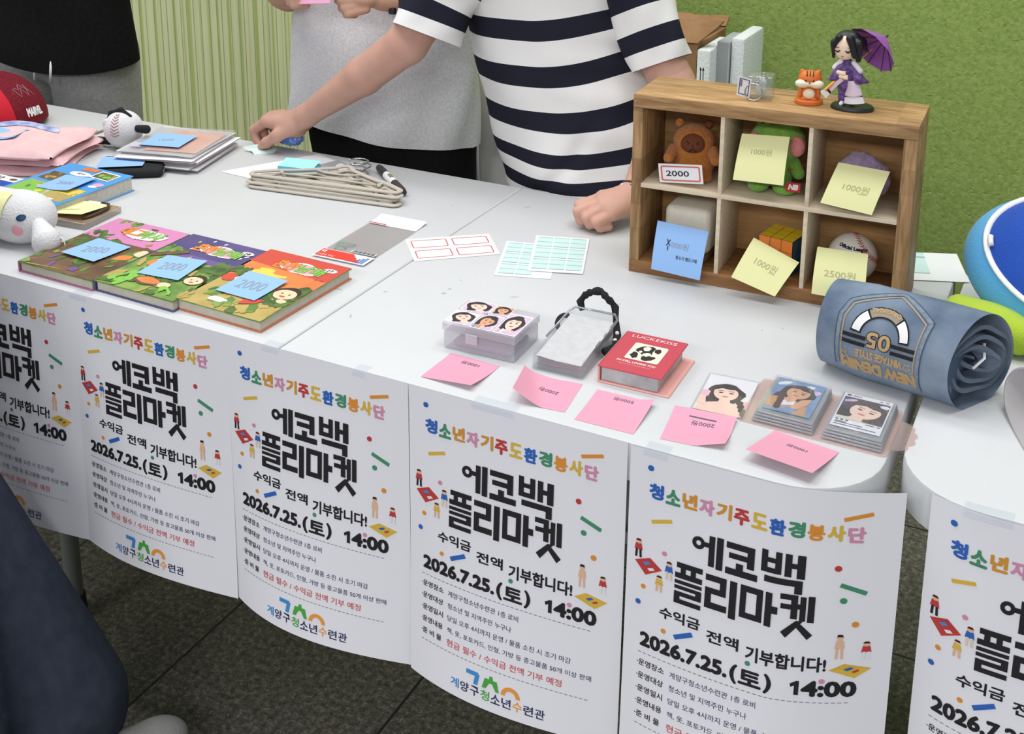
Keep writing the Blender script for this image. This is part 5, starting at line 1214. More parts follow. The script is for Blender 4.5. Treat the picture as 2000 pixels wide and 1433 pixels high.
# red photo album
m_albr = mat('album_red', (196, 78, 92), .4); m_albp = mat('album_pink', (240, 178, 170), .5); m_albw = mat('album_print_white', (246, 226, 222), .5)
t = thing('photo_album', 'small red photo album with a picture window and pink back cover', 'album', (.468, .172, T), .02)
mb = MB(); mb.box(-.044, .052, -.054, .056, .0, .0025, 0, .001, 1); mb.box(-.0455, -.0425, -.054, .054, .0, .025, 0, .001, 1); mb.build('back_cover', m_albp, t, 30)
mb = MB(); mb.box(-.041, .036, -.051, .050, .0027, .0215, 0, .001, 1)
mb.build('card_pages', mat('album_pages', (196, 196, 196), .35, noise=(40, (160, 160, 164), .2)), t, 30)
mb = MB(); mb.box(-.045, .042, -.0545, .0555, .0225, .0250, 0, .0008, 1)
f = lambda u, v: (-.045 + .087 * u, -.0545 + .110 * v, .0252)
frame(mb, f, .27, .80, .30, .74, .02, 2, .0002, .8, .04); g_ = on(f, .0001); mb.poly([g_(.28, .31), g_(.79, .31), g_(.79, .73), g_(.28, .73)], 2)
for (a, b, c, d, s) in ((.50, .58, .14, .12, 1), (.60, .40, .10, .07, 2), (.38, .42, .06, .08, 3), (.68, .62, .05, .07, 4)): mb.poly([on(f, .0003)(*p) for p in blob(a, b, c, d, 14, .2, .3, s)], 3)
for (a, b, c, d, s) in ((.50, .62, .06, .05, 5), (.55, .48, .06, .05, 6), (.44, .52, .03, .03, 7)): mb.poly([on(f, .0005)(*p) for p in blob(a, b, c, d, 12, .2, .3, s)], 2)
mb.text('LUCKEKISS', .14, .86, .72, .07, 1, 0, on(f, .0003)); mb.text("I'M STILL LOVING YOU", .20, .205, .60, .045, 1, 0, on(f, .0003), heavy=.002); mb.text('a small book of photographs kept', .24, .15, .52, .018, 1, 0, on(f, .0003))
mb.build('front_cover', [m_albr, m_albw, m_cream, m_pen], t, 30)
# single photo card in a sleeve
t = thing('photo_card', 'photo card of a dark-haired woman in an orange-sleeved top, lying alone', 'photo card', (.583, .159, T), .07)
t['label'] = 'single photo card of a braided dark-haired woman on a white ground'
mb = MB(); f = lambda u, v: (-.031 + .062 * u, -.048 + .096 * v, .0012); mb.grid(f, 1, 1, 0)
def ex1(poly, loc, bl):
    bl(1.5, -1.35, .42, .5, 'pink', 14, .1); poly([loc(-1.9, -.2), loc(-1.35, -.5), loc(-1.2, -2.0), loc(-2.0, -1.9)], 'skin'); bl(-1.5, -.35, .45, .5, 'pink', 12, .2)
    for i in range(5): bl(1.05 + .12 * i, -1.2 - .5 * i, .26, .34, 'hair', 10, .1, i)
portrait(mb, f, 'white', 'skin', .12, .48, .56, .29, None, 'none', .65, .0002, ex1)
mb.build('photo_print', PH, t)
mb = MB(); mb.box(-.0335, .0335, -.051, .0505, .0002, .0024, 0, .0004, 1); mb.build('sleeve', m_clr, t, 40)
# clear binder, open on two cards
m_pinkclr = clear_mat('pink_clear_vinyl', (252, 244, 242), .85, .08, (240, 222, 218), .05); m_pl = clear_mat('layered_pockets', (240, 241, 244), .55, .10, (206, 208, 212), .10)
t = thing('card_binder', 'clear vinyl card binder lying open on two portrait cards', 'binder', (.702, .167, T), -.015)
def outl():
    P = rrect(-.090, .088, -.060, .058, .008, 5); return P
mb = MB(); mb.prism(outl(), .0003, .0018); mb.build('cover', m_pinkclr, t, 40)
mb = MB(); q = []
for i in range(41):
    a = i / 40; y = -.040 + .072 * a; q.append((.088 + .020 * math.sin(PI * a) ** .5 + .004 * abs(math.sin(a * PI * 4)), y))
mb.prism([(.086, -.040)] + q + [(.086, .032)], .0003, .0016); mb.build('flap', m_pinkclr, t, 40)
for sx, w, kind in ((-.036, .070, 0), (.046, .066, 1)):
    for i in range(4):
        mb = MB(); mb.box(sx - w / 2 - .002 + .001 * i, sx + w / 2 + .002 - .0006 * i, -.054 + .002 * i, .050 - .0006 * i, .002 + i * .0030, .0044 + i * .0030, 0, .0006, 1); mb.build('pocket_page', m_pl, t, 40)
    mb = MB(); f = lambda u, v: (sx - .029 + .058 * u, -.040 + .086 * v, .0146)
    if kind == 0:
        def ex2(poly, loc, bl):
            poly([loc(.7, -.9), loc(1.25, -.3), loc(1.45, -1.2), loc(1.0, -2.6), loc(.5, -2.4)], 'warm_skin'); poly([loc(-.45, -1.5), loc(-.1, -2.6), loc(.6, -2.0), loc(.45, -1.4), loc(.05, -1.9)], 'white'); poly([loc(.1, -2.6), loc(1.2, -2.4), loc(1.0, -3.4), loc(0, -3.5)], 'denim_blue')
            for i in range(6): bl(-.85 + .12 * i, -.9 - .42 * i, .27, .30, 'hair', 10, .1, i)
        portrait(mb, f, 'denim_blue', 'warm_skin', -.25, .54, .64, .28, None, 'tan', .65, .0002, ex2)
    else:
        mb.grid(f, 1, 1, PI_['white']); g = lambda u, v: f(.03 + .94 * u, .25 + .65 * v); portrait(mb, g, 'night', 'skin', -.30, .56, .50, .38, None, 'cream', .9, .00015)
        mb.poly([on(f, .0006)(*p) for p in blob(.88, .80, .10, .045, 16, 0)], PI_['white'])
        mb.text('Instagram', .05, .93, .26, .03, len(PH) - 2, 0, on(f, .0004)) if False else mb.poly([on(f, .0004)(*p) for p in blob(.10, .95, .05, .022, 10, .1)], len(PH) - 2)
        for i, (u0, u1) in enumerate(((.18, .36), (.74, .8), (.86, .92))): mb.poly([on(f, .0004)(*p) for p in ((u0, .942), (u1, .942), (u1, .956), (u0, .956))], len(PH) - 2)
        for u0 in (.08, .18, .28): mb.poly([on(f, .0004)(*p) for p in blob(u0, .205, .03, .018, 10, .2)], len(PH) - 2)
        for i, (u0, u1, v0) in enumerate(((.06, .30, .145), (.06, .62, .115), (.66, .84, .20), (.88, .95, .20), (.06, .9, .06))): mb.poly([on(f, .0004)(*p) for p in ((u0, v0), (u1, v0), (u1, v0 + .014), (u0, v0 + .014))], len(PH) - 2)
    mb.build('photo_print', PH, t)
    mb = MB(); mb.box(sx - w / 2, sx + w / 2, -.047, .0485, .0156, .0162, 0, .0002, 1); mb.build('pocket_front', m_clr, t, 40)

# ------------------------------------------------------------------ rolled denim with an embroidered badge
m_den = mat('washed_denim', (78, 95, 118), .9, noise=(11, (146, 161, 178), .22), bump=(900, .25), spec=.1); m_dend = mat('denim_inside', (100, 112, 128), .9, bump=(600, .4), spec=.1); m_thr = mat('tan_embroidery', (186, 158, 116), .8); m_seamd = mat('denim_seam', (66, 82, 106), .9)
DA = Vector((.676, .322, 0)); DB = Vector((.866, .286, 0)); DL = (DB - DA).length; drz = math.atan2(DB.y - DA.y, DB.x - DA.x)
t = thing('rolled_jeans', 'rolled-up washed denim jeans with an embroidered pocket badge', 'jeans', (DA.x, DA.y, T), drz)
DR = .058
def dr(s, th): return DR * (1.02 - .06 * math.cos(2 * th) + .020 * math.sin(3 * th + s * 18) * (s / DL) + .016 * math.sin(s * 38 + th) * .4) * (.93 + .10 * min(1, s / .05)) 
def dpt(s, th, off=0.0):
    r = dr(s, th) + off; sk = .030 * math.sin(th * 1.0 - .4) * 0 - .022 * math.cos(th) * (s / DL) ** 2
    z = DR * .985 + r * math.sin(th) * (.97 if math.sin(th) > 0 else .98)
    return (s + sk, -r * math.cos(th), max(z, .0006))
mb = MB(); mb.grid(lambda u, v: dpt(v * DL, -2 * PI * u), 72, 40, 0, True); o = mb.build('outer_layer', m_den, t, 180)
# spiral of folded cloth seen at both ends
def spiral(side):
    mb = MB(); n = 150; turns = 3.3
    def sp(k, lift):
        q = k / n; th = -.6 + q * turns * 2 * PI; rr_ = DR * (.93 - .85 * q) * (1 if side else .9); wob = 1 + .16 * math.sin(th * 2.3 + 1.0) * q + .05 * math.sin(th * 5)
        s = (DL - .002 - lift * (.018 + .014 * q + .004 * math.sin(th * 3))) if side else (.002 + lift * .02)
        p = dpt(DL if side else 0, th); base = Vector((s + (p[0] - (DL if side else 0)), -rr_ * wob * math.cos(th) * .98, DR * .985 + rr_ * wob * math.sin(th) * .93))
        base.z = max(base.z, .002); return base
    vs = []; fs = []
    for k in range(n + 1):
        a = sp(k, 0); b = sp(k, 1.0); nrm = Vector((0, a.y, a.z - DR)).normalized() * .0028
        vs += [a + nrm, a - nrm, b - nrm, b + nrm]
    for k in range(n):
        for e in range(4): fs.append((k * 4 + e, k * 4 + (e + 1) % 4, (k + 1) * 4 + (e + 1) % 4, (k + 1) * 4 + e))
    fs.append((0, 3, 2, 1)); fs.append((n * 4, n * 4 + 1, n * 4 + 2, n * 4 + 3))
    mb.add(vs, fs); mb.build('rolled_layers', m_dend, t, 70)
    mb = MB(); c = (DL - .022) if side else .022; kf = 1 if side else .86; ring = [(c, -DR * .97 * kf * math.cos(a), DR * .985 + DR * .93 * kf * math.sin(a)) for a in [2 * PI * i / 40 for i in range(40)]]; mb.poly(ring if side else ring[::-1]); mb.build('inner_fold', m_seamd, t)
spiral(True); spiral(False)
mb = MB(); mb.tube([(DL - .006, -.012, .052), (DL + .002, .004, .062), (DL - .002, .012, .078)], .0022, 8, 0, True, False, .4); mb.build('care_tag', m_wht, t, 180)
S0, TH0 = .088, math.radians(33)
def bd(p, q, off=.0010): return dpt(S0 + p, TH0 + q / DR, off)
bfn = lambda o=.0010: (lambda x, y: bd(-x, -y, o))       # lettering stands on its head
def strip(mb, pts, w, mi, off=.0010):
    n = len(pts)
    for i in range(n - 1):
        a, b = Vector(pts[i]), Vector(pts[i + 1]); d = (b - a); m = max(1, int(d.length / .004)); nn = Vector((-d.y, d.x)).normalized() * w / 2
        for k in range(m):
            p, q = a + d * k / m, a + d * (k + 1) / m; mb.poly([bd(*(p + nn), off), bd(*(q + nn), off), bd(*(q - nn), off), bd(*(p - nn), off)], mi)
pk_out = [(-.056, -.066), (-.058, .006), (-.050, .026), (.006, .056), (.060, .022), (.058, -.070)]
mb = MB(); strip(mb, pk_out, .0050, 2); strip(mb, [(x * 1.06, y * 1.06) for x, y in pk_out], .0012, 0, .0012); strip(mb, [(x * .90, y * .90 - .001) for x, y in pk_out], .0014, 1, .0012); mb.build('pocket_seam', [m_seamd, m_thr, mat('frayed_denim', (138, 150, 160), .95, noise=(200, (104, 120, 136), .2))], t)
mb = MB()
def arcband(r0, r1, a0, a1, mi, off):
    n = 14
    for i in range(n):
        a, b = a0 + (a1 - a0) * i / n, a0 + (a1 - a0) * (i + 1) / n
        mb.poly([bd(r * math.cos(k), -.014 + r * math.sin(k), off) for r, k in ((r0, a), (r1, a), (r1, b), (r0, b))], mi)
arcband(.0265, .0415, .05, PI - .05, 0, .0010); arcband(.0285, .0395, .12, .88, 1, .0014); arcband(.0285, .0395, PI - .88, PI - .12, 1, .0014); arcband(.0285, .0395, .95, PI - .95, 2, .0014)
for sgn in (-1, 1):
    for q in (-.018, -.027): strip(mb, [(sgn * .018, q), (sgn * .052, q)], .0052, 0, .0012)
mb.text('05', -.016, .008, .032, .019, 0, 0, bfn(.0014), heavy=.0020); mb.text('05', -.016, .008, .032, .019, 3, 0, bfn(.0018), heavy=.0008)
mb.text('VINTAGE STYLE', -.036, .034, .066, .0100, 3, 0, bfn(.0014), heavy=.0007); mb.text('NEW DENIM', -.054, .050, .104, .0165, 3, 0, bfn(.0014), heavy=.0016)
mb.text('ORIGINAL', -.020, -.0215, .040, .006, 3, 0, bfn(.0018), wave=lambda q: -.004 * math.sin(q * PI), heavy=.0003)
for c in ((-.046, -.046), (.044, -.040)):
    pts = [(c[0] + (.0062 if i % 2 else .0028) * math.cos(PI / 2 + i * PI / 5), c[1] + (.0062 if i % 2 else .0028) * math.sin(PI / 2 + i * PI / 5)) for i in range(11)]; strip(mb, pts, .0011, 3, .0014)
mb.build('badge', [m_blackf, m_wht, mat('badge_grey', (150, 140, 124), .8), m_thr], t)

# ------------------------------------------------------------------ blue and lime bag, grey strap
m_sky = mat('sky_blue_felt', (92, 172, 224), .9, bump=(400, .4), spec=.15, sheen=.2); m_roy = mat('royal_blue_felt', (40, 84, 180), .9, noise=(14, (32, 72, 162), .2), bump=(400, .4), spec=.15, sheen=.2); m_lime = mat('lime_felt', (182, 208, 58), .9, noise=(20, (170, 200, 66), .2), bump=(400, .4), spec=.15, sheen=.2)
t = thing('animal_bag', 'blue felt bag with white zip edge and lime green feet', 'bag', (.962, .590, T), .28)
n_ = Vector((0, -.62, .78)).normalized(); ux = Vector((1, 0, 0)); uy = n_.cross(ux).normalized()
def dome(u, v):
    a = 2 * PI * u; rr_ = .155 * (1 + .03 * math.sin(3 * a)); h = .075
    b = PI * v; r = rr_ * math.sin(b) ** .75; k = -h * math.cos(b)
    p = ux * r * math.cos(a) + uy * r * math.sin(a) * .80 + n_ * (k * (.9 if k > 0 else .8)); p += Vector((0, 0, .082)); return (p.x, p.y, max(p.z, .001))
mb = MB(); mb.grid(lambda u, v: dome(u, .02 + .68 * v), 60, 22, 0, True); mb.build('shell', m_sky, t, 180)
mb = MB(); mb.grid(lambda u, v: dome(u, .695 + .3045 * v), 60, 18, 0, True); mb.build('front_panel', m_roy, t, 180)
mb = MB(); mb.tube([tuple(Vector(dome(i / 60, .70)) + n_ * .002) for i in range(60)], .0045, 8, 0, False, True, .6); mb.build('zip_edge', m_wht, t, 180)
mb = MB(); mb.tube([tuple(Vector(dome(.47 + .008 * i, .72)) + n_ * .005) for i in range(4)], .004, 8); mb.build('zip_pull', m_wht, t, 180)
for (a, b, ra, rb) in (((-.165, -.045, .030), (-.100, -.115, .026), .026, .030), ((-.060, -.150, .020), (.060, -.185, .030), .030, .040)): mb = solid_mb(MB(), [('c', a, b, ra * .8, rb * .8), ('e', tuple((Vector(a) + Vector(b)) / 2), (abs(b[0] - a[0]) * .6 + .02, .045, .024))], .004, .015); mb.xf(Matrix.Identity(4)); mb.v = [(x, y, max(z, .001)) for x, y, z in mb.v]; mb.build('foot', m_lime, t, 180)
mb = solid_mb(MB(), [('c', (-.02, -.105, .110), (.03, -.115, .105), .010, .016)], .003, .006); mb.build('paw', m_lime, t, 180)
m_str = mat('grey_webbing', (178, 174, 176), .8, bump=(600, .3), spec=.15)
sp = [(.990, .080, .0010), (.958, .140, .0012), (.930, .205, .0012), (.908, .262, .0020), (.895, .300, .010), (.892, .318, .026), (.897, .322, .042), (.908, .318, .054), (.924, .308, .060), (.950, .296, .056), (.985, .285, .040), (1.03, .270, .014), (1.08, .255, .0015)]
mb = MB(); wv = Vector((.40, .16, 0)).normalized() * .0
def ribbon(mb, pts, w, th, side):
    vs = []; fs = []
    for i, p in enumerate(pts):
        p = Vector(p); tg = (Vector(pts[min(i + 1, len(pts) - 1)]) - Vector(pts[max(i - 1, 0)])).normalized(); sd = (side - tg * side.dot(tg)).normalized(); nn = tg.cross(sd).normalized() * th / 2
        vs += [p + sd * w / 2 + nn, p - sd * w / 2 + nn, p - sd * w / 2 - nn, p + sd * w / 2 - nn]
    for i in range(len(pts) - 1):
        for e in range(4): fs.append((i * 4 + e, i * 4 + (e + 1) % 4, i * 4 + 4 + (e + 1) % 4, i * 4 + 4 + e))
    fs.append((0, 1, 2, 3)); k = (len(pts) - 1) * 4; fs.append((k, k + 3, k + 2, k + 1)); mb.add(vs, fs)
def smooth(pts, n=6):
    out = []; P = [Vector(p) for p in pts]
    for i in range(len(P) - 1):
        a, b, c, d = P[max(i - 1, 0)], P[i], P[i + 1], P[min(i + 2, len(P) - 1)]
        for k in range(n):
            s = k / n; out.append(.5 * ((2 * b) + (c - a) * s + (2 * a - 5 * b + 4 * c - d) * s * s + (3 * b - a - 3 * c + d) * s ** 3))
    out.append(P[-1]); return [tuple(p) for p in out]
ribbon(mb, smooth([(x + .022, y - .012, z + T + .0008) for x, y, z in sp]), .042, .0022, Vector((.85, .50, 0)))
tag(mb.build('webbing_strap', m_str, None, 40), 'grey webbing strap looped on the end table before the blue bag', 'strap')

# ------------------------------------------------------------------ chair, carton and foam packing by the wall
m_chair = mat('white_chair_plastic', (242, 242, 242), .4, spec=.35)
t = thing('plastic_chair', 'white plastic chair between the grey shirt and striped shirt people', 'chair', (-.128, 1.13, 0), 0)
mb = MB(); mb.grid(lambda u, v: ((u - .5) * (.42 + .02 * v), .02 + .05 * (2 * u - 1) ** 2 - .05 * (v - .3) * 0, (.47 + v * .39) - .04 * (2 * u - 1) ** 4 * v), 20, 16); mb.grid(lambda u, v: ((u - .5) * (.42 + .02 * v), -.004 + .05 * (2 * u - 1) ** 2, (.47 + v * .39) - .04 * (2 * u - 1) ** 4 * v), 20, 16, 0, flip=True); mb.build('backrest', m_chair, t, 60)
mb = MB(); mb.tube([((u / 20 - .5) * .44, .008 + .05 * (2 * u / 20 - 1) ** 2, .86 - .04 * (2 * u / 20 - 1) ** 4) for u in range(21)], .013, 10); mb.tube([(-.22, .058, .82), (-.222, .058, .66), (-.215, .058, .47)], .013, 10); mb.tube([(.22, .058, .82), (.222, .058, .66), (.215, .058, .47)], .013, 10); mb.build('back_rim', m_chair, t, 180)
mb = MB(); mb.tube([(-.175, -.010, .84), (-.172, -.012, .65), (-.166, -.012, .48)], .005, 8); mb.build('back_rib', m_chair, t, 180)
mb = MB(); mb.box(-.21, .21, .02, .42, .43, .465, 0, .015, 3); mb.build('seat', m_chair, t, 60)
for sx in (-.18, .18):
    for sy in (.05, .39): mb = MB(); mb.tube([(sx * 1.05, sy, 0), (sx, sy, .435)], [.016, .020], 10); mb.build('leg', m_chair, t, 60)
for sx in (-1, 1): mb = MB(); mb.tube([(sx * .222, .05, .865), (sx * .228, .10, .80), (sx * .23, .22, .67), (sx * .225, .34, .64), (sx * .215, .37, .45)], .015, 10); mb.build('armrest', m_chair, t, 180)
m_card = mat('brown_cardboard', (164, 128, 92), .8, noise=(24, (150, 114, 80), .2), bump=(60, .2), spec=.15); m_card2 = mat('torn_cardboard_edge', (128, 104, 76), .9, bump=(200, .8))
t = thing('cardboard_box', 'worn brown cardboard carton with open flaps by the green wall', 'box', (-.095, 1.74, 0), 0)
mb = MB(); X0, X1, Y0, Y1, Z = -.15, .145, -.11, .13, .855
for bx in ((X0, X1, Y0, Y0 + .006, 0, Z), (X0, X1, Y1 - .006, Y1, 0, Z), (X0, X0 + .006, Y0 + .006, Y1 - .006, 0, Z), (X1 - .006, X1, Y0 + .006, Y1 - .006, 0, Z)): mb.box(*bx)
mb.build('carton_walls', m_card, t)
def flap(name, a, b, c, d):
    mb = MB(); a, b, c, d = [Vector(q) for q in (a, b, c, d)]; nn = (b - a).cross(d - a).normalized() * .005
    rj = random.Random(2)
    def ff(u, v): p = (a * (1 - u) + b * u) * (1 - v) + (d * (1 - u) + c * u) * v; return p + (Vector((0, 0, rj.uniform(-.004, .004))) if v == 1 else Vector((0, 0, 0)))
    P = [[ff(i / 16, j / 4) for i in range(17)] for j in range(5)]
    vs = [p for r in P for p in r] + [p + nn for r in P for p in r]; n = 85; fs = []
    for j in range(4):
        for i in range(16): k = j * 17 + i; fs.append((k, k + 1, k + 18, k + 17)); fs.append((k + n, k + 17 + n, k + 18 + n, k + 1 + n))
    for i in range(16): fs.append((68 + i, 69 + i, 69 + i + n, 68 + i + n))
    for j in range(4): fs.append((j * 17, j * 17 + 17, j * 17 + 17 + n, j * 17 + n)); fs.append((j * 17 + 16, j * 17 + 33, j * 17 + 33 + n, j * 17 + 16 + n))
    mb.add(vs, fs); mb.build(name, m_card, t)
flap('flap', (X0, Y0, Z), (X1, Y0, Z), (X1 + .055, Y0 + .04, Z + .052), (X0 - .02, Y0 + .05, Z + .052)); flap('flap', (X0, Y1, Z), (X1, Y1, Z), (X1, Y1 + .03, Z + .02), (X0, Y1 + .03, Z + .02))
m_foam = mat('white_foam', (226, 232, 232), .8, bump=(160, .4), spec=.15); m_foamd = mat('grey_recess', (168, 172, 174), .8)
t = thing('foam_crate', 'white foam packing crate beside the brown carton', 'crate', (.105, 1.70, 0), 0)
mb = MB(); mb.box(-.052, -.016, -.08, .10, 0, .845, 0, .006, 2); mb.build('side_wall', m_foam, t, 40); mb = MB(); mb.box(.016, .052, -.02, .16, 0, .870, 0, .008, 2); mb.build('side_wall', m_foam, t, 40)
mb = MB(); mb.box(-.016, .016, -.03, .10, 0, .860, 0, .002, 1); mb.build('recess_fill', m_foamd, t, 40)  # open recess between the foam walls, drawn as a solid grey block
mb = MB()
for x in (-.040, -.033): mb.poly([(x - .001, -.0806, .75), (x + .001, -.0806, .75), (x + .001, -.0806, .795), (x - .001, -.0806, .795)]); mb.poly([(x - .003, -.0806, .793), (x + .003, -.0806, .793), (x, -.0806, .802)])
mb.poly([(-.045, -.0806, .742), (-.028, -.0806, .742), (-.028, -.0806, .745), (-.045, -.0806, .745)]); mb.build('arrow_print', m_pen, t)
# ------------------------------------------------------------------ people
m_skin = mat('skin', (207, 164, 146), .55, noise=(30, (197, 150, 133), .3), spec=.3); m_skin2 = mat('skin_shade_b', (206, 166, 142), .55, noise=(30, (194, 150, 128), .3), spec=.3)
m_nail = mat('nail', (228, 186, 172), .35)
def head(P, c, yaw):
    """skull, jaw, nose and ears added to the body prims"""
    c = Vector(c); R = Matrix.Rotation(yaw, 3, 'Z')
    q = lambda x, y, z: tuple(c + R @ Vector((x, y, z)))
    P += [('e', q(0, .01, .03), (.075, .092, .09)), ('e', q(0, -.03, -.045), (.055, .055, .06)), ('c', q(0, -.085, .01), q(0, -.105, -.015), .009, .013, .01), ('e', q(.076, .01, -.01), (.01, .02, .03), None, .01), ('e', q(-.076, .01, -.01), (.01, .02, .03), None, .01), ('e', q(0, -.078, -.052), (.022, .012, .007), None, .006)]
    return q
def hair_and_eyes(root, body, q, m_h, length=.0):
    mb = solid_mb(MB(), [('e', q(0, .022, .045), (.086, .096, .088)), ('e', q(0, .06, -.01), (.078, .055, .08)), ('c', q(.07, .02, .03), q(.076, .03, -.03 - length), .02, .012), ('c', q(-.07, .02, .03), q(-.076, .03, -.03 - length), .02, .012)], .008, .03); mb.build('hair', m_h, root, 180)
    for s in (-1, 1): mb = MB(); mb.ell(q(s * .032, -.078, .012), (.012, .006, .006), 0, 12, 8); mb.build('eye', m_ph_eye, body, 180)
def loft(mb, rings, n, mi=0, uv=None, disp=None, thick=0.0):
    """cloth tube through rings (centre, half-axes vectors a and b); uv(ring value) is stored for woven stripes"""
    k0 = len(mb.v); M = len(rings)
    for j, (c, a, b, val) in enumerate(rings):
        for i in range(n):
            th = 2 * PI * i / n; e = (a * math.cos(th) + b * math.sin(th))
            p = c + e + (disp(th, j / (M - 1), e) if disp else Vector((0, 0, 0)))
            mb.uv[len(mb.v)] = (i / n, val(th) if callable(val) else val); mb.v.append(tuple(p))
    for j in range(M - 1):
        for i in range(n): mb.f.append((k0 + j * n + i, k0 + j * n + (i + 1) % n, k0 + (j + 1) * n + (i + 1) % n, k0 + (j + 1) * n + i)); mb.m.append(mi)
    return k0
def interp(keys, m):
    """smooth interpolation of key rows over m+1 samples by their first value"""
    t = np.array([k[0] for k in keys], float); V = np.array([k[1:] for k in keys], float); out = []
    for i in range(m + 1):
        x = t[0] + (t[-1] - t[0]) * i / m; j = min(max(int(np.searchsorted(t, x) - 1), 0), len(t) - 2)
        s = (x - t[j]) / (t[j + 1] - t[j]); a, b = V[max(j - 1, 0)], V[j]; c, d = V[j + 1], V[min(j + 2, len(V) - 1)]
        out.append((x, .5 * ((2 * b) + (c - a) * s + (2 * a - 5 * b + 4 * c - d) * s ** 2 + (3 * b - a - 3 * c + d) * s ** 3)))
    return out
def sleeve(mb, pts, radii, n, mi=0, vals=None, disp=None, ref=Vector((0, 1, 0))):
    P = [Vector(p) for p in pts]; rings = []
    for i, p in enumerate(P):
        tg = (P[min(i + 1, len(P) - 1)] - P[max(i - 1, 0)]).normalized(); a = (ref - tg * ref.dot(tg)).normalized(); b = tg.cross(a)
        r = radii[i]; ra, rb = r if isinstance(r, tuple) else (r, r)
        rings.append((p, a * ra, b * rb, vals[i] if vals else 0))
    loft(mb, rings, n, mi, None, disp)
def cap_cloth(mb, solidify=None): pass
def stripes_mat():
    m = bpy.data.materials.new('navy_white_stripes'); m.use_nodes = True; nt = m.node_tree; b = nt.nodes['Principled BSDF']
    uv = nt.nodes.new('ShaderNodeUVMap'); uv.uv_map = 'UVMap'; sp = nt.nodes.new('ShaderNodeSeparateXYZ'); nt.links.new(uv.outputs['UV'], sp.inputs[0])
    fr = nt.nodes.new('ShaderNodeMath'); fr.operation = 'FRACT'; nt.links.new(sp.outputs['Y'], fr.inputs[0])
    lt = nt.nodes.new('ShaderNodeMath'); lt.operation = 'LESS_THAN'; lt.inputs[1].default_value = .46; nt.links.new(fr.outputs[0], lt.inputs[0])
    mx = nt.nodes.new('ShaderNodeMix'); mx.data_type = 'RGBA'; nt.links.new(lt.outputs[0], mx.inputs[0]); mx.inputs[6].default_value = rgb((234, 233, 232)); mx.inputs[7].default_value = rgb((34, 35, 48))
    nt.links.new(mx.outputs[2], b.inputs['Base Color']); b.inputs['Roughness'].default_value = .85; b.inputs['Specular IOR Level'].default_value = .15
    tc = nt.nodes.new('ShaderNodeTexCoord'); n = nt.nodes.new('ShaderNodeTexNoise'); n.inputs['Scale'].default_value = 500; nt.links.new(tc.outputs['Object'], n.inputs['Vector'])
    bp = nt.nodes.new('ShaderNodeBump'); bp.inputs['Strength'].default_value = .2; bp.inputs['Distance'].default_value = .001; nt.links.new(n.outputs['Fac'], bp.inputs['Height']); nt.links.new(bp.outputs['Normal'], b.inputs['Normal'])
    return m
def finger(P, pts, r0, r1, k=.004):
    n = len(pts) - 1
    for i in range(n): P.append(('c', pts[i], pts[i + 1], r0 + (r1 - r0) * i / n, r0 + (r1 - r0) * (i + 1) / n, k))
def body_mesh(root, coarse, fine, m, hc=.009, hf=.003, kf=.010):
    mb = MB()
    solid_mb(mb, coarse, hc, .05)
    for f in fine: solid_mb(mb, f, hf, kf)
    return mb.build('body', m, root, 180)
def legs(P, hl, kl, al, hr, kr, ar, r=(.085, .06, .04), foot=(0, -1)):
    for h, k, a in ((hl, kl, al), (hr, kr, ar)):
        P += [('c', h, k, r[0], r[1]), ('c', k, a, r[1], r[2])]; t = Vector(a) + Vector((foot[0] * .12, foot[1] * .12, -.045)); P.append(('c', (a[0], a[1], a[2] - .04), tuple(t), .04, .032))
def shoe(root, a, d, m, ms):
    ang = math.atan2(d[1], d[0]); R = Matrix.Rotation(ang, 3, 'Z')
    q = lambda x, y, z: tuple(Vector((a[0], a[1], 0)) + R @ Vector((x, y, z)))
    mb = solid_mb(MB(), [('c', q(-.05, 0, .055), q(.06, 0, .045), .045, .040), ('e', q(.12, 0, .045), (.055, .042, .030), [[math.cos(ang), math.sin(ang), 0], [-math.sin(ang), math.cos(ang), 0], [0, 0, 1]]), ('c', q(-.04, 0, .06), q(-.02, 0, .095), .042, .040)], .005, .03); s = mb.build('shoe', m, root, 180)
    mb = MB(); o = []
    for i in range(28):
        t_ = 2 * PI * i / 28; o.append(q(.05 + .125 * math.cos(t_), .046 * math.sin(t_) * (1 + .1 * math.cos(t_)), 0)[:2])
    mb.prism(o, .001, .028); mb.build('sole', ms, s, 30)
    return s
m_black_hair = mat('person_dark_hair', (36, 32, 32), .5); m_sole = mat('white_sole', (216, 216, 214), .6); m_sneak = mat('grey_sneaker', (132, 132, 130), .8, bump=(300, .4))

# ---- person in the striped shirt
t = thing('person', 'person in a navy and white striped T-shirt reaching over the table', 'person', (.08, .93, 0), 0)
off = Vector((-.08, -.93, 0)); W3 = lambda p: tuple(Vector(p) + off)
def rel(P): return [tuple([p[0], W3(p[1])] + ([W3(p[2])] if p[0] == 'c' else [p[2]]) + list(p[3:])) for p in P]
co = [('e', (.095, .93, .84), (.150, .085, .12)), ('c', (.08, .92, .90), (-.02, .905, 1.14), .088, .088), ('c', (-.02, .905, 1.14), (-.03, .885, 1.24), .088, .072), ('c', (-.14, .85, 1.25), (.09, .87, 1.25), .06, .06), ('c', (-.03, .875, 1.28), (-.05, .85, 1.40), .055, .05),
      ('c', (-.145, .85, 1.25), (-.243, .738, 1.005), .05, .040), ('c', (.105, .865, 1.245), (.266, .835, .955), .05, .040)]
legs(co, (.01, .94, .80), (.005, .96, .45), (.01, 1.0, .09), (.185, .93, .80), (.19, .955, .45), (.20, .99, .09))
q = head(co, W3((-.07, .82, 1.49)) if False else (-.07, .82, 1.49), -.5)
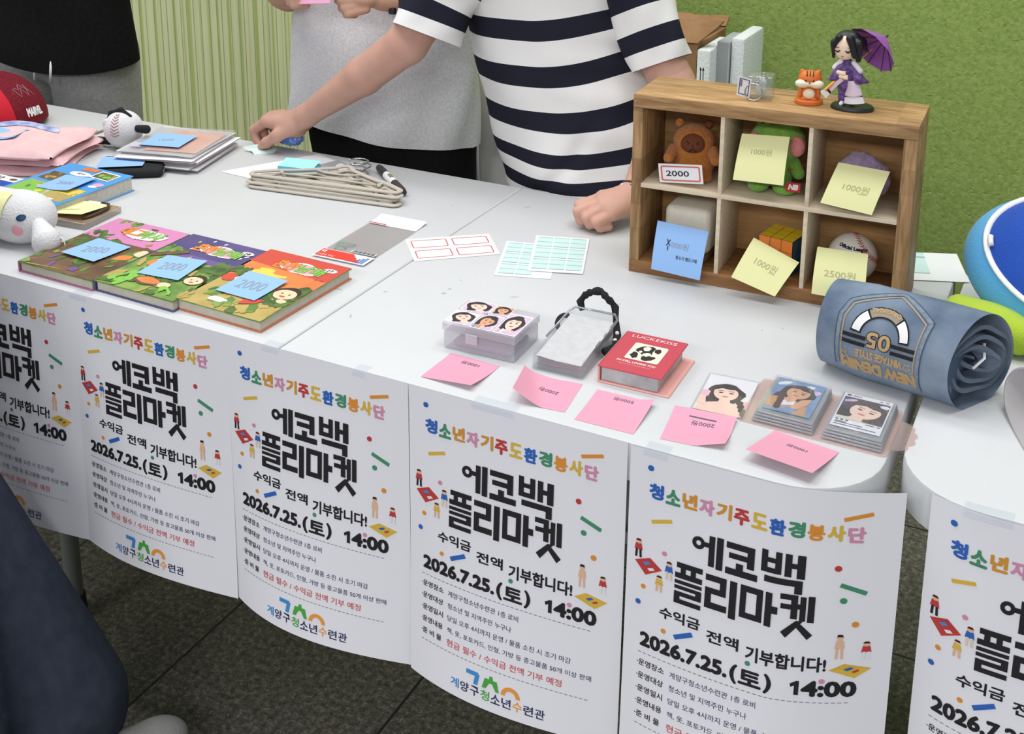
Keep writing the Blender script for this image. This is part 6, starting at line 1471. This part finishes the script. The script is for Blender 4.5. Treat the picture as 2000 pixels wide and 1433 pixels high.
R_ = [('c', (-.225, .760, 1.045), (-.245, .736, 1.000), .044, .041), ('c', (-.245, .736, 1.000), (-.345, .732, .925), .040, .038), ('c', (-.345, .732, .925), (-.487, .730, .825), .038, .0235), ('c', (-.487, .730, .825), (-.520, .731, .806), .0235, .026),
      ('e', (-.541, .738, .797), (.040, .030, .021), [[.86, 0, -.42], [0, 1, 0], [.42, 0, .9]]), ('c', (-.525, .722, .800), (-.588, .722, .801), .020, .0135), ('c', (-.525, .740, .806), (-.586, .740, .806), .020, .0135), ('c', (-.522, .756, .803), (-.574, .757, .802), .018, .0125), ('c', (-.518, .766, .796), (-.558, .772, .793), .016, .0115)]
finger(R_, [(-.588, .722, .800), (-.624, .724, .776), (-.617, .722, .757), (-.603, .718, .745)], .0115, .0080)
finger(R_, [(-.586, .740, .805), (-.620, .744, .776), (-.608, .742, .756), (-.594, .738, .748)], .0110, .0078)
finger(R_, [(-.574, .757, .801), (-.602, .762, .773), (-.586, .758, .756), (-.566, .752, .752)], .0105, .0075)
finger(R_, [(-.558, .772, .792), (-.578, .776, .769), (-.564, .772, .757), (-.546, .764, .755)], .0095, .0070)
finger(R_, [(-.512, .716, .800), (-.542, .700, .782), (-.572, .700, .762), (-.594, .709, .747)], .0150, .0085, .008)
L_ = [('c', (.225, .848, 1.02), (.266, .835, .955), .042, .040), ('c', (.266, .835, .955), (.262, .775, .870), .039, .036), ('c', (.262, .775, .870), (.252, .694, .790), .036, .0245), ('c', (.252, .694, .790), (.243, .675, .783), .0245, .026),
      ('e', (.226, .651, .776), (.032, .040, .020)), ('c', (.236, .672, .782), (.206, .652, .788), .022, .0125), ('c', (.240, .668, .782), (.212, .636, .786), .022, .0125), ('c', (.245, .664, .780), (.224, .624, .780), .020, .0120), ('c', (.250, .664, .776), (.238, .618, .771), .018, .0115)]
for a in (((.206, .654, .786), (.174, .625, .776), (.177, .628, .757), (.190, .640, .7515)), ((.213, .640, .785), (.180, .606, .771), (.184, .609, .754), (.198, .624, .7505)), ((.224, .627, .780), (.200, .598, .766), (.204, .603, .7525), (.216, .617, .7505)), ((.237, .619, .771), (.220, .596, .761), (.224, .602, .751), (.234, .614, .7500))): finger(L_, a, .0104, .0084, .0022)
finger(L_, [(.230, .676, .774), (.205, .668, .764), (.186, .652, .758), (.176, .638, .754)], .0130, .0088, .006)
body = body_mesh(t, rel(co), [rel(R_), rel(L_)], m_skin)
hq = lambda x, y, z: W3(q(x, y, z)); hair_and_eyes(t, body, hq, m_black_hair)
for p, d in (((-.6095, .7118, .7475), (.0055, .0025, .006)),): pass
m_stripe_cloth = stripes_mat()
keys = [  # z, centre x, y, half width, half depth
    (.728, .098, .893, .205, .128), (.80, .078, .897, .200, .126), (.87, .050, .90, .190, .122), (.955, .014, .90, .186, .118), (1.06, -.008, .895, .185, .112), (1.16, -.020, .885, .186, .106), (1.24, -.022, .876, .172, .090), (1.29, -.026, .870, .12, .07), (1.325, -.032, .862, .075, .062)]
rings = []
for z, (cx, cy, a, b) in interp(keys, 70):
    fab = float(np.interp(z, [.712, .758, .806, .872, .952, 1.040, 1.38], [-4.45, -3.77, -2.77, -1.77, -.77, .23, 4.3]))
    rings.append((Vector((cx, cy, z)) + off, Vector((a, 0, a * .045)), Vector((0, b, 0)), lambda th, fab=fab: fab - .10 * max(0, math.cos(th)) ** 2))
def folds(th, v, e):
    """gathers in the cloth: soft diagonal pulls towards the waist and a dip over the belly"""
    n = e.normalized(); front = max(0, -math.sin(th)); low = max(0, 1 - v * 2.2)
    d = .0050 * math.sin(th * 3 + v * 16) * low + .0060 * math.sin(5 * th - v * 22) * low * front + .0030 * math.sin(th * 7 + v * 9) * max(0, 1 - v) 
    crease = math.exp(-((th - (4.35 + v * 3.2)) / .10) ** 2) * math.exp(-((v - .12) / .12) ** 2)
    d -= .010 * crease
    sag = -.013 * front ** 2 * math.exp(-((v - .13) / .14) ** 2)
    rt = max(0, math.cos(th)); d += .0045 * math.sin(v * 60 + th * 4) * rt * math.exp(-((v - .30) / .2) ** 2)
    return n * d + Vector((0, 0, sag + .030 * max(0, math.cos(th)) ** 1.5 * math.exp(-((v - .35) / .4) ** 2)))
mb = MB(); loft(mb, rings, 120, 0, None, folds)
# sleeves: white cuff, then navy, then white again along the arm
def sl(pts, rad, seg, ph, ref):
    P = smooth([W3(p) for p in pts], seg); N = len(P); L = [0]
    for i in range(1, N): L.append(L[-1] + (Vector(P[i]) - Vector(P[i - 1])).length)
    R2 = [(np.interp(i / (N - 1), np.linspace(0, 1, len(rad)), [r[0] for r in rad]), np.interp(i / (N - 1), np.linspace(0, 1, len(rad)), [r[1] for r in rad])) for i in range(N)]
    sleeve(mb, P, R2, 40, 0, [(l / .078) + ph for l in L], lambda th, v, e: e.normalized() * (.003 * math.sin(th * 3 + v * 9) + .002 * math.sin(th * 5 - v * 14)), ref)
sl([(-.207, .750, 1.018), (-.190, .777, 1.085), (-.156, .814, 1.165), (-.118, .850, 1.235), (-.06, .87, 1.27)], [(.070, .068), (.070, .068), (.072, .070), (.068, .070), (.05, .05)], 6, .62, Vector((.3, 1, 0)))
sl([(.238, .843, .992), (.205, .852, 1.065), (.165, .862, 1.15), (.11, .868, 1.225), (.03, .872, 1.27)], [(.060, .056), (.062, .060), (.066, .066), (.066, .068), (.05, .05)], 6, .62, Vector((.1, 1, 0)))
mb.build('striped_shirt', m_stripe_cloth, t, 180)
mb = solid_mb(MB(), rel([('e', (.098, .93, .80), (.185, .125, .12)), ('c', (.01, .94, .80), (.005, .96, .45), .095, .075), ('c', (.005, .96, .45), (.01, 1.0, .08), .075, .062), ('c', (.185, .93, .80), (.19, .955, .45), .095, .075), ('c', (.19, .955, .45), (.20, .99, .08), .075, .062)]), .01, .03); mb.build('trousers', mat('charcoal_trousers', (62, 63, 68), .9), t, 180)
for a in ((.01, 1.0), (.20, .99)): shoe(t, W3((a[0], a[1] - .02, 0)), (0, -1), m_sneak, m_sole)
c = Vector(W3((.2525, .697, .792))); ax_ = Vector((.01, .08, .08)).normalized(); e1 = ax_.cross(Vector((1, 0, 0))).normalized(); e2 = ax_.cross(e1)
mb = MB()
for k_ in (-.004, .003): mb.tube([tuple(c + ax_ * k_ + (e1 * math.cos(a) + e2 * math.sin(a)) * .0275) for a in [2 * PI * i / 24 for i in range(24)]], .0030, 8, 0, False, True)
b_ = mb.build('bracelet', mat('plum_cord', (78, 50, 56), .5), t, 180)
mb = MB(); mb.ell(tuple(c + Vector((-.020, -.020, .010))), (.0055, .004, .0075), 0, 14, 10); mb.build('charm', m_wht, b_, 180)
# things in the reaching hand
rj = random.Random(6)
mb = MB(); V, Q = solid([('e', (0, 0, 0), (.026, .022, .018)), ('e', (.014, .004, -.004), (.018, .016, .014))], .003, .01); V = [tuple(Vector(p) * (1 + rj.uniform(-.10, .10))) for p in V]; mb.add(V, [tuple(q_) for q_ in Q.tolist()])
tag(mb.build('crumpled_wrapper', mat('blue_wrapper', (84, 130, 222), .35, noise=(90, (150, 184, 240), .15)), None, 40, (-.548, .742, .769)), 'crumpled blue wrapper held inside the reaching hand', 'wrapper')
mb = MB()
def tp(u, v): 
    return (-.006 + u * .046 + .006 * math.sin(v * 5) - v * .006, .012 - v * .040 + .004 * math.sin(u * 6), .0025 * math.sin(u * 9 + v * 3) - v * .006 * u + .006 * (1 - u) ** 2 + .003)
mb.grid(tp, 12, 10); tag(mb.build('label_strip', mat('pale_mint_strip', (216, 238, 232), .5), None, 60, (-.602, .708, T + .0008)), 'curled pale mint label strip pinched by the reaching fingers', 'label')

# ---- person in the grey shirt
t = thing('person', 'person in a heather grey T-shirt and black trousers holding a pink card', 'person', (-.475, 1.0, 0), 0)
off = Vector((.475, -1.0, 0))
co = [('e', (-.47, 1.02, .84), (.165, .11, .12)), ('c', (-.47, 1.02, .92), (-.47, 1.01, 1.14), .09, .09), ('c', (-.47, 1.01, 1.15), (-.47, 1.0, 1.27), .09, .075), ('c', (-.62, 1.0, 1.29), (-.32, 1.0, 1.29), .055, .055), ('c', (-.47, 1.0, 1.31), (-.47, .98, 1.43), .055, .05),
      ('c', (-.63, 1.0, 1.28), (-.70, .985, 1.035), .05, .042), ('c', (-.31, 1.0, 1.28), (-.262, .975, 1.07), .05, .042)]
legs(co, (-.56, 1.02, .80), (-.57, 1.03, .45), (-.58, 1.05, .09), (-.38, 1.02, .80), (-.37, 1.03, .45), (-.36, 1.05, .09))
q = head(co, (-.47, .95, 1.53), 0)
R_ = [('c', (-.69, .99, 1.07), (-.706, .97, 1.030), .044, .045), ('c', (-.706, .97, 1.030), (-.655, .885, 1.045), .044, .036), ('c', (-.655, .885, 1.045), (-.575, .795, 1.075), .036, .025), ('e', (-.550, .770, 1.082), (.034, .030, .018))]
for dx, dz in ((0, .012), (.004, -.003), (.006, -.016), (.006, -.028)): finger(R_, [(-.560 + dx, .765, 1.082 + dz * .6), (-.528 + dx, .748, 1.078 + dz), (-.512 + dx, .768, 1.076 + dz)], .0105, .0082)
finger(R_, [(-.560, .785, 1.09), (-.528, .785, 1.096), (-.505, .775, 1.088)], .012, .0085)
L_ = [('c', (-.266, .98, 1.09), (-.262, .972, 1.068), .043, .043), ('c', (-.262, .972, 1.068), (-.315, .895, 1.050), .042, .034), ('c', (-.315, .895, 1.056), (-.368, .838, 1.060), .034, .0235), ('e', (-.394, .814, 1.064), (.032, .027, .019))]
for dx, dz, r in ((0, .014, .0105), (.006, -.001, .0108), (.012, -.016, .0105), (.020, -.028, .0098)): finger(L_, [(-.402 + dx, .802, 1.064 + dz * .7), (-.440 + dx * 1.2, .786, 1.062 + dz), (-.458 + dx * 1.4, .800, 1.058 + dz), (-.440 + dx, .815, 1.055 + dz)], r * .92, .0078, .002)
finger(L_, [(-.390, .808, 1.078), (-.420, .790, 1.088), (-.448, .786, 1.086)], .0125, .0088)
body = body_mesh(t, rel(co), [rel(R_), rel(L_)], m_skin2, .009, .0035)
hair_and_eyes(t, body, lambda x, y, z: W3(q(x, y, z)), m_black_hair, .06)
m_heath = mat('heather_grey', (216, 217, 220), .95, noise=(220, (240, 241, 244), .2), bump=(500, .25), spec=.1)
keys = [(.708, -.480, .995, .238, .122), (.80, -.480, 1.0, .237, .120), (.95, -.478, 1.005, .230, .118), (1.10, -.474, 1.005, .222, .116), (1.22, -.47, 1.0, .205, .104), (1.30, -.47, 1.0, .15, .08), (1.345, -.47, .995, .085, .066)]
rings = [(Vector((cx, cy, z)) + off, Vector((a, 0, .012 * a)), Vector((0, b, 0)), 0) for z, (cx, cy, a, b) in interp(keys, 50)]
mb = MB(); loft(mb, rings, 100, 0, None, lambda th, v, e: e.normalized() * (.007 * math.sin(th * 4 + v * 5) * (1 - v) + .004 * math.sin(th * 9 - v * 12) * (1 - v)) + Vector((0, 0, (.012 * math.sin(th * 2 + .6) + .036 * max(0, -math.sin(th))) * (1 - v) ** 3)))
def sl2(pts, rad, ref=Vector((0, 1, 0))):
    P = smooth([W3(p) for p in pts], 6); N = len(P); sleeve(mb, P, [np.interp(i / (N - 1), np.linspace(0, 1, len(rad)), rad) for i in range(N)], 36, 0, None, lambda th, v, e: e.normalized() * .003 * math.sin(th * 3 + v * 8), ref)
sl2([(-.698, .99, 1.075), (-.68, .995, 1.15), (-.64, 1.0, 1.24), (-.56, 1.0, 1.30)], [.066, .068, .068, .05]); sl2([(-.262, .98, 1.09), (-.275, .99, 1.16), (-.31, 1.0, 1.24), (-.38, 1.0, 1.30)], [.064, .066, .068, .05])
sh_ = mb.build('grey_shirt', m_heath, t, 180)
m_blkt = mat('black_cotton', (30, 30, 31), .95, noise=(200, (38, 38, 39), .2), spec=.08)
mb = solid_mb(MB(), rel([('e', (-.470, 1.01, .72), (.205, .095, .12)), ('c', (-.575, 1.02, .76), (-.575, 1.03, .42), .100, .09), ('c', (-.57, 1.03, .42), (-.58, 1.05, .06), .09, .08), ('c', (-.360, 1.02, .76), (-.36, 1.03, .42), .100, .09), ('c', (-.36, 1.03, .42), (-.36, 1.05, .06), .09, .08)]), .01, .03); mb.build('trousers', m_blkt, t, 180)
for a in (-.58, -.36): shoe(t, W3((a, 1.03, 0)), (0, -1), m_sneak, m_sole)
c = Vector(W3((-.345, .862, 1.058))); ax_ = Vector((-.053, -.057, 0)).normalized(); e1 = ax_.cross(Vector((0, 0, 1))).normalized(); e2 = ax_.cross(e1)
mb = MB(); mb.tube([tuple(c + (e1 * math.cos(a) + e2 * math.sin(a)) * .032) for a in [2 * PI * i / 24 for i in range(24)]], .008, 8, 0, False, True, .35); w_ = mb.build('wristwatch', m_blk, t, 180)
mb = MB(); mb.box(c.x - .004, c.x + .010, c.y - .030, c.y - .020, c.z - .026, c.z - .012, 0, .002); mb.build('buckle', m_blk, w_, 40)
c = Vector(W3((-.66, 1.005, .985)))
mb = MB(); mb.box(-.055, .055, -.0012, .0012, -.045, .045, 0, .001, 1); mb.xf(Matrix.Translation(Vector((-.492, .770, 1.094))) @ Matrix.Rotation(-.10, 4, 'Y') @ Matrix.Rotation(-.5, 4, 'X'))
tag(mb.build('pink_card', mat('pink_card', (232, 168, 200), .5)), 'pink card held up in both hands of the grey shirt person', 'card')
t2 = thing('shoulder_bag', 'black bag edge showing behind the elbow of the grey shirt person', 'bag', (-.70, 1.13, 0), .0)
mb = solid_mb(MB(), [('e', (0, 0, .965), (.05, .022, .055)), ('e', (.03, 0, .95), (.05, .022, .06))], .006, .02); mb.build('pouch', m_blackf, t2, 180)
mb = MB(); mb.tube([(-.03, 0, 1.0), (-.03, .01, 1.12), (.03, .005, 1.25), (.10, -.03, 1.34)], .008, 8, 0, True, False, .3); mb.build('strap', m_blackf, t2, 180)

# ---- person in the black shirt
t = thing('person', 'person in a black T-shirt and grey sweatpants behind the far table', 'person', (-1.508, 1.0, 0), 0)
off = Vector((1.46, -1.0, 0))
co = [('e', (-1.46, 1.02, .86), (.165, .11, .12)), ('c', (-1.46, 1.02, .95), (-1.46, 1.01, 1.2), .095, .095), ('c', (-1.46, 1.01, 1.2), (-1.46, 1.0, 1.33), .095, .08), ('c', (-1.62, 1.0, 1.36), (-1.30, 1.0, 1.36), .058, .058), ('c', (-1.46, 1.0, 1.38), (-1.46, .98, 1.5), .058, .052),
      ('c', (-1.63, 1.0, 1.35), (-1.70, .97, 1.10), .052, .044), ('c', (-1.29, 1.0, 1.35), (-1.22, .97, 1.10), .052, .044)]
legs(co, (-1.55, 1.02, .84), (-1.57, 1.03, .46), (-1.58, 1.05, .09), (-1.37, 1.02, .84), (-1.35, 1.03, .46), (-1.34, 1.05, .09))
q = head(co, (-1.46, .95, 1.60), 0)
fa = []
for s in (-1, 1):
    e = (-1.46 + s * .24, .97, 1.10); w = (-1.46 - s * .06, .82, 1.16 + .03 * s); A_ = [('c', (-1.46 + s * .235, .975, 1.13), e, .044, .044), ('c', e, w, .042, .026), ('e', (w[0] - s * .04, w[1], w[2]), (.038, .024, .026))]
    for k in range(4): finger(A_, [(w[0] - s * .05, w[1] - .005, w[2] + .02 - k * .014), (w[0] - s * .09, w[1] + .005, w[2] + .018 - k * .014), (w[0] - s * .105, w[1] + .03, w[2] + .014 - k * .013)], .0105, .0085)
    finger(A_, [(w[0] - s * .02, w[1] - .01, w[2] + .02), (w[0] - s * .05, w[1] - .012, w[2] + .045)], .012, .009); fa.append(rel(A_))
body = body_mesh(t, rel(co), fa, m_skin, .009, .004)
hair_and_eyes(t, body, lambda x, y, z: W3(q(x, y, z)), m_black_hair)
m_blks = mat('black_tshirt', (24, 24, 25), .95, noise=(120, (30, 30, 31), .2), spec=.06)
keys = [(.785, -1.462, 1.0, .262, .135), (.9, -1.462, 1.0, .255, .128), (1.1, -1.46, 1.0, .24, .122), (1.26, -1.46, 1.0, .215, .108), (1.36, -1.46, 1.0, .155, .085), (1.41, -1.46, .995, .085, .068)]
rings = [(Vector((cx, cy, z)) + off, Vector((a, 0, 0)), Vector((0, b, 0)), 0) for z, (cx, cy, a, b) in interp(keys, 44)]
mb = MB(); loft(mb, rings, 90, 0, None, lambda th, v, e: e.normalized() * (.006 * math.sin(th * 4 + v * 6) * (1 - v)) + Vector((0, 0, .010 * math.sin(th * 2 + .3) * (1 - v) ** 3)))
sl2([(-1.715, .965, 1.09), (-1.68, .985, 1.2), (-1.63, 1.0, 1.31), (-1.55, 1.0, 1.37)], [.070, .070, .070, .05]); sl2([(-1.205, .965, 1.09), (-1.24, .985, 1.2), (-1.29, 1.0, 1.31), (-1.37, 1.0, 1.37)], [.070, .070, .070, .05])
mb.build('black_shirt', m_blks, t, 180)
m_swt = mat('grey_sweatpants', (148, 149, 150), .95, noise=(140, (168, 169, 170), .2), bump=(300, .3), spec=.1)
mb = solid_mb(MB(), rel([('e', (-1.46, 1.01, .84), (.225, .125, .13)), ('c', (-1.575, 1.02, .80), (-1.59, 1.02, .44), .118, .10), ('c', (-1.59, 1.02, .44), (-1.59, 1.05, .08), .10, .08), ('c', (-1.345, 1.02, .80), (-1.33, 1.02, .44), .118, .10), ('c', (-1.33, 1.02, .44), (-1.33, 1.05, .08), .10, .08)]), .01, .02); p_ = mb.build('sweatpants', m_swt, t, 180)
for x in (-1.402, -1.345): mb = MB(); mb.tube([W3(p) for p in ((x, .880, .81), (x + .002, .874, .785), (x - .004, .876, .755))], .0035, 8); mb.build('drawstring', m_wht, p_, 180)
for a in (-1.58, -1.34): shoe(t, W3((a, 1.03, 0)), (0, -1), m_sneak, m_sole)

# ---- person in front, mostly out of the picture
t = thing('person', 'person in wide dark denim jeans and a grey sneaker before the posters', 'person', (-.645, -.25, 0), 0)
off = Vector((.55, .22, 0))
co = [('e', (-.64, -.22, .92), (.165, .11, .12)), ('c', (-.64, -.22, .98), (-.64, -.23, 1.24), .095, .095), ('c', (-.64, -.23, 1.24), (-.64, -.23, 1.36), .095, .08), ('c', (-.80, -.23, 1.38), (-.48, -.23, 1.38), .058, .058), ('c', (-.64, -.23, 1.40), (-.63, -.22, 1.52), .058, .052),
      ('c', (-.80, -.23, 1.37), (-.86, -.20, 1.12), .05, .042), ('c', (-.86, -.20, 1.12), (-.84, -.10, .92), .04, .027), ('c', (-.48, -.23, 1.37), (-.46, -.30, 1.13), .05, .042), ('c', (-.46, -.30, 1.13), (-.50, -.42, 1.02), .04, .027),
      ('c', (-.70, -.18, .86), (-.485, -.15, .49), .085, .06), ('c', (-.485, -.15, .49), (-.275, -.10, .10), .055, .04), ('c', (-.270, -.11, .06), (-.252, -.09, .05), .035, .03), ('c', (-.52, -.30, .86), (-.33, -.28, .50), .085, .06), ('c', (-.33, -.28, .50), (-.27, -.32, .10), .055, .04), ('c', (-.27, -.32, .06), (-.25, -.29, .05), .035, .03)]
q = head(co, (-.62, -.17, 1.62), PI - .6)
fa = []
for w, s in (((-.84, -.10, .92), 1), ((-.50, -.42, 1.02), -1)):
    A_ = [('e', (w[0], w[1] + .02, w[2] - .04), (.022, .034, .042))]
    for k in range(4): finger(A_, [(w[0] - .018 + k * .012, w[1] + .03, w[2] - .07), (w[0] - .018 + k * .012, w[1] + .035, w[2] - .105), (w[0] - .018 + k * .012, w[1] + .02, w[2] - .125)], .0105, .0085)
    finger(A_, [(w[0] + s * .02, w[1] + .03, w[2] - .03), (w[0] + s * .035, w[1] + .045, w[2] - .07)], .012, .009); fa.append(rel(A_))
body = body_mesh(t, rel(co), fa, m_skin, .009, .004)
hair_and_eyes(t, body, lambda x, y, z: W3(q(x, y, z)), m_black_hair)
keys = [(.90, -.63, -.23, .21, .14), (1.1, -.64, -.23, .215, .13), (1.28, -.64, -.23, .205, .112), (1.38, -.64, -.23, .155, .085), (1.43, -.638, -.225, .085, .068)]
rings = [(Vector((cx, cy, z)) + off, Vector((a, 0, 0)), Vector((0, b, 0)), 0) for z, (cx, cy, a, b) in interp(keys, 30)]
mb = MB(); loft(mb, rings, 60, 0, None, lambda th, v, e: e.normalized() * .005 * math.sin(th * 4 + v * 6) * (1 - v))
sl2([(-.865, -.205, 1.14), (-.84, -.22, 1.26), (-.80, -.23, 1.35), (-.72, -.23, 1.40)], [.066, .068, .068, .05]); sl2([(-.458, -.305, 1.15), (-.46, -.26, 1.26), (-.48, -.23, 1.35), (-.56, -.23, 1.40)], [.066, .068, .068, .05])
mb.build('shirt', mat('navy_shirt', (52, 58, 74), .9), t, 180)
m_jean = mat('dark_navy_denim', (46, 52, 64), .9, noise=(40, (58, 64, 78), .25), bump=(900, .2), spec=.1)
mb = solid_mb(MB(), rel([('e', (-.63, -.23, .90), (.185, .135, .12)), ('c', (-.70, -.19, .86), (-.485, -.15, .495), .115, .100), ('c', (-.485, -.15, .495), (-.262, -.105, .115), .100, .108), ('c', (-.54, -.29, .86), (-.330, -.285, .52), .115, .100), ('c', (-.330, -.285, .52), (-.275, -.315, .12), .098, .105)]), .007, .012)
j_ = mb.build('wide_jeans', m_jean, t, 180)
shoe(t, W3((-.185, -.145, 0)), (.42, .90), m_sneak, m_sole); shoe(t, W3((-.262, -.30, 0)), (.5, .86), m_sneak, m_sole)
